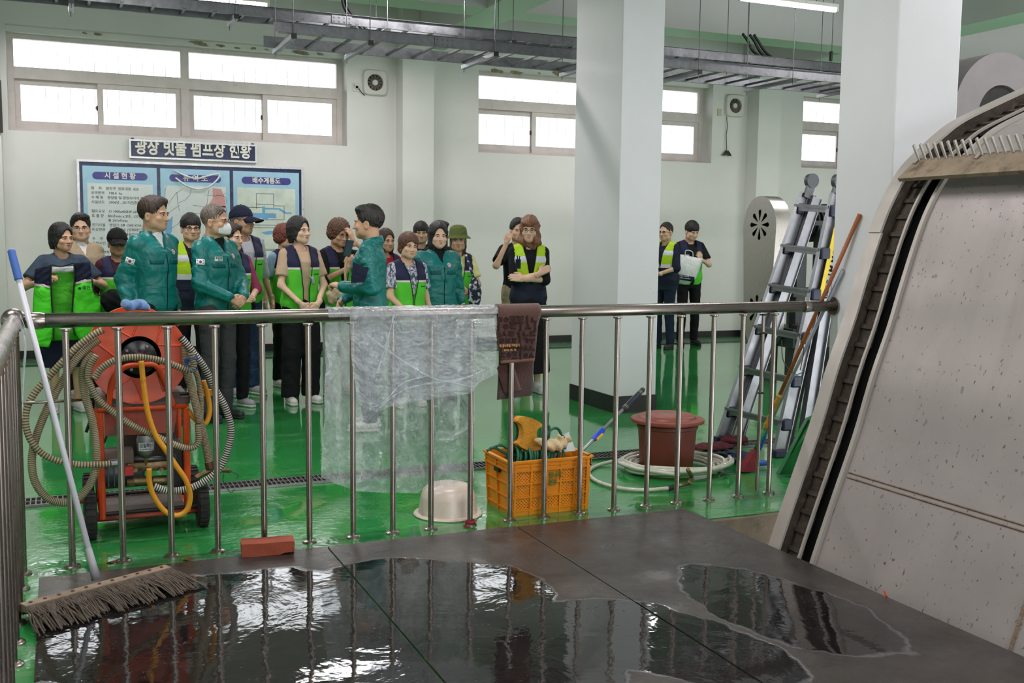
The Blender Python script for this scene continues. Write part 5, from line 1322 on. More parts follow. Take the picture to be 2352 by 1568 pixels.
P[4] = person('tall dark-haired man in teal jacket with an open white collar', 1.81, 354, 8.7, R_(38), 'm', 'short', 'darkbrown', 1, arms=(JDN, JDN), legm=M_BLK, hyaw=R_(18), extras={'flag': 0.75, 'badge': 0.075, 'under': M_WHITEC})
P[7] = person('man in navy cap and pale grey polo under a green vest, jeans and grey sneakers', 1.79, 557, 10.1, R_(18), 'm', 'undercap', 'grey', 2, 'shirt', M_GREY, 'green', 'trousers', M_JEAN, M_SHG, ('down', 'down'), sleeves='elbow', cap='navy', hyaw=R_(25), extras={'vopen': 0.03})
P[8] = person('woman with short brown hair half hidden behind the masked man', 1.62, 531, 9.4, R_(20), 'f', 'short', 'darkbrown', 0, 'shirt', cloth('rose_cloth', (150, 60, 96)), 'green', 'trousers', M_BLK, M_SHG, ('hold', 'hold'), sleeves='elbow', hyaw=R_(25))
P[6] = person('man with white face mask, glasses and teal jacket clasping his hands', 1.765, 495, 8.8, R_(38), 'm', 'crop', 'grey', 1, arms=('clasp', 'clasp'), legm=M_CHAR, hyaw=R_(18), glasses='thin', mask=True, extras={'flag': 0.75, 'badge': 0.07, 'name': 1})
P[9] = person('woman with curly auburn hair behind the woman in beige tee', 1.63, 655, 10.6, R_(25), 'f', 'curly', 'auburn', 0, 'shirt', M_SKYC, 'green', 'trousers', M_BLK, M_SHW, ('down', 'down'), sleeves='short', glasses='dark', hyaw=R_(20))
P[10] = person('woman with black bob and beige tee in green vest with a striped shoulder strap', 1.69, 689, 9.43, R_(12), 'f', 'bob', 'black', 3, 'shirt', M_BEIGE, 'green', 'wide', M_BLK, M_SHW, ('claspl', 'claspl'), sleeves='short', hyaw=R_(20), tilt=-0.10, extras={'vopen': 0.022, 'strap': (-0.045, 1.40, 0.075, 1.10, M_GREY, 0.028)})
P[11] = person('woman with curly brown hair in green vest, hand on her forehead, looking at a phone', 1.68, 775, 9.8, R_(15), 'f', 'curly', 'brown', 1, 'shirt', M_BLK, 'green', 'trousers', M_WHITEC, M_SHW, ('forehead', PH3), sleeves='elbow', glasses='thin', tilt=0.22, hyaw=R_(5), extras={'vopen': 0.012})
P[13] = person('woman with brown hair and red collar just behind the man turned away', 1.60, 886, 10.5, R_(15), 'f', 'longbob', 'darkbrown', 1, 'shirt', cloth('red_cloth', (170, 30, 48)), 'green', 'trousers', M_BLK, M_SHB, ('down', 'down'), sleeves='short')
P[12] = person('dark-haired man in teal jacket turned away to the left with one fist held forward', 1.76, 847, 7.95, R_(-112), 'm', 'short', 'softblack', 1, arms=(FISTSIDE, 'clasp'), legm=M_NVYC, shoes=M_SHW, hyaw=R_(-8), extras={'tab': 1})
P[14] = person('frowning woman with short auburn-brown hair in patterned blouse and green vest', 1.555, 936, 8.95, R_(10), 'f', 'perm', 'brown', 0, 'shirt', M_PATT, 'green', 'trousers', M_BLK, M_SHW, ('down', 'claspl'), sleeves='short', hyaw=R_(-5), hroll=0.08, build=1.08)
P[15] = person('man with black hair behind, left of the long-haired woman in teal', 1.70, 967, 11.9, R_(-15), 'm', 'bowl', 'black', 0, 'shirt', M_NVYC, None, 'trousers', M_BLK, M_SHB, ('down', 'down'))
P[17] = person('man with short black hair peeking behind the long-haired woman in teal', 1.70, 1010, 11.0, R_(25), 'm', 'short', 'black', 1, 'shirt', M_BLK, None, 'trousers', M_BLK, M_SHB, ('down', 'down'))
P[16] = person('woman with long black bob in a teal jacket with a round badge', 1.66, 1006, 9.25, R_(6), 'f', 'longbob', 'black', 3, 'jacket', None, None, 'trousers', M_BLK, M_SHB, ('down', 'down'), sleeves='roll', hyaw=R_(-10), build=1.18, extras={'badge': 0.055})
P[18] = person('woman in olive brimmed hat and pale yellow sleeves under a green vest', 1.615, 1052, 10.2, R_(-5), 'f', 'underhat', 'darkbrown', 1, 'shirt', M_YEL, 'green', 'trousers', M_NVYC, M_SHB, ('hold', 'down'), sleeves='short', cap='olive', hyaw=R_(-15))
P[19] = person('person in black tee and khaki trousers behind the woman with crossed arms', 1.74, 1190, 10.6, R_(-12), 'm', 'short', 'black', 0, 'shirt', M_BLK, None, 'trousers', M_TAN, M_SHB, ('down', 'raise'), sleeves='short')
P[20] = person('woman with wavy brown hair and glasses in safety vest, arms crossed, white boots', 1.735, 1216, 9.35, R_(-14), 'f', 'wavy', 'lightbrown', 3, 'shirt', M_BLK, 'hivis', 'long', M_BLK, M_SHW, ('cross_a', 'cross_b'), sleeves='elbow', hyaw=R_(-14), glasses='thin')
LP21 = {1: ((0.085, 0.0, 0.90), (0.09, -0.06, 0.49), (0.10, 0.02, 0.09)), -1: ((-0.085, 0.0, 0.90), (-0.10, -0.20, 0.52), (-0.10, 0.10, 0.22))}
P[21] = person('man in navy shirt and yellow vest leaning half hidden behind the first column', 1.77, 1530, 12.6, R_(-65), 'm', 'crop', 'black', 0, 'shirt', M_NVYC, 'hivis', 'trousers', cloth('navy_trousers', (36, 44, 66)), M_SHB, ('hold', 'hold'), sleeves='elbow', glasses='dark')
P[22] = person('young man in green vest looking down at a phone, white tote on his arm', 1.80, 1586, 12.95, R_(-12), 'm', 'bowl', 'black', 3, 'shirt', M_BLK, 'green', 'trousers', M_BLK, M_SHB, ('phone2', 'bag'), sleeves='short', tilt=0.30, hyaw=R_(12), extras={'vopen': 0.02})
def L2W(i, p):
    r = P[i][0]; bpy.context.view_layer.update(); return r.matrix_world @ Vector(p)
bpy.context.view_layer.update()
# ---- things they hold
M_PHONE = mat('phone_black', (24, 24, 28), 0.2); M_GLS = mat('phone_screen', (70, 84, 96), 0.1)
def phone(i, side, label, off=(0, -0.03, 0.06), rot=(0.4, 0.2, 0.3)):
    sh, el, w_, fd, nn, c_ = P[i][1][side]; fd = fd/np.linalg.norm(fd); nn = nn/np.linalg.norm(nn)
    c = w_+fd*0.115-nn*0.030
    pt = L2W(i, c); r = P[i][0].matrix_world.to_3x3(); f = (r @ Vector(fd)).normalized(); n = (r @ Vector(nn)).normalized(); s = f.cross(n).normalized(); n = s.cross(f)
    m = MB(); m.obox(pt, s*0.075, f*0.155, n*0.009); o = m.build('phone', M_PHONE)
    m = MB(); m.obox(pt-n*0.005, s*0.068, f*0.145, n*0.001); m.build('screen', M_GLS, o)
    m = MB(); m.obox(pt+n*0.005+f*0.05+s*0.018, s*0.022, f*0.03, n*0.003); m.build('camera_bump', M_PHONE, o)
    return tag(o, label, 'phone')
pc = at(800, 570, 9.46); m = MB(); ph_u = Vector((0.16, -0.25, 0.95)).normalized(); ph_s = Vector((0.95, 0.25, -0.1)).normalized(); ph_n = ph_s.cross(ph_u)
m.obox(pc, ph_s*0.076, ph_u*0.155, ph_n*0.010); o = m.build('phone', M_PHONE)
for k in range(2): m = MB(); m.cyl(pc-ph_n*0.005+ph_u*0.055+ph_s*(0.012+0.016*k), pc-ph_n*0.008+ph_u*0.055+ph_s*(0.012+0.016*k), 0.006, 10); m.build('camera_lens', M_GLS, o)
m = MB(); m.obox(pc+ph_n*0.0055, ph_s*0.07, ph_u*0.148, ph_n*0.001); m.build('screen', M_GLS, o)
tag(o, 'black phone held in front of the curly-haired woman in a green vest', 'phone')
phone(22, 1, 'dark phone held by the young man with the white tote')
# open green vest held up by the first woman
vh = empty('safety_vest', (0, 0, 0), 0, 'open green and navy vest held up by its shoulders in front of the first woman', 'vest')
VYY = 9.65-0.36
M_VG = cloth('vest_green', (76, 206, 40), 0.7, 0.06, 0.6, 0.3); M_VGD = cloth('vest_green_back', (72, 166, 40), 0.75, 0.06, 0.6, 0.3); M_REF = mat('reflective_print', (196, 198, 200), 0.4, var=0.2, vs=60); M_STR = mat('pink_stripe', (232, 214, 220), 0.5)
def vpanel(nm, L_, R2, y0, y1, Y_, m, par, bend=0.02, n=10):
    """L_, R2: [(px, py)] left and right outlines top to bottom"""
    G = []
    for j in range(n+1):
        t_ = j/n
        def ip(E):
            k = t_*(len(E)-1); i = min(int(k), len(E)-2); f_ = k-i; return (E[i][0]*(1-f_)+E[i+1][0]*f_, E[i][1]*(1-f_)+E[i+1][1]*f_)
        a, b = ip(L_), ip(R2)
        G.append([at(a[0]+(b[0]-a[0])*u, a[1]+(b[1]-a[1])*u, Y_+bend*math.sin(PI*u)*-1+0.006*math.sin(j*1.3+u*9)) for u in np.linspace(0, 1, 8)])
    return gridmesh(nm, G, m, par, thick=0.006)
vpanel('back_panel', [(112, 612), (112, 700), (114, 782)], [(176, 612), (174, 700), (182, 780)], 0, 0, VYY+0.10, M_VGD, vh)
vpanel('reflective_band', [(114, 614), (114, 627)], [(174, 611), (174, 624)], 0, 0, VYY+0.08, M_REF, vh, n=3)
for nm, m, La, Ra in (('yoke', M_NVYC, [(82, 618), (79, 634), (79, 650)], [(118, 607), (117, 630), (116, 656)]), ('yoke', M_NVYC, [(170, 604), (171, 630), (171, 648)], [(206, 601), (210, 625), (211, 640)]),
                      ('stripe', M_STR, [(79, 650), (79, 656)], [(116, 656), (115, 661)]), ('stripe', M_STR, [(171, 647), (171, 653)], [(211, 639), (211, 645)]),
                      ('front_panel', M_VG, [(79, 656), (76, 690), (74, 740), (74, 770), (78, 795)], [(115, 661), (120, 700), (123, 740), (122, 770), (112, 797)]), ('front_panel', M_VG, [(171, 653), (167, 690), (166, 730), (170, 760), (186, 784)], [(211, 645), (217, 672), (230, 678), (230, 730), (222, 760)])):
    vpanel(nm, La, Ra, 0, 0, VYY, m, vh, n=12)
for pts in ([(118, 607), (117, 640), (119, 690), (123, 740), (123, 780)], [(170, 604), (171, 640), (167, 690), (166, 730), (172, 770)], [(118, 607), (140, 612), (170, 603)], [(211, 640), (217, 672), (230, 678)]):
    m = MB(); m.tube(spline([at(x, y, VYY-0.012) for x, y in pts], 5), 0.006, 6); m.build('piping', M_PIPE, vh, smooth=True)
m = MB(); c = at(183, 662, VYY-0.035); m.cyl(c, c+Vector((0, -0.003, 0)), 0.011, 14); m.build('logo', M_NVYC, vh)
text('logo_text', '광진구', 0.035, M_NVYC, vh, tuple(at(189, 664, VYY-0.036)), (1, 0, 0), (0, 0, 1), 0.001, 0.0006)
# bags
def bagmesh(nm, c, r, m, par=None, noise=0.006, z0=None):
    def bf(Q):
        d = s_ell(Q, c, r); d = smin(d, s_box(Q, (c[0], c[1], c[2]-r[2]*0.25), (r[0]*0.72, r[1]*0.6, r[2]*0.6), 0.02), 0.03)
        return d+noise*np.sin(Q[:, 0]*60+Q[:, 2]*35)*np.sin(Q[:, 2]*50)
    v, f = surfnet(bf, V3(*c)-V3(*r)*1.25-0.02, V3(*c)+V3(*r)*1.25+0.02, 0.011); return npmesh(nm, [(v, f, 0)], [m], par)
c = at(262, 690, 9.42); o = empty('shoulder_bag', (0, 0, 0), 0, 'black crossbody bag at the side of the woman in the black cap', 'bag')
bagmesh('bag_body', tuple(c), (0.11, 0.055, 0.10), M_BLK, o); m = MB(); m.tube(spline([c+Vector((0.05, 0, 0.07)), at(283, 640, 9.50), at(292, 600, 9.56)], 6), 0.011, 8); m.build('bag_strap', M_BLK, o, smooth=True)
c = at(778, 678, 9.36); o = empty('shoulder_bag', (0, 0, 0), 0, 'beige pleated shoulder bag in front of the curly-haired woman with a phone', 'bag')
bagmesh('bag_body', tuple(c), (0.125, 0.055, 0.085), M_TAN, o, 0.009); m = MB(); m.tube(spline([c+Vector((0.07, 0, 0.05)), at(793, 620, 9.40), at(797, 590, 9.44)], 6), 0.012, 8); m.build('bag_strap', M_TAN, o, smooth=True)
c = at(720, 703, 9.75); o = empty('shoulder_bag', (0, 0, 0), 0, 'dark navy bag hanging beside the woman in the beige tee', 'bag')
bagmesh('bag_body', tuple(c), (0.15, 0.05, 0.11), M_NVYC, o)
m = MB(); m.tube(spline([c+Vector((-0.05, 0, 0.09)), at(716, 655, 9.7)], 4), 0.01, 6); m.build('bag_strap', M_GREY, o)
c = at(567, 700, 9.93); o = empty('shoulder_bag', (0, 0, 0), 0, 'small black shoulder bag by the jeans of the man in the navy cap', 'bag')
bagmesh('bag_body', tuple(c), (0.085, 0.05, 0.10), M_BLK, o); m = MB(); m.tube(spline([c+Vector((0, 0, 0.08)), at(566, 640, 9.93), at(560, 600, 9.93)], 5), 0.009, 6); m.build('bag_strap', M_BLK, o)
t = NT('patterned_bag_cloth'); M_PBAG = t.set(col=t.ramp(t.noise(22, 2), [(0.4, srgb(24, 44, 70)), (0.52, srgb(30, 60, 80)), (0.56, srgb(200, 190, 190)), (0.66, srgb(230, 220, 220))], 'CONSTANT'), rough=0.8)
c = at(1090, 672, 9.9); o = empty('shoulder_bag', (0, 0, 0), 0, 'dark patterned cloth bag hanging from the woman in the olive hat', 'bag')
bagmesh('bag_body', tuple(c), (0.07, 0.04, 0.16), M_PBAG, o); m = MB(); m.tube(spline([c+Vector((0, 0, 0.13)), at(1078, 610, 9.95), at(1070, 585, 10.0)], 5), 0.012, 6); m.build('bag_strap', M_PBAG, o)
# navy folder under the arm of the man turned away
m = MB(); a_, b_ = at(808, 600, 7.62), at(842, 652, 7.66); m.hexa([at(811, 601, 7.66), at(846, 618, 7.60), at(838, 648, 7.60), at(806, 650, 7.66), at(811, 601, 7.69), at(846, 618, 7.63), at(838, 648, 7.63), at(806, 650, 7.69)])
tag(m.build('folder', M_NVYC), 'navy folder tucked under the arm of the man turned away', 'folder')
# white tote with blue label
to = empty('tote_bag', (0, 0, 0), 0, 'white tote bag with a navy label hanging from the young man\'s forearm', 'bag')
TY = 12.55
def tot(x, y, d=0): return at(x, y, TY+d)
G = []
for j in range(9):
    t_ = j/8; xl, xr = 1560-11*t_+3*t_*t_, 1615-15*t_; yt = 585+0*t_
    G.append([tot(xl+(xr-xl)*u, (584+10*u)*(1-t_)+(643+13*math.sin(PI*u))*t_+(-6*u*t_), -0.02*math.sin(PI*t_)*math.sin(PI*u)*2+0.008*math.sin(u*11+t_*4)) for u in np.linspace(0, 1, 10)])
gridmesh('tote_front', G, M_WHITEC, to, thick=0.004)
gridmesh('tote_back', [[p+Vector((0.01, 0.09, 0)) for p in row] for row in G], M_WHITEC, to, thick=0.004)
gridmesh('tote_side', [[row[0], row[0]+Vector((-0.012, 0.045, 0)), row[0]+Vector((0.01, 0.09, 0))] for row in G], M_WHITEC, to, thick=0.003)
gridmesh('tote_side', [[row[-1], row[-1]+Vector((0.012, 0.045, 0)), row[-1]+Vector((0.01, 0.09, 0))] for row in G], M_WHITEC, to, thick=0.003)
gridmesh('tote_bottom', [[G[-1][i], G[-1][i]+Vector((0.01, 0.09, 0))] for i in range(10)], M_WHITEC, to, thick=0.003)
gridmesh('tote_label', [[tot(1549+(1595-1549)*u, (628+8*u)*(1-v)+(639+9*u)*v, -0.085+0.02*abs(u-0.5)) for u in np.linspace(0, 1, 6)] for v in (0, 0.5, 1)], M_NVYC, to, thick=0.002)
m = MB(); c = tot(1554, 634, -0.10); m.cyl(c, c+Vector((0, -0.003, 0)), 0.02, 14); m.build('tote_emblem', mat('pink_emblem', (196, 150, 170), 0.5), to)
for i in range(2):
    for k in range(7+i):
        m = MB(); c = tot(1562+k*3.2, 633+i*4.5+k*0.4, -0.10); m.obox(c, (0.011, 0, 0), (0, 0.002, 0), (0, 0, 0.013)); m.build('tote_letter', M_WHITEC, to)
m = MB()
m.tube(spline([tot(1573, 588, -0.01), tot(1576, 575, -0.05), tot(1590, 578, -0.06), tot(1592, 590, -0.01)], 5), 0.007, 6); m.build('tote_handle', M_WHITEC, to)
# pens and lanyard on the safety vest pocket of the woman with crossed arms
m = MB(); c = at(1190, 606, 9.10); m.obox(c, (0.05, 0, 0), (0, 0.012, 0), (0, 0, 0.09)); m.cyl(c+Vector((0.005, -0.01, 0.03)), c+Vector((0.012, -0.01, 0.075)), 0.006, 8); m.cyl(c+Vector((-0.01, -0.01, 0.03)), c+Vector((-0.014, -0.01, 0.08)), 0.006, 8)
o = tag(m.build('pocket_pens', M_NVYC), 'pens clipped in the chest pocket of the woman with crossed arms', 'pens', kind='stuff')
# watches
M_STRAP = mat('watch_strap', (60, 56, 54), 0.4, metal=0.4)
for i, s in ((12, 1), (16, 1), (6, 1), (22, -1)):
    sh, el, w_, fd, nn, c_ = P[i][1][s]; a_ = (w_-el)/np.linalg.norm(w_-el); c = V3(*w_)-a_*0.035; u_ = np.cross(a_, V3(0, 0, 1.0)); u_ /= np.linalg.norm(u_); v_ = np.cross(a_, u_)
    m = MB(); m.tube([tuple(c+(u_*math.cos(q)+v_*math.sin(q))*0.036) for q in [2*PI*k/16 for k in range(16)]], 0.006, 6, closed=True)
    o_ = V3(0, -1, 0.2); o_ = o_-a_*(o_@a_); o_ /= np.linalg.norm(o_); m.obox(tuple(c+o_*0.036), tuple(a_*0.034), tuple(np.cross(a_, o_)*0.034), tuple(o_*0.01)); m.build('wristwatch', M_STRAP, P[i][0])
# ------------------------------------------------------------------ ribbed hose helper
M_HOSEL = mat('hose_pale_rib', (176, 164, 136), 0.5, var=0.12, vs=12); M_HOSED = mat('hose_dark_rib', (98, 82, 58), 0.6, var=0.2, vs=12)
M_HOSEW = mat('hose_pale_spiral', (206, 200, 192), 0.5, var=0.08); M_HOSEK = mat('hose_black_gap', (46, 40, 36), 0.6)
M_YHOSE = mat('yellow_hose', (222, 150, 32), 0.42, var=0.1, dirt=(150, 96, 30), dirt_s=12, dirt_lo=0.6)
def resample(pts, step):
    L = [0]
    for a, b in zip(pts, pts[1:]): L.append(L[-1]+(b-a).length)
    n = max(2, int(L[-1]/step)); out = []; j = 0
    for i in range(n+1):
        s = L[-1]*i/n
        while j < len(L)-2 and L[j+1] < s: j += 1
        f = (s-L[j])/max(1e-9, L[j+1]-L[j]); out.append(pts[j].lerp(pts[j+1], min(1, f)))
    return out
def ribbed(nm, pts, r, parent, ma, mb, pitch=0.010):
    p = resample(spline(pts, 12), pitch/2); N = len(p); n = 10; m = MB()
    t0 = (p[1]-p[0]).normalized(); nr = t0.orthogonal().normalized(); prev = None
    for i in range(N):
        t = (p[min(N-1, i+1)]-p[max(0, i-1)]).normalized(); nr = (nr-t*nr.dot(t)).normalized(); bn = t.cross(nr); rr = r*(1.07 if i % 2 else 0.90)
        ring = [m.b.verts.new(p[i]+(nr*math.cos(2*PI*k/n)+bn*math.sin(2*PI*k/n))*rr) for k in range(n)]
        if prev:
            m.mi = i % 2
            for k in range(n): m.face([prev[k], prev[(k+1) % n], ring[(k+1) % n], ring[k]])
        prev = ring
    return m.build(nm, [ma, mb], parent, smooth=True)
# ------------------------------------------------------------------ pressure washer cart with hose reel
CY = 5.55
def c_(zx, zy, Y=CY): return at(zx/2.5286, zy/2.529+680, Y)          # measured on an enlargement of the cart
cart = empty('pressure_washer_cart', (0, 0, 0), 0, 'orange wheeled pressure washer cart with a big hose reel and tangled hoses', 'cart')
M_OR = mat('orange_paint', (206, 74, 34), 0.38, var=0.1, vs=5, dirt=(120, 52, 34), dirt_s=7, dirt_lo=0.62); M_ORD = mat('dirty_orange_paint', (150, 58, 38), 0.5, var=0.2, vs=7, dirt=(70, 50, 42), dirt_s=6, dirt_lo=0.5)
M_GRIME = mat('grimy_tray', (84, 66, 58), 0.6, var=0.35, vs=6, bump=0.3, bs=30); M_BRASS = mat('aged_brass', (128, 108, 74), 0.4, metal=0.7, var=0.3, vs=18, dirt=(70, 58, 44), dirt_s=14, dirt_lo=0.5)
M_BMOT = mat('dark_motor_paint', (48, 54, 60), 0.4, var=0.25, vs=8)
CB = CY+0.42
xl, xr = c_(585, 900).x, c_(1085, 900).x; zt = c_(800, 650).z; zb = at(330, 1197, CY).z; zb = max(0.085, zb)
for x in (xl, xr):
    for Y in (CY, CB):
        m = MB(); m.tube(spline([(x, Y, zb), (x, Y, (zb+zt)/2), (x, Y, zt-0.05), (x+(0.0), Y, zt-0.012)], 4), 0.018, 8)
        m.build('frame_post', M_OR, cart, angle=40)
for Y in (CY, CB):
    m = MB(); m.tube([(xl-0.01, Y, zt), (xr+0.005, Y, zt)], 0.016, 10); m.build('frame_bar', M_OR, cart, smooth=True)
    m = MB(); m.tube([(xl-0.1, Y, zb), (xr+0.06, Y, zb)], 0.013, 10); m.build('frame_bar', M_ORD, cart, smooth=True)
for x in (xl, xr):
    for z in (zt, zb): m = MB(); m.tube([(x, CY, z), (x, CB, z)], 0.014, 8); m.build('frame_bar', M_OR, cart, smooth=True)
m = MB(); m.box(xl, CY+0.02, zb, xr, CB, zb+0.012); m.build('base_tray', M_GRIME, cart)
m = MB(); m.box(xl-0.02, CY-0.01, zt+0.012, xr+0.02, CB+0.02, zt+0.03); m.box(xl-0.02, CY-0.012, zt+0.03, xl+0.06, CB+0.02, zt+0.045); m.box(xr-0.06, CY-0.012, zt+0.03, xr+0.02, CB+0.02, zt+0.045); m.box(xl+0.03, CY, zt+0.03, xr-0.03, CY+0.1, zt+0.075); 
m.build('top_tray', M_GRIME, cart)
z0 = c_(800, 805).z
m = MB(); m.hexa([(xl+0.02, CY+0.01, z0), (xr-0.06, CY+0.01, z0), (xr-0.06, CY+0.02, z0), (xl+0.02, CY+0.02, z0), (xl+0.02, CY+0.01, zt), (xr-0.04, CY+0.01, zt), (xr-0.04, CY+0.02, zt), (xl+0.02, CY+0.02, zt)]); m.build('front_panel', M_ORD, cart)
m = MB(); m.box(xl+0.1, CY+0.30, zb+0.2, xr-0.02, CY+0.33, z0); m.build('rear_panel', M_GRIME, cart)
# reel
RC = at(319, 820, CY-0.03); RR = 109/FPX*((CY-0.03)*0.9165+RC.x*0.4)
def disc(Y, name):
    m = MB(); n = 72; rads = [0.07, 0.36, 0.40, 0.62, 0.86, 0.95, 1.0, 1.0]
    rings = []
    for ri, q in enumerate(rads):
        ring = []
        for k in range(n):
            a = 2*PI*k/n; d = 0.0
            if ri == 5: d = -0.004
            if ri == 7: d = 0.02
            ring.append(m.b.verts.new((RC.x+RR*q*math.cos(a), Y+d-(0.004 if ri == 6 else 0), RC.z+RR*q*math.sin(a))))
        rings.append(ring)
    for A, B in zip(rings, rings[1:]):
        for k in range(n): m.face([A[k], A[(k+1) % n], B[(k+1) % n], B[k]])
    m.face(rings[0]); o = m.build(name, M_OR, cart, angle=30); sd = o.modifiers.new('s', 'SOLIDIFY'); sd.thickness = 0.004; return o
disc(CY-0.03, 'reel_disc'); disc(CY+0.30, 'reel_disc')
# pressed ribs on the front disc (wedge outlines)
for k in range(5):
    a0 = PI/2+2*PI*k/5+0.31; pts = []
    for (q, da) in ((0.90, -0.33), (0.86, -0.36), (0.52, -0.12), (0.46, 0.0), (0.52, 0.12), (0.86, 0.36), (0.90, 0.33)): pts.append((RC.x+RR*q*math.cos(a0+da), CY-0.034, RC.z+RR*q*math.sin(a0+da)))
    m = MB(); m.tube(spline(pts, 4), 0.0045, 6); m.build('pressed_rib', M_OR, cart, smooth=True)
m = MB(); m.cyl((RC.x, CY-0.03, RC.z), (RC.x, CY+0.30, RC.z), RR*0.45, 28); m.build('reel_drum', M_ORD, cart, angle=40)
for k in range(9):
    for lay in range(2):
        m = MB(); rr = RR*(0.52+0.13*lay); y = CY+0.015+k*0.033
        m.tube([(RC.x+rr*math.cos(a), y, RC.z+rr*math.sin(a)) for a in [2*PI*i/24 for i in range(24)]], 0.016, 8, closed=True); m.build('wound_hose', M_YHOSE, cart, smooth=True)
m = MB(); m.lathe([(RR*0.36, 0.0), (RR*0.36, 0.012), (RR*0.28, 0.022), (RR*0.18, 0.03), (RR*0.12, 0.05), (0, 0.052)], (0, 0, 0), 28, 'Y')
for v in m.b.verts: v.co = Vector((RC.x+v.co.x, CY-0.035-abs(v.co.y), RC.z+v.co.z))
hub = m.build('reel_hub', mat('glossy_black', (24, 24, 26), 0.25), cart, angle=30)
for k in range(4):
    a = PI/4+PI/2*k+0.2; m = MB(); c = Vector((RC.x+RR*0.29*math.cos(a), CY-0.05, RC.z+RR*0.29*math.sin(a))); m.cyl(c, c+Vector((0, -0.014, 0)), 0.008, 6); m.build('hub_bolt', M_GALV, hub)
# reel bracket tubes
m = MB(); m.tube(spline([c_(630, 640, CY-0.02), c_(655, 500, CY-0.05), c_(720, 415, CY-0.07), c_(820, 398, CY-0.08), c_(900, 402, CY-0.07), c_(950, 480, CY-0.05), c_(1010, 640, CY-0.02)], 8), 0.014, 10); m.build('reel_bracket', M_OR, cart, smooth=True)
m = MB(); m.tube(spline([(RC.x-0.16, CY+0.34, zt), (RC.x-0.1, CY+0.35, RC.z-0.02), (RC.x+0.1, CY+0.35, RC.z-0.02), (RC.x+0.16, CY+0.34, zt)], 6), 0.014, 10); m.build('reel_bracket', M_OR, cart, smooth=True)
# motor, pump, filter bowl
mc_ = c_(655, 1015, CY+0.12); m = MB(); m.lathe([(0.06, -0.09), (0.085, -0.085), (0.09, -0.06), (0.09, 0.13), (0.08, 0.15)], tuple(mc_), 24, 'X'); m.build('motor', M_BMOT, cart, angle=35)
m = MB(); m.bbox(mc_.x-0.06, CY+0.03, mc_.z+0.05, mc_.x+0.10, CY+0.16, mc_.z+0.12, 0.008); m.build('terminal_box', mat('worn_brown_box', (96, 78, 70), 0.6, var=0.3), cart)
for k in range(5): m = MB(); m.box(mc_.x-0.085+k*0.028, CY+0.028, mc_.z-0.06, mc_.x-0.078+k*0.028, CY+0.05, mc_.z+0.05); m.build('cooling_fin', M_BMOT, cart)
a, b = c_(735, 1000, CY+0.06), c_(975, 1000, CY+0.06)
m = MB(); m.bbox(a.x, CY+0.03, c_(800, 1030).z, b.x, CY+0.12, c_(800, 975).z, 0.008); m.build('pump_head', M_BRASS, cart, angle=40)
for zx in (785, 860, 935):
    m = MB(); p = c_(zx, 1005, CY+0.03); m.cyl(p, p+Vector((0, -0.022, 0)), 0.013, 6); m.cyl(p+Vector((0, -0.02, 0)), p+Vector((0, -0.03, 0)), 0.008, 10); m.build('pump_valve', M_BRASS, cart)
m = MB(); a, b = c_(770, 1075, CY+0.04), c_(975, 1068, CY+0.04); m.tube([a, a+(b-a)*0.45, a+(b-a)*0.47, a+(b-a)*0.55, a+(b-a)*0.57, b], [0.026, 0.026, 0.019, 0.019, 0.026, 0.026], 16); m.build('brass_pipe', M_BRASS, cart, angle=40)
m = MB(); p = c_(755, 1085, CY+0.02); m.cyl(p+Vector((-0.015, 0, 0)), p+Vector((0.02, 0, 0)), 0.022, 6); m.build('pipe_nut', M_BRASS, cart)
m = MB(); a = c_(738, 1022, CY+0.02); m.box(a.x-0.01, CY+0.005, a.z-0.015, a.x+0.03, CY+0.03, a.z+0.03); m.build('red_cap', mat('red_plastic', (196, 36, 34), 0.4), cart)
m = MB(); a, b = c_(750, 945, CY+0.05), c_(975, 945, CY+0.05); m.cyl(a, b, 0.014, 12); m.build('suction_pipe', M_GALV, cart, smooth=True)
fb_ = c_(850, 870, CY-0.005); hb_ = (c_(850, 805).z-c_(850, 935).z)/2
m = MB(); m.lathe([(0.0, -hb_-0.012), (0.018, -hb_-0.01), (0.03, -hb_), (0.043, -hb_+0.02), (0.045, hb_-0.025), (0.038, hb_-0.008), (0.02, hb_), (0.0, hb_+0.002)], (fb_.x, CY+0.04, fb_.z), 24); fo = m.build('filter_bowl', M_ALU, cart, angle=40)
m = MB(); P_ = [[(fb_.x+0.0462*math.sin(a), CY+0.04-0.0462*math.cos(a), fb_.z+z) for z in (-0.026, 0.016)] for a in np.linspace(-0.9, 0.9, 9)]
lb = gridmesh('filter_label', P_, mat('label_white', (222, 226, 232), 0.5), fo)
text('label_lettering', '오일확인', 0.024, M_INK, lb, (fb_.x, CY-0.0080, fb_.z-0.006), (1, 0, 0), (0, 0, 1), 0.0003, 0.0006, 0.062, 'CENTER')
m = MB()
for i in range(9): m.box(fb_.x-0.03+i*0.007, CY-0.0078, fb_.z-0.020, fb_.x-0.026+i*0.007, CY-0.0070, fb_.z-0.014)
o = m.build('label_small_print', M_INK, lb); o['kind'] = 'stuff'
m = MB(); m.cyl((fb_.x, CY+0.04, fb_.z-hb_-0.05), (fb_.x, CY+0.04, fb_.z-hb_), 0.012, 8); m.build('filter_stem', M_BRASS, fo)
m = MB(); m.tube([(fb_.x+0.12+0.022*math.cos(a), CY, c_(960, 940).z+0.022*math.sin(a)) for a in np.linspace(0, 2*PI, 14)], 0.004, 6, closed=True); m.build('gauge_ring', M_GALV, cart)
m = MB(); p = c_(1030, 900, CY+0.05); m.bbox(p.x-0.035, CY+0.02, p.z-0.2, p.x+0.03, CY+0.22, p.z+0.04, 0.01); m.build('control_box', M_DARK, cart)
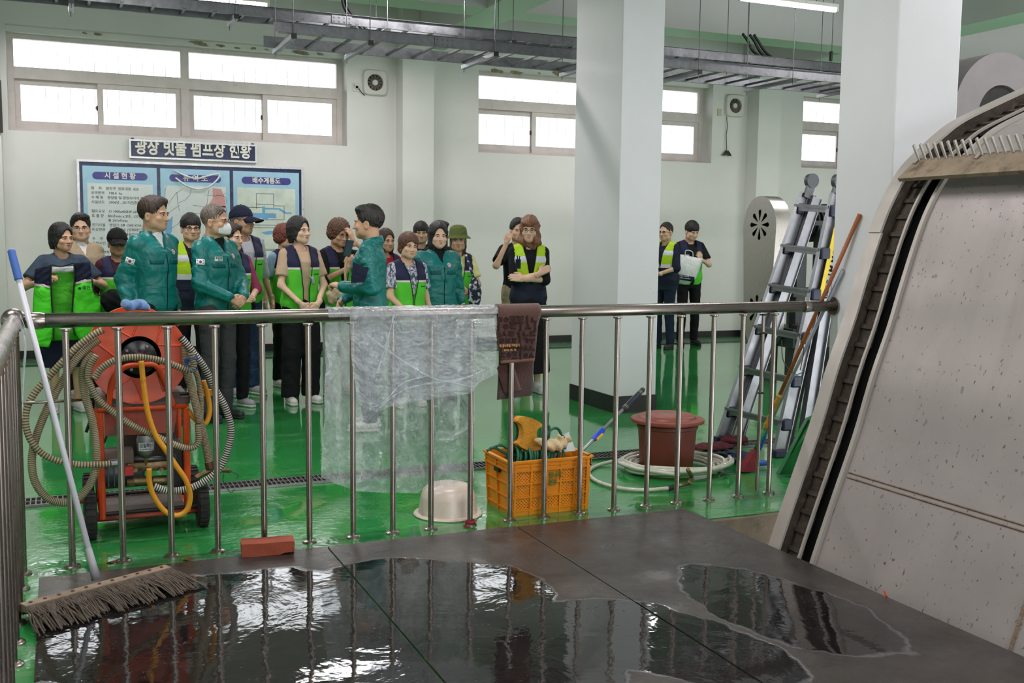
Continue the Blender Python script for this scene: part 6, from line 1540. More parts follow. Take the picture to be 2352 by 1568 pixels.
# wheels
M_TYRE = mat('tyre_rubber', (38, 36, 36), 0.8, var=0.3, vs=20, bump=0.4, bs=60)
def wheel(x, Y, r, wd):
    m = MB(); m.lathe([(r*0.5, -wd/2), (r*0.9, -wd/2), (r, -wd*0.32), (r, wd*0.32), (r*0.9, wd/2), (r*0.5, wd/2)], (x, Y, r), 36, 'X'); o = m.build('wheel', M_TYRE, cart, angle=40)
    for k in range(22):
        a = 2*PI*k/22; m = MB(); c = Vector((x, Y+r*math.cos(a), r+r*math.sin(a))); m.obox(c, (wd*0.8, 0, 0), (0, -math.sin(a)*r*0.14, math.cos(a)*r*0.14), (0, math.cos(a)*0.012, math.sin(a)*0.012)); m.build('tread_block', M_TYRE, o)
    m = MB(); m.lathe([(0.0, -wd*0.4), (r*0.5, -wd*0.4), (r*0.5, wd*0.4), (0, wd*0.4)], (x, Y, r), 20, 'X'); m.build('wheel_rim', M_ORD, o, angle=40)
xw0, xw1 = xl-0.055, xr+0.075
wheel(xw0, CY-0.02, 0.115, 0.055); wheel(xw1, CY+0.02, 0.112, 0.055); wheel(xw0, CB, 0.115, 0.055); wheel(xw1, CB, 0.115, 0.055)
m = MB(); m.cyl((xw0, CY, 0.11), (xw1, CY, 0.11), 0.01, 8); m.build('axle', M_DARK, cart); m = MB(); m.cyl((xw0, CB, 0.11), (xw1, CB, 0.11), 0.01, 8); m.build('axle', M_DARK, cart)
# hoses
H = lambda pts, Y=CY-0.06: [c_(x, y, Y if not isinstance(Y, (list, tuple)) else Y[i]) for i, (x, y) in enumerate(pts)]
ribbed('ribbed_hose', H([(600, 195), (540, 225), (430, 310), (300, 450), (190, 580), (148, 700), (175, 830), (270, 930), (430, 975), (560, 978), (640, 972)], CY-0.12), 0.0165, cart, M_HOSEL, M_HOSED, 0.014)
m = MB(); p = c_(640, 972, CY-0.12); m.cyl(p, p+Vector((0.035, 0.01, 0)), 0.019, 12); m.build('hose_clamp', M_ALU, cart)
ribbed('ribbed_hose', H([(575, 250), (520, 290), (440, 370), (370, 480), (290, 620), (215, 800), (185, 950), (205, 1080), (280, 1175), (390, 1200), (480, 1150), (545, 1040), (560, 900), (535, 720), (495, 580), (480, 470), (500, 380), (545, 330)], CY-0.09), 0.019, cart, M_HOSEL, M_HOSED, 0.009)
ribbed('ribbed_hose', H([(1150, 740), (1150, 850), (1095, 882), (1010, 860), (900, 810), (780, 755), (660, 675), (565, 590), (518, 490), (522, 410), (560, 340)], CY-0.15), 0.0165, cart, M_HOSEL, M_HOSED, 0.011)
ribbed('ribbed_hose', H([(545, 480), (590, 420), (660, 375), (740, 357), (840, 357), (950, 378), (1040, 412), (1100, 430), (1125, 400), (1110, 330)], CY-0.17), 0.0165, cart, M_HOSEL, M_HOSED, 0.012)
ribbed('ribbed_hose', H([(1050, 240), (1110, 310), (1190, 420), (1250, 540), (1310, 650), (1343, 780), (1320, 900), (1275, 1000), (1190, 1072), (1090, 1118), (980, 1130), (895, 1105)], CY-0.10), 0.018, cart, M_HOSEW, M_HOSEK, 0.012)
ribbed('ribbed_hose', H([(1075, 290), (1085, 430), (1120, 560), (1165, 740), (1195, 860), (1215, 965)], CY-0.05), 0.021, cart, M_HOSEL, M_HOSED, 0.008)
ribbed('ribbed_hose', H([(1120, 400), (1150, 480), (1168, 600), (1165, 720), (1150, 800)], CY-0.02), 0.014, cart, M_HOSEL, M_HOSED, 0.008)
m = MB(); m.tube(H([(1213, 960), (1222, 1000)], CY-0.05), 0.024, 12); m.build('hose_clamp', mat('rusty_clamp', (92, 66, 50), 0.5, metal=0.5, var=0.3), cart)
m = MB(); m.tube(spline(H([(1225, 985), (1230, 1010), (1180, 1030), (1135, 1055)], CY-0.05), 5), 0.016, 10); m.tube(H([(1225, 1005), (1340, 1015)], CY-0.05), 0.012, 8); m.build('nozzle', M_BRASS, cart, smooth=True)
m = MB(); m.tube(spline(H([(1340, 1015), (1385, 1040), (1370, 1060)], CY-0.05), 5), 0.0022, 5); m.tube(spline(H([(1300, 1030), (1298, 1080), (1340, 1140), (1360, 1120)], CY-0.05), 5), 0.0022, 5); m.build('bent_wire', M_SNOW, cart)['kind'] = 'stuff'
m = MB(); m.tube(spline(H([(820, 375), (835, 520), (860, 680), (905, 810), (960, 890), (1020, 980), (1080, 1070), (1105, 1160), (1085, 1240), (1030, 1272), (960, 1250), (895, 1165), (868, 1080), (866, 1000)], CY-0.19), 8), 0.0135, 12); m.build('yellow_hose', M_YHOSE, cart, smooth=True)
m = MB(); m.tube(spline(H([(1078, 640), (1120, 700), (1165, 740), (1200, 730), (1218, 660), (1205, 570), (1180, 490)], CY-0.0), 8), 0.013, 12); m.build('yellow_hose', M_YHOSE, cart, smooth=True)
m = MB(); m.bar(c_(1095, 565, CY+0.02), c_(1235, 558, CY+0.02), 0.03, 0.032); m.build('gun_handle', M_YHOSE, cart)
m = MB(); m.tube([c_(1010, 568, CY+0.02), c_(1100, 565, CY+0.02)], 0.010, 10); m.tube([c_(1015, 555, CY+0.02), c_(1020, 575, CY+0.02)], 0.013, 8); m.build('gun_coupling', M_DARK, cart)
M_BTIE = mat('blue_string', (52, 84, 140), 0.7)
for k in range(6):
    m = MB(); c = c_(1110, 400, CY-0.17); m.tube([c+Vector((0.03*math.cos(a+k), 0.02*math.sin(a)*math.cos(k), 0.028*math.sin(a)+0.004*k)) for a in np.linspace(0, 5.2, 12)], 0.0028, 5); m.build('string_tie', M_BTIE, cart, smooth=True)
m = MB(); m.tube([c_(105, 622, CY-0.16), c_(540, 598, CY-0.02)], 0.0075, 10); lo_ = m.build('lance', M_SSH, cart, smooth=True)
m = MB(); m.tube(spline(H([(545, 590), (530, 700), (500, 790)], CY+0.1), 5), 0.008, 8); m.tube(spline(H([(620, 810), (600, 860)], CY+0.1), 5), 0.006, 8); m.build('black_cable', M_CABLE, cart)['kind'] = 'stuff'
# blue towel on the reel
def towel_blob(c, r, seed=0):
    def bf(Q):
        d = s_ell(Q, c, r); d = smin(d, s_ell(Q, (c[0]+r[0]*0.55, c[1], c[2]-r[2]*0.3), (r[0]*0.6, r[1]*0.9, r[2]*0.7)), 0.02)
        d = smin(d, s_ell(Q, (c[0]-r[0]*0.35, c[1]-0.01, c[2]+r[2]*0.35), (r[0]*0.45, r[1]*0.7, r[2]*0.6)), 0.015)
        return d+0.006*np.sin(Q[:, 0]*70+seed+Q[:, 2]*50)+0.004*np.sin(Q[:, 0]*130-Q[:, 2]*110+Q[:, 1]*60)
    return surfnet(bf, V3(*c)-V3(*r)*1.5-0.02, V3(*c)+V3(*r)*1.7+0.02, 0.005)
M_BLUT = mat('blue_terry', (96, 136, 192), 0.95, var=0.18, vs=18, bump=0.7, bs=160, sheen=0.4)
c = Vector((at(308, 715, CY+0.02).x, CY+0.03, RC.z+RR+0.02))
v, f = towel_blob(tuple(c), (0.062, 0.06, 0.028)); tag(npmesh('towel', [(v, f, 0)], [M_BLUT]), 'crumpled blue terry towel lying on top of the hose reel', 'towel')
# ------------------------------------------------------------------ brown towel over the rail
M_BRT = mat('brown_terry', (88, 54, 46), 0.95, var=0.14, vs=14, bump=0.8, bs=170, sheen=0.3); M_BRD = mat('dark_brown_motif', (48, 26, 24), 0.95, var=0.15, vs=14, bump=0.6, bs=170); M_GOLD = mat('gold_embroidery', (200, 150, 84), 0.6)
tw = empty('towel', (0, 0, 0), 0, 'dark brown patterned towel folded over the railing', 'towel')
def lerp2(a, b, t): return (a[0]+(b[0]-a[0])*t, a[1]+(b[1]-a[1])*t)
FYY, BYK = RY-0.042, RY+0.042
P_ = []
for i in range(17):
    u = i/16; wv = 0.006*math.sin(u*7)
    row = [at(*lerp2((1142, 918), (1222, 908), u), BYK+0.02*0+wv), at(*lerp2((1146, 830), (1226, 826), u), BYK+wv), at(*lerp2((1145, 760), (1232, 758), u), BYK+wv*0.5)]
    x = at(*lerp2((1138, 720), (1236, 720), u), RY).x
    for a in np.linspace(0.0, PI, 7): row.append(Vector((x, RY+0.041*math.cos(a), RZ+0.041*math.sin(a))))
    for py0, py1, t in ((752, 750, 0.3), (790, 787, 0.6), (832, 826, 1)): row.append(at(*lerp2((1133+17*t, py0), (1238-10*t, py1), u), FYY-wv*t))
    P_.append(row)
two = gridmesh('towel_cloth', P_, M_BRT, tw, thick=0.006)
hem = gridmesh('towel_hem', [[at(*lerp2((1149.5, 828), (1228, 822), u), FYY-0.006-0.006*math.sin(u*7)) , at(*lerp2((1150, 835), (1228, 829), u), FYY-0.006-0.006*math.sin(u*7))] for u in np.linspace(0, 1, 12)], mat('towel_hem_cloth', (120, 84, 70), 0.9), tw, thick=0.004)
for k, (rw, y) in enumerate((('ㅣㄱ=ㅌㅣ:', 722), ('ㅁㅇ三三ㅣㄴ', 738), ('ㅣㅇㄷㅣㅅㅣ', 754), (':ㅅㄹㅓㄴㄷ', 770), ('ㅇㅂㅈㅣㄱㅜ', 786), ('ㅣㅡㅌㅎㅅㄴ', 803), ('ㄷㅎ三ㅣㅇㅅ', 820))):
    t_ = (y-715)/120; p = at(1139+14*t_, y+3, FYY-0.0085-0.002); q = at(1234-8*t_, y+3, FYY-0.0085)
    if y > 725: text('towel_motif', rw, 0.045, M_BRD, tw, tuple(p), (q-p), (0, 0.02, 1), 0.0012, 0.0028, (q-p).length)
p = at(1147, 797, FYY-0.017); text('towel_embroidery', '제 광나루길 가족걷기', 0.018, M_GOLD, tw, tuple(p), (1, 0, 0), (0, 0, 1), 0.0008, 0.0004, 0.115)
p = at(1157, 806, FYY-0.017); text('towel_embroidery', '2012. 10. 13', 0.014, M_GOLD, tw, tuple(p), (1, 0, 0), (0, 0, 1), 0.0008, 0.0004, 0.07)
P_ = [[at(1140+j*3, 835+i*8.3+0, BYK-0.012) if False else at(lerp2((1178, 834), (1197, 895), i/9)[0]-38*(j/5)*(1), lerp2((1178, 834), (1197, 895), i/9)[1]+j*1.6, BYK-0.02-0.004*math.sin(j)) for j in range(6)] for i in range(10)]
gridmesh('towel_fold', P_, M_BRT, tw, thick=0.006)
# ------------------------------------------------------------------ clear plastic sheet
def plastic():
    t = NT('clear_plastic_film'); out = t.t.nodes['Material Output']
    tr = t.n('ShaderNodeBsdfTransparent'); tr.inputs[0].default_value = (0.93, 0.95, 0.97, 1)
    di = t.n('ShaderNodeBsdfTranslucent'); di.inputs[0].default_value = (0.93, 0.95, 1.0, 1); d2 = t.n('ShaderNodeBsdfDiffuse'); d2.inputs[0].default_value = (0.90, 0.93, 1.0, 1)
    gl = t.n('ShaderNodeBsdfGlossy'); gl.inputs['Roughness'].default_value = 0.16
    b = t.bump(t.noise(7, 5, 0.6, dist=1.5), 0.8, 0.03); 
    for nd in (di, d2, gl): t.put(nd.inputs['Normal'], b)
    a = t.n('ShaderNodeAddShader'); mx0 = t.n('ShaderNodeMixShader', ); mx0.inputs[0].default_value = 0.5; t.t.links.new(di.outputs[0], mx0.inputs[1]); t.t.links.new(d2.outputs[0], mx0.inputs[2])
    m1 = t.n('ShaderNodeMixShader'); cre = t.ramp(t.noise(7, 7, 0.7, dist=1.5), [(0.40, 0.26), (0.60, 0.40), (0.70, 0.85)]); t.put(m1.inputs[0], cre); t.t.links.new(tr.outputs[0], m1.inputs[1]); t.t.links.new(mx0.outputs[0], m1.inputs[2])
    lw = t.n('ShaderNodeLayerWeight'); lw.inputs[0].default_value = 0.35; t.put(lw.inputs['Normal'], b)
    m2 = t.n('ShaderNodeMixShader'); t.put(m2.inputs[0], t.math('MULTIPLY_ADD', lw.outputs['Facing'], 0.22, 0.06)); t.t.links.new(m1.outputs[0], m2.inputs[1]); t.t.links.new(gl.outputs[0], m2.inputs[2])
    t.t.links.new(m2.outputs[0], out.inputs[0]); return t.m
M_FILM = plastic()
from mathutils import noise as mnoise
def sheet(nm, top, bot, Yf, par, nu=90, nv=90, amp=0.03, sc=5.0, seed=0, sides=None):
    """top / bot polylines in px, interpolated; crumpled in depth"""
    def ip(E, t):
        k = t*(len(E)-1); i = min(int(k), len(E)-2); f = k-i; return (E[i][0]*(1-f)+E[i+1][0]*f, E[i][1]*(1-f)+E[i+1][1]*f)
    G = []
    for i in range(nu+1):
        u = i/nu; a, b = ip(top, u), ip(bot, u); row = []
        for j in range(nv+1):
            v = j/nv; bow = math.sin(PI*v)*(6*math.sin(u*5+seed))
            p = at(a[0]+(b[0]-a[0])*v+bow*(0.3 if 0 < u < 1 else 1), a[1]+(b[1]-a[1])*v, Yf)
            q = Vector((u*sc*1.2+seed, v*sc, seed)); r1 = abs(mnoise.noise(q)); r2 = abs(mnoise.noise(q*2.7)); r3 = abs(mnoise.noise(q*6.5))
            d = (r1*0.9+r2*0.5+r3*0.28)*amp*min(1, v*6+0.15)
            row.append(p+Vector((0, d*(1 if Yf > RY else -1), 0)))
        G.append(row)
    return gridmesh(nm, G, M_FILM, par, smooth=False)
ps = empty('plastic_sheet', (0, 0, 0), 0, 'large crumpled clear plastic sheet hung over the railing', 'plastic sheet')
sheet('back_drop', [(748, 722), (850, 722), (960, 722), (1098, 722)], [(738, 1098), (775, 1112), (820, 1128), (860, 1133), (900, 1134), (960, 1132), (985, 1126), (1010, 1118), (1060, 1110), (1090, 1100)], RY+0.045, ps, 100, 110, 0.045, 3.2, 1)
sheet('front_flap', [(803, 722), (900, 722), (1000, 722), (1141, 722)], [(822, 925), (845, 942), (862, 946), (890, 936), (930, 924), (980, 917), (1030, 908), (1078, 902), (1095, 882), (1120, 868), (1142, 855)], RY-0.05, ps, 100, 80, 0.028, 3.6, 5)
G = []
for i in range(101):
    u = i/100; x = at(750+390*u, 720, RY).x; row = []
    for a in np.linspace(-0.15, PI+0.15, 12):
        rr = 0.040+0.008*abs(mnoise.noise(Vector((u*30, a*2, 0)))); row.append(Vector((x, RY+rr*math.cos(a), RZ+rr*math.sin(a))))
    G.append(row)
gridmesh('top_wrap', G, M_FILM, ps, smooth=False)
# twisted creases of the flap
for k, pts in enumerate(([(838, 766), (905, 815), (960, 850), (1000, 870), (1082, 888)], [(850, 935), (880, 925), (925, 880), (985, 862)], [(870, 938), (910, 905), (960, 885), (1060, 870), (1110, 850)], [(905, 722), (890, 780), (868, 850)])):
    m = MB(); p = [q+Vector((0, 0, 0)) for q in spline([at(x, y, RY-0.085) for x, y in pts], 10)]; m.tube(p, [0.0015+0.0045*abs(math.sin(i*0.9)) for i in range(len(p))], 5); m.build('crease', M_FILM, ps)
# ------------------------------------------------------------------ mop
mp = empty('floor_mop', (0, 0, 0), 0, 'wide grey string mop leaning on the railing with a white handle and blue grip', 'mop')
B_ = Vector((fl(222, 1338).x, fl(222, 1338).y, 0.055)); B_ = at(222, 1338, 4.70); B_.z = max(B_.z, 0.04)
C_ = at(68, 738, RY-0.050); tp = B_+(C_-B_)*1.285
d_ = (tp-B_).normalized()
m = MB(); m.tube([B_, tp-d_*0.13], 0.0125, 16); m.build('handle', mat('white_handle', (206, 204, 214), 0.35, var=0.06, dirt=(150, 140, 140), dirt_s=9, dirt_lo=0.66), mp, smooth=True)
m = MB(); gp = [tp-d_*0.14+d_*0.14*i/24 for i in range(25)]; m.tube(gp, [0.0165+(0.0012 if (i % 2 and i < 19) else 0) for i in range(24)]+[0.010], 16); m.build('grip', mat('blue_grip', (66, 104, 184), 0.45, var=0.08), mp, smooth=True)
m = MB(); m.tube([B_-d_*0.0, B_+d_*0.14], [0.02, 0.0145], 12); m.build('socket', mat('grey_socket', (160, 158, 164), 0.4), mp, smooth=True)
h0, h1 = fl(52, 1396, 0.06), fl(386, 1306, 0.06)
M_MOPB = mat('mop_bar_cloth', (150, 130, 112), 0.9, var=0.2, vs=20, bump=0.5, bs=80); M_STRG = mat('mop_string', (96, 84, 74), 0.95, var=0.25, vs=40, bump=0.6, bs=200)
ax_ = (h1-h0).normalized(); sd = Vector((ax_.y, -ax_.x, 0))
m = MB(); m.obox((h0+h1)/2, h1-h0, sd*0.05, (0, 0, 0.028)); m.build('mop_bar', M_MOPB, mp)
for i in range(11):
    m = MB(); c = h0+(h1-h0)*(0.05+0.09*i)+Vector((0, 0, 0.0155)); m.cyl(c, c+Vector((0, 0, 0.003)), 0.007, 8); m.build('rivet', mat('rust_rivet', (96, 58, 40), 0.6), mp)
m = MB(); r3 = random.Random(3)
for i in range(520):
    u = i/520+r3.uniform(-0.004, 0.004); side = 1 if i % 3 else -1; s0 = h0+(h1-h0)*max(0, min(1, u))+sd*side*0.024+Vector((0, 0, 0.008)); L_ = r3.uniform(0.08, 0.20) if side > 0 else r3.uniform(0.02, 0.04)
    sw_ = r3.uniform(-0.05, 0.05)+(-0.02+0.05*u)
    q = [s0, s0+sd*side*L_*0.22+Vector((0, 0, -0.010))+ax_*sw_*0.2, s0+sd*side*L_*0.6+Vector((0, 0, -0.034+r3.uniform(0, 0.015)))+ax_*sw_*0.7, s0+sd*side*L_+ax_*sw_+Vector((0, 0, -0.056+r3.uniform(0, 0.01)))]
    q = [Vector((p.x, p.y, max(0.013, p.z))) for p in q]
    m.tube(spline(q, 4), r3.uniform(0.0024, 0.004), 5, cap=False)
o = m.build('mop_strings', M_STRG, mp, smooth=True); o['kind'] = 'stuff'
# ------------------------------------------------------------------ brick
M_BRK = mat('red_brick', (150, 72, 50), 0.9, var=0.16, vs=9, bump=0.35, bs=110)
b0 = fl(555, 1281, 0.009); b1 = fl(677, 1272, 0.009); L_ = (b1-b0).length; ux = (b1-b0).normalized(); uy = Vector((-ux.y, ux.x, 0))
m = MB(); t = bmesh.new(); bmesh.ops.create_cube(t, size=1); bmesh.ops.subdivide_edges(t, edges=t.edges[:], cuts=6, use_grid_fill=True)
for v in t.verts:
    p = Vector((v.co.x*L_, v.co.y*0.105, (v.co.z+0.5)*0.062)); e = abs(v.co.x) > 0.49
    if v.co.x > 0.3 and v.co.z < -0.1 and v.co.y < -0.3: p.x -= 0.02*(v.co.x); p.z += 0.010
    p += Vector((1, 1, 1))*0.0008*math.sin(v.co.x*9+v.co.y*7+v.co.z*5); v.co = (b0+b1)/2+ux*p.x+uy*(p.y+0.053)+Vector((0, 0, p.z+0.001))
m.add(t); tag(m.build('brick', M_BRK, smooth=False), 'red brick lying on the edge of the steel plates by the railing', 'brick')
# ------------------------------------------------------------------ upside-down white basin
bc = fl(1058, 1200); bc = Vector((bc.x, bc.y+0.20, 0))
M_BAS = mat('translucent_basin', (206, 190, 178), 0.3, var=0.05, dirt=(150, 124, 108), dirt_s=4, dirt_lo=0.6); 
m = MB(); m.lathe([(0.188, 0.0), (0.192, 0.006), (0.186, 0.012), (0.165, 0.014), (0.158, 0.06), (0.156, 0.066), (0.152, 0.10), (0.15, 0.106), (0.138, 0.14), (0.115, 0.163), (0.085, 0.172), (0.083, 0.168), (0.0, 0.168)], tuple(bc), 48); tag(m.build('basin', M_BAS, angle=35), 'upside-down off-white plastic basin left of the yellow crate', 'basin')
m = MB()
for k in range(3): m.tube([(1.976+0.026*math.cos(a)+0.006*k, 5.061+0.026*math.sin(a), 0.016+0.004*k) for a in np.linspace(0.3*k, 0.3*k+5.5, 16)], 0.003, 5)
m.tube(spline([(1.95, 5.05, 0.012), (1.93, 5.03, 0.006), (1.96, 5.0, 0.006)], 5), 0.003, 5)
tag(m.build('red_string', mat('red_string', (170, 40, 56), 0.7), smooth=True), 'short red string tied round the foot of a baluster', 'string')
# ------------------------------------------------------------------ yellow crate
M_YC = mat('yellow_crate_plastic', (224, 138, 22), 0.42, var=0.08, vs=6, dirt=(150, 88, 26), dirt_s=7, dirt_lo=0.66); M_YCD = mat('crate_plastic_deep', (176, 104, 20), 0.5, var=0.1)
cf = fl(1174, 1187); cw, cd_, chh = 0.475, 0.34, 0.31
cf = Vector((cf.x, max(cf.y, RY+0.07), 0))
cr = empty('crate', tuple(cf), 0, 'yellow plastic crate with perforated sides standing against the railing', 'crate')
TH = 0.012; TP = 0.018           # wall thickness, taper
m = MB(); m.box(0.01, 0.01, 0.006, cw-0.01, cd_-0.01, 0.018); m.build('crate_floor', M_YC, cr)
def crate_wall(p0, ux, L_, n_out, cells, name):
    ux, n_out = Vector(ux), Vector(n_out); p0 = Vector(p0)
    m = MB(); uz = Vector((0, 0, 1)); tl = n_out*TP/chh
    def bx(x0, x1, z0, z1, d0, d1, mb=m):
        pts = []
        for z in (z0, z1):
            for x, d in ((x0, d0), (x1, d0), (x1, d1), (x0, d1)): pts.append(p0+ux*x+uz*z+n_out*d+tl*z)
        mb.hexa(pts)
    # frame ribs
    bx(0, L_, chh-0.055, chh-0.012, -TH, 0); bx(-0.006, L_+0.006, chh-0.012, chh, -TH, 0.010); bx(0, L_, chh-0.06, chh-0.052, 0, 0.008); bx(0, L_, chh-0.034, chh-0.028, 0, 0.006); bx(0, L_, 0, 0.03, -TH, 0)
    xs_ = [L_*k for k in cells[0]]; zs_ = [0.03, 0.105, 0.18, chh-0.055]
    for x in xs_: bx(x-0.006, x+0.006, 0, chh-0.02, -TH, 0.007)
    for z in zs_: bx(0, L_, z-0.004, z+0.004, -TH, 0.006)
    bx(0, 0.02, 0, chh, -TH, 0.001); bx(L_-0.02, L_, 0, chh, -TH, 0.001)
    o = m.build(name, M_YC, cr)
    # recessed panels with diamond perforation (lattice strands)
    for i in range(len(xs_)-1):
        for j in range(3):
            x0, x1, z0, z1 = xs_[i]+0.006, xs_[i+1]-0.006, zs_[j]+0.004, zs_[j+1]-0.004
            if i in cells[1] and j in cells[2]:
                q = MB(); bx(x0, x1, z0, z1, -TH*0.6, -TH*0.3, q); q.build('blank_panel', M_YC, o); continue
            q = MB(); st = 0.019; w2 = 0.0046
            for sgn in (1, -1):
                k = -int((z1-z0)/st)-2
                while k*st < (x1-x0)+(z1-z0)+0.02:
                    # strand: x = x0 + k*st + sgn*(z-z0)
                    xa = x0+k*st+(0 if sgn > 0 else 0); za, zb2 = z0, z1
                    if sgn > 0: A, B = (xa, z0), (xa+(z1-z0), z1)
                    else: A, B = (xa, z0), (xa-(z1-z0), z1)
                    # clip in x
                    (ax, az), (bx_, bz) = A, B
                    def cl(px, ax, az, bx_, bz): t = (px-ax)/(bx_-ax); return (px, az+(bz-az)*t)
                    lo_x, hi_x = min(ax, bx_), max(ax, bx_)
                    if hi_x > x0+0.002 and lo_x < x1-0.002:
                        if ax < x0: ax, az = cl(x0, ax, az, bx_, bz)
                        elif ax > x1: ax, az = cl(x1, ax, az, bx_, bz)
                        if bx_ < x0: bx_, bz = cl(x0, ax, az, bx_, bz)
                        elif bx_ > x1: bx_, bz = cl(x1, ax, az, bx_, bz)
                        P0 = p0+ux*ax+uz*az+tl*az-n_out*(TH*0.6); P1 = p0+ux*bx_+uz*bz+tl*bz-n_out*(TH*0.6)
                        if (P1-P0).length > 0.003: q.bar(P0, P1, w2*1.4, 0.004, n_out)
                    k += 1
            oo = q.build('lattice_panel', M_YC, o); oo['kind'] = 'stuff'
    return o
FC = ([0.04, 0.24, 0.43, 0.62, 0.80, 0.97], {2}, {1, 2})
w1 = crate_wall((0, 0, 0), (1, 0, 0), cw, (0, -1, 0), FC, 'crate_side')
crate_wall((0, cd_, 0), (1, 0, 0), cw, (0, 1, 0), FC, 'crate_side')
SC_ = ([0.05, 0.5, 0.95], {0, 1}, {0, 1, 2})
crate_wall((0, cd_, 0), (0, -1, 0), cd_, (-1, 0, 0), SC_, 'crate_side'); crate_wall((cw, 0, 0), (0, 1, 0), cd_, (1, 0, 0), SC_, 'crate_side')
m = MB(); m.box(-0.026, 0.12, chh-0.085, -0.010, 0.19, chh-0.06); m.build('handle_slot', M_DARK, cr)
text('crate_print', '광나리\n본부', 0.04, mat('green_print', (70, 110, 40), 0.6), cr, (cw*0.46, -0.0225, 0.205), (1, 0, 0), (0, 0, 1), 0.0004, 0.0012, 0.075)
# contents of the crate
M_GH = mat('green_hose', (14, 92, 66), 0.35, var=0.15, vs=20)
gh = empty('green_hose', (0, 0, 0), 0, 'coiled dark green hose heaped in the yellow crate', 'hose')
o0 = Vector(cf)
for k in range(17):
    m = MB(); c = o0+Vector((0.07+k*0.017, 0.15+0.02*math.sin(k), chh-0.02)); rx, rz, tl_ = 0.075+0.014*math.sin(k*2.1), 0.062+0.012*math.cos(k*1.7), 0.35+0.15*math.sin(k*1.3)
    m.tube([c+Vector((tl_*rz*math.sin(a)*0.6, rx*math.cos(a), rz*math.sin(a))) for a in [2*PI*i/22 for i in range(22)]], 0.0085, 8, closed=True); m.build('hose_loop', M_GH, gh, smooth=True)
for pts in ([(1235, 1040), (1262, 990), (1282, 985), (1290, 1010), (1275, 1040)], [(1262, 1040), (1290, 1000), (1298, 1030)], [(1118, 1035), (1135, 1028), (1160, 1040), (1190, 1048)], [(1125, 1030), (1150, 1022), (1175, 1035)], [(1240, 1010), (1243, 985), (1255, 975), (1262, 985), (1258, 1020)]):
    m = MB(); m.tube(spline([at(x, y, cf.y+0.16) for x, y in pts], 6), 0.0085, 8); m.build('hose_loop', M_GH, gh, smooth=True)
M_SPG = mat('yellow_sponge', (214, 152, 50), 0.95, var=0.12, vs=22, bump=1.0, bs=70); 
sp = empty('sponge', (0, 0, 0), 0, 'hourglass-shaped yellow sponge with a black back standing in the crate', 'sponge')
ol = [(1198, 957), (1222, 960), (1246, 975), (1236, 985), (1233, 1000), (1240, 1020), (1241, 1032), (1215, 1035), (1190, 1020), (1200, 1010), (1203, 990), (1198, 975), (1189, 968)]
pts = spline([at(x, y, cf.y+0.09) for x, y in ol], 5, closed=True)
for nm, d0, d1, mm in (('sponge_pad', 0.0, 0.03, M_SPG), ('scour_pad', 0.03, 0.045, M_DARK)):
    m = MB(); sh = Vector((-0.35, 0.94, 0.0)); A = [m.b.verts.new(p+sh*d0*1.3) for p in pts]; Bv = [m.b.verts.new(p+sh*d1*1.3) for p in pts]; m.face(A); m.face(Bv[::-1]); n = len(pts)
    for i in range(n): m.face([A[i], Bv[i], Bv[(i+1) % n], A[(i+1) % n]])
    m.build(nm, mm, sp, angle=40)
M_GLV = mat('dirty_cotton_glove', (206, 184, 142), 0.95, var=0.2, vs=18, bump=0.8, bs=90)
c0 = at(1262, 1022, cf.y+0.05); 
def gf_(Q):
    d = s_ell(Q, (c0.x+0.035, c0.y, c0.z), (0.07, 0.05, 0.035)); d = smin(d, s_caps(Q, (c0.x-0.02, c0.y-0.01, c0.z+0.0), (c0.x-0.075, c0.y, c0.z+0.035), 0.022, 0.016), 0.01)
    for k in range(4): d = smin(d, s_caps(Q, (c0.x+0.03+k*0.022, c0.y-0.01, c0.z+0.01), (c0.x+0.05+k*0.026, c0.y-0.02+0.005*k, c0.z+0.050-0.008*k), 0.014, 0.012), 0.008)
    return d+0.004*np.sin(Q[:, 0]*120+Q[:, 2]*90)
v, f = surfnet(gf_, (c0.x-0.12, c0.y-0.09, c0.z-0.06), (c0.x+0.18, c0.y+0.09, c0.z+0.09), 0.006); tag(npmesh('work_glove', [(v, f, 0)], [M_GLV]), 'crumpled beige cotton work glove on top of the crate', 'glove')
m = MB(); q = [at(1268, 1010, cf.y+0.20), at(1306, 992, cf.y+0.20), at(1322, 1035, cf.y+0.16), at(1285, 1038, cf.y+0.14)]
m.hexa([q[0], q[1], q[2], q[3]]+[p+Vector((0.004, 0.006, 0)) for p in q]); tag(m.build('plastic_offcut', mat('cloudy_plastic', (196, 206, 204), 0.3)), 'pale plastic offcut sticking out at the back of the crate', 'plastic')
# telescopic pole
a, b = at(1322, 1050, cf.y+0.22), at(1478, 893, cf.y+0.52); d_ = (b-a); L_ = d_.length; d_.normalize()
tpz = empty('telescopic_pole', (0, 0, 0), 0, 'telescopic pole with navy grip and blue clamp leaning out of the crate', 'pole')
m = MB(); m.tube([a-d_*0.10, a+d_*L_*0.72], 0.0105, 12); m.build('tube', M_ALU, tpz, smooth=True)
m = MB(); m.tube([a+d_*L_*0.68, a+d_*L_*0.70, a+d_*L_*0.985, a+d_*L_], [0.014, 0.0165, 0.0165, 0.012], 14); m.build('grip', M_NAVYPL, tpz, smooth=True)
for q in (0.71, 0.725, 0.93, 0.945): m = MB(); m.tube([a+d_*L_*q, a+d_*L_*(q+0.006)], 0.0172, 14); m.build('grip_ring', mat('olive_ring', (150, 140, 60), 0.5), tpz)
m = MB(); m.tube([a+d_*L_*0.24, a+d_*L_*0.26, a+d_*L_*0.37, a+d_*L_*0.39], [0.013, 0.018, 0.018, 0.013], 12); cl_ = m.build('clamp', mat('blue_plastic', (26, 66, 190), 0.35), tpz, angle=40)
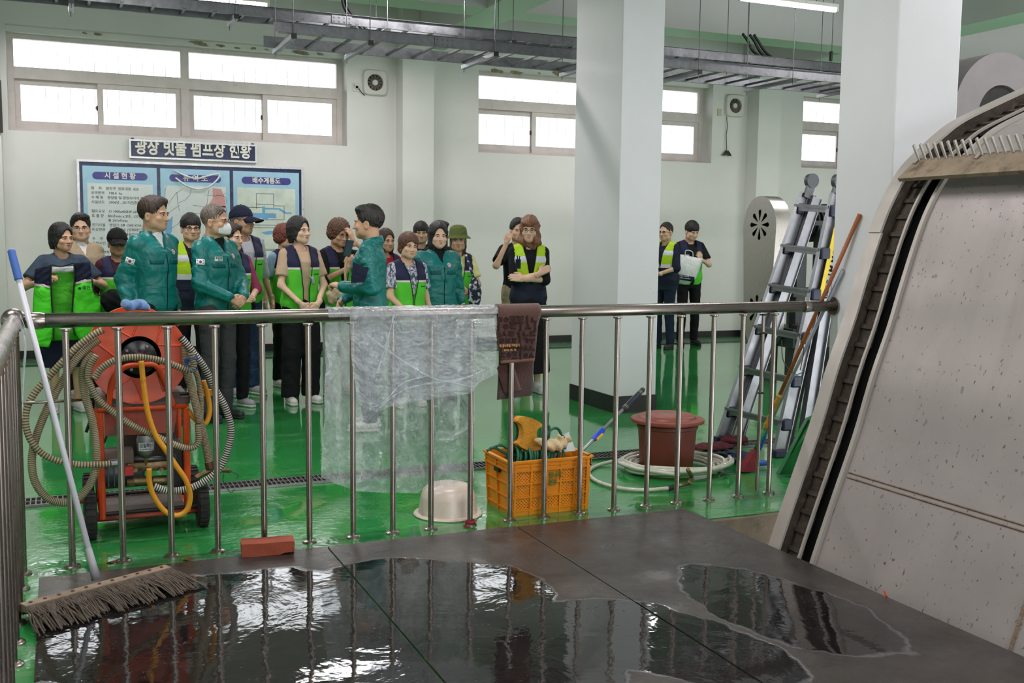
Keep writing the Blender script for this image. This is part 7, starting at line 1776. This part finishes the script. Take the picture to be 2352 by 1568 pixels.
m = MB(); m.bar(a+d_*L_*0.27+Vector((0, -0.02, -0.008)), a+d_*L_*0.35+Vector((0, -0.02, -0.008)), 0.016, 0.012); m.build('clamp_lever', mat('yellow_plastic', (232, 176, 40), 0.4), cl_)
# ------------------------------------------------------------------ brown bin on the coiled hose
kc = fl(1545, 1086); kc = Vector((kc.x+0.05, kc.y+0.16, 0))
kz = kc.y*0.9165+kc.x*0.4; rl_ = 84.5/FPX*kz; rb_ = 61/FPX*kz; rt_ = 69/FPX*kz; hh_ = at(1540, 957, kc.y).z
M_BIN = mat('brown_bin_plastic', (112, 52, 42), 0.45, var=0.12, vs=5, dirt=(140, 100, 88), dirt_s=8, dirt_lo=0.68)
bn = empty('lidded_bin', tuple(kc), 0, 'round brown plastic tub with a lid standing on a coiled hose', 'bin')
m = MB(); m.lathe([(rb_*0.96, 0.0), (rb_, 0.012), (rt_*0.985, hh_-0.07), (rt_*1.03, hh_-0.065), (rt_*1.03, hh_-0.045), (rt_, hh_-0.04), (rt_, hh_-0.012)], (0, 0, 0), 48); m.build('bin_body', M_BIN, bn, angle=35)
m = MB(); m.lathe([(rt_*1.0, hh_-0.03), (rl_, hh_-0.028), (rl_*1.01, hh_-0.018), (rl_, hh_-0.006), (rl_*0.80, hh_), (rl_*0.76, hh_+0.014), (rl_*0.70, hh_+0.020), (0, hh_+0.016)], (0, 0, 0), 48); m.build('bin_lid', mat('brown_lid_plastic', (132, 66, 54), 0.42, var=0.1, dirt=(160, 120, 100), dirt_s=7, dirt_lo=0.66), bn, angle=35)
# coiled hose
M_CH = mat('milky_hose', (196, 194, 180), 0.25, var=0.08, vs=10, coat=0.4)
co_ = empty('coiled_hose', (0, 0, 0), 0, 'milky clear hose coiled on the green floor around the brown tub', 'hose')
pts = []; rr3 = random.Random(5)
hc = fl(1552, 1083)
loops = 9
for i in range(loops*22):
    a = 2*PI*i/22; k = i/22; R2 = 0.255+0.018*(k % 5)+0.012*math.sin(a*2+k)
    pts.append(Vector((hc.x+0.02+R2*1.12*math.cos(a)+0.02*math.sin(k*3), hc.y+0.05+R2*1.0*math.sin(a)*0.95+0.015*math.cos(k*2), 0.014+0.012*(k if k < 5 else k-4)+0.006*math.sin(a*3+k))))
m = MB(); m.tube(spline(pts, 2), 0.0125, 10); m.build('hose_coil', M_CH, co_, smooth=True)
m = MB(); m.tube(spline([fl(1440, 1053, 0.04), fl(1380, 1066, 0.014), fl(1353, 1082, 0.014), fl(1368, 1103, 0.014), fl(1420, 1120, 0.014), fl(1480, 1125, 0.014), fl(1535, 1121, 0.02)], 8), 0.0125, 10); m.build('hose_end', M_CH, co_, smooth=True)
m = MB(); m.tube(spline([fl(1420, 1062, 0.10), fl(1460, 1075, 0.10), fl(1520, 1085, 0.10), fl(1560, 1090, 0.085)], 6), 0.0125, 10); m.build('hose_end', M_CH, co_, smooth=True)
m = MB(); e = fl(1535, 1121, 0.02); e2 = fl(1556, 1116, 0.022); m.tube([e, e2], 0.017, 12); m.build('hose_collar', M_DARK, co_, smooth=True)
m = MB(); m.tube([e2, fl(1585, 1109, 0.03)], 0.011, 10); m.tube(spline([fl(1583, 1110, 0.03), fl(1588, 1095, 0.05), at(1580, 1078, e.y-0.01)], 5), [0.013]*11, 10); m.build('spray_nozzle', M_BRASS, co_, smooth=True)
# ------------------------------------------------------------------ folding ladder
LA, LB = fl(1655, 1018), fl(1788, 1050); LT = at(1872, 432, 6.2)
ytop0, ytop1 = 6.44, 5.94
ld = empty('folding_ladder', (0, 0, 0), 0, 'aluminium folding ladder leaning behind the railing by the right column', 'ladder')
fa, fb2 = Vector((LA.x, LA.y, 0)), Vector((LB.x, LB.y, 0))
up = (LT-Vector(((fa.x+fb2.x)/2, 6.2, 0))); Lh = up.length; up.normalize(); 
ra0, ra1 = fa, at(1846, 462, fa.y-0.02); rb0, rb1 = fb2, at(1918, 466, fb2.y+0.02)
ra1 = fa+(ra1-fa)*1.03; rb1 = fb2+(rb1-fb2)*1.03
nrm = Vector((-(ra1-fa).normalized().z, 0, (ra1-fa).normalized().x))
def rail(p, q, off, wd, dp, name, par):
    m = MB(); u_ = (q-p).normalized(); n_ = nrm; s_ = Vector((0, 1, 0))
    o_ = n_*(-off)
    for s2 in (-1, 1): m.obox((p+q)/2+o_+n_*s2*dp/2, (q-p), s_*wd, n_*0.006)
    m.obox((p+q)/2+o_, (q-p), s_*0.006, n_*dp); m.obox((p+q)/2+o_+s_*0.012, (q-p), s_*0.004, n_*dp*0.3)
    return m.build(name, M_ALU, par)
rail(ra0, ra1, 0, 0.035, 0.10, 'side_rail', ld); rail(rb0, rb1, 0, 0.035, 0.10, 'side_rail', ld)
ra0i, rb0i = ra0+Vector((0, -0.045, 0)), rb0+Vector((0, 0.045, 0))
rail(ra0i+Vector((0.02, 0, 0)), ra1+Vector((0, -0.04, 0)), 0.075, 0.03, 0.085, 'inner_rail', ld); rail(rb0i, rb1+Vector((0, 0.04, 0)), 0.075, 0.03, 0.085, 'inner_rail', ld)
# rear section, splayed a little
sh = Vector((0.16, 0, 0))
rail(ra0+sh, ra1+Vector((0.05, 0, 0)), 0.0, 0.035, 0.07, 'rear_rail', ld); rail(rb0+sh*1.2+Vector((0.0, -0.02, 0)), rb1+Vector((0.05, 0, 0)), 0.0, 0.05, 0.09, 'rear_rail', ld)
for zy in (468, 567, 662, 762, 860, 957):
    t_ = (at(1700, zy, 6.2).z)/ra1.z
    t_ = min(0.985, t_)
    p = ra0+(ra1-ra0)*t_; q = rb0+(rb1-rb0)*t_
    m = MB(); m.bar(p+nrm*0.045, q+nrm*0.045, 0.045, 0.006, (0, 0, 1)); m.bar(p+nrm*0.045+Vector((0, 0, -0.022)), q+nrm*0.045+Vector((0, 0, -0.022)), 0.008, 0.04, (0, 0, 1)); m.bar(p+nrm*0.022+Vector((0, 0, -0.018)), q+nrm*0.022+Vector((0, 0, -0.018)), 0.05, 0.006, (0, 0, 1)); m.bar(p+nrm*0.06+Vector((0, 0, -0.008)), q+nrm*0.06+Vector((0, 0, -0.008)), 0.006, 0.022, (0, 0, 1))
    rg = m.build('rung', M_ALU, ld)
    for c, s_ in ((p, 1), (q, -1)):
        m = MB(); m.bbox(c.x-0.05, c.y-0.026+0.01*s_, c.z-0.055, c.x+0.03, c.y+0.026+0.01*s_, c.z+0.028, 0.012); m.build('rung_bracket', M_NAVYPL, rg)
for c in (ra0, rb0, ra0+sh, rb0+sh*1.2):
    m = MB(); m.bbox(c.x-0.05, c.y-0.028, 0.0, c.x+0.055, c.y+0.028, 0.06, 0.01); m.build('rubber_foot', M_NAVYPL, ld)
for (p1_, s_) in ((ra1, -0.02), (rb1, 0.02)):
    m = MB(); c = p1_+Vector((0.03, s_, 0.10)); m.cyl(c+Vector((0, -0.02, 0)), c+Vector((0, 0.02, 0)), 0.055, 24); m.build('hinge_disc', M_DARK if False else mat('hinge_grey', (92, 94, 98), 0.4, metal=0.4), ld, angle=40)
    m = MB(); m.obox(p1_+Vector((0.015, s_, 0.035)), Vector((0.022, 0, 0.06))*2.2, (0, 0.022, 0), nrm*0.07); m.build('hinge_plate', M_GALV, ld)
# yellow label on the outer face of the near rail
t0, t1 = 0.60, 0.875
la, lb_ = rb0+(rb1-rb0)*t0, rb0+(rb1-rb0)*t1; u_ = (lb_-la).normalized()
m = MB(); m.obox((la+lb_)/2+Vector((0.035, -0.030, 0)), lb_-la, (0, 0.003, 0), nrm*0.042); lab = m.build('yellow_label', mat('label_yellow', (226, 196, 30), 0.45), ld)
text('label_lettering', 'LICOM MY STEP', 0.05, M_BLK, lab, tuple(lb_+Vector((0.035, -0.0325, 0))-u_*0.05-nrm*0.018), -u_, nrm*1.0 if False else Vector((u_.z, 0, -u_.x)), 0.0005, 0.0015, (lb_-la).length*0.86)
m = MB(); p = lb_+Vector((0.035, -0.032, 0))-u_*0.025; m.cyl(p, p+Vector((0, -0.001, 0)), 0.014, 12); m.build('label_emblem', mat('orange_emblem', (220, 90, 30), 0.5), lab)
# ------------------------------------------------------------------ poles, broom, rags, dustpan beside the ladder
XC = XL-0.012
pt_, pb_ = atX(1975, 492, XC), fl(1722, 1066, 0.06); pb_ = at(1722, 1062, 5.62)
d_ = (pb_-pt_)
br = empty('long_broom', (0, 0, 0), 0, 'long brown pole with a tape-wrapped green lower end and red brush against the column', 'broom')
m = MB(); m.tube([pt_, pt_+d_*0.80], 0.0125, 12); m.build('handle', mat('varnished_brown_pole', (150, 82, 34), 0.4, var=0.15, vs=8), br, smooth=True)
m = MB(); q = [pt_+d_*(0.70+0.15*i/14) for i in range(15)]; m.tube(q, [0.0165+0.003*math.sin(i*2.2) for i in range(15)], 12); m.build('tape_wrap', mat('amber_tape', (176, 128, 48), 0.35, var=0.25, vs=30, bump=0.6), br, smooth=True)
m = MB(); m.tube([pt_+d_*0.85, pt_+d_*0.95], 0.014, 12); m.build('lower_pole', mat('green_pole', (30, 120, 74), 0.45), br, smooth=True)
m = MB(); e = pt_+d_*0.94; f_ = Vector((pb_.x-0.02, pb_.y-0.02, 0.012)); m.hexa([e+Vector((-0.02, -0.02, 0)), e+Vector((0.02, -0.02, 0)), e+Vector((0.02, 0.02, 0)), e+Vector((-0.02, 0.02, 0)), f_+Vector((-0.08, -0.05, 0)), f_+Vector((0.05, -0.05, 0)), f_+Vector((0.05, 0.03, 0)), f_+Vector((-0.08, 0.03, 0))]); m.build('brush', mat('dark_red_brush', (130, 34, 44), 0.8, var=0.25, vs=30, bump=0.8, bs=120), br)
pt2, pb2 = atX(1936, 620, XC), at(1730, 1052, 5.72); d2 = pb2-pt2
bm2 = empty('rag_mop', (0, 0, 0), 0, 'grey-handled rag mop with a blue clamp and dark navy strings by the ladder foot', 'mop')
m = MB(); m.tube([pt2, pt2+d2*0.9], 0.0115, 12); m.build('handle', mat('grey_pole', (150, 156, 164), 0.35, var=0.08), bm2, smooth=True)
e = pt2+d2*0.94; m = MB(); m.tube([pt2+d2*0.86, e], [0.018, 0.026], 10); m.bbox(e.x-0.10, e.y-0.02, 0.012, e.x+0.08, e.y+0.03, 0.045, 0.008); m.build('clamp', mat('mop_clamp_blue', (30, 84, 176), 0.4), bm2, angle=40)
rg_ = MB(); r4 = random.Random(9); c = fl(1680, 1050)
for i in range(70):
    s0 = Vector((e.x-0.10+r4.uniform(-0.02, 0.1), e.y+r4.uniform(-0.02, 0.05), 0.035)); tgt = c+Vector((r4.uniform(-0.14, 0.10), r4.uniform(-0.10, 0.10), 0)); md_ = (s0+tgt)/2+Vector((0, r4.uniform(-0.03, 0.03), r4.uniform(0.02, 0.06)))
    rg_.tube(spline([s0, md_, Vector((tgt.x, tgt.y, r4.uniform(0.008, 0.03)))], 5), 0.007, 5, cap=False)
o = rg_.build('mop_strings', mat('navy_mop_string', (44, 50, 74), 0.95, var=0.25, vs=30), bm2, smooth=True); o['kind'] = 'stuff'
c = fl(1640, 1032); 
def rf(Q): return smin(s_ell(Q, (c.x, c.y, 0.02), (0.16, 0.09, 0.028)), s_ell(Q, (c.x+0.26, c.y+0.12, 0.03), (0.12, 0.07, 0.035)), 0.05)+0.009*np.sin(Q[:, 0]*55+Q[:, 1]*30)*np.sin(Q[:, 1]*70+Q[:, 0]*20)
v, f = surfnet(rf, (c.x-0.22, c.y-0.14, 0.002), (c.x+0.42, c.y+0.24, 0.10), 0.008); v[:, 2] = np.maximum(v[:, 2], 0.003); tag(npmesh('floor_rag', [(v, f, 0)], [mat('burgundy_rag', (88, 34, 42), 0.95, var=0.25, vs=18, bump=0.6, bs=80)]), 'crumpled burgundy rag on the floor behind the ladder feet', 'rag')
dp = empty('dustpan', (0, 0, 0), 0, 'green plastic dustpan standing on edge between ladder and machine', 'dustpan')
M_DP = mat('green_dustpan', (26, 110, 54), 0.4, var=0.1)
q0, q1, q2, q3 = at(1783, 1086, 5.45), at(1850, 960, 5.40), at(1905, 935, 5.25), at(1885, 1100, 5.30)
q0.z = max(q0.z, 0.006); q3.z = max(q3.z, 0.006)
def sl(a, b, c_2, d_2, nm, th=0.006):
    m = MB(); nn = ((b-a).cross(d_2-a)).normalized()*th; m.hexa([a, b, c_2, d_2, a+nn, b+nn, c_2+nn, d_2+nn]); return m.build(nm, M_DP, dp)
sl(q0, q1, q2, q3, 'pan'); w3 = Vector((-0.03, -0.10, 0.0)); sl(q0, q1, q1+w3*0.4, q0+w3*0.4, 'pan_rim'); sl(q0, q3, q3+w3*0.6, q0+w3*0.4, 'pan_rim')
# small debris
m = MB(); c = Vector((3.222, 3.34, 0.012)); m.obox(c+Vector((0.006, 0, 0.008)), (0.004, 0.02, 0.018), (0.006, -0.002, 0), (0, -0.003, 0.004)); tag(m.build('orange_scrap', mat('orange_scrap', (200, 60, 30), 0.6)), 'tiny orange scrap stuck on the right edge of the steel plates', 'scrap')
for (px, py_, lab_) in ((257, 1290, 'tiny brown dead leaf on the floor by the balusters'), (432, 1285, 'dark wet leaf on the floor beside the third baluster')):
    p = fl(px, py_, 0.004); m = MB(); v_ = [m.b.verts.new(p+Vector((0.022*math.cos(a)*(1+0.4*math.sin(3*a)), 0.015*math.sin(a), 0.004*math.sin(a*2)))) for a in np.linspace(0, 2*PI, 10, endpoint=False)]; m.face(v_); tag(m.build('dead_leaf', mat('dead_leaf', (120, 58, 34), 0.8)), lab_, 'leaf')
# adhesive film remnants on the near railing corner
m = MB()
for k in range(7): m.tube(spline([Vector((LX+0.03*math.cos(k), RY-0.10-0.05*k, RZ+0.035)), Vector((LX+0.05, RY-0.12-0.04*k, RZ-0.05)), Vector((LX+0.035, RY-0.16-0.05*k, RZ-0.18-0.03*k))], 6), 0.002, 4)
tag(m.build('torn_film', M_FILM), 'torn strips of clear film clinging to the near railing corner', 'film', kind='stuff')
for o_, nm_ in ((bpy.data.objects.get('tie_wire'), 0),):
    pass
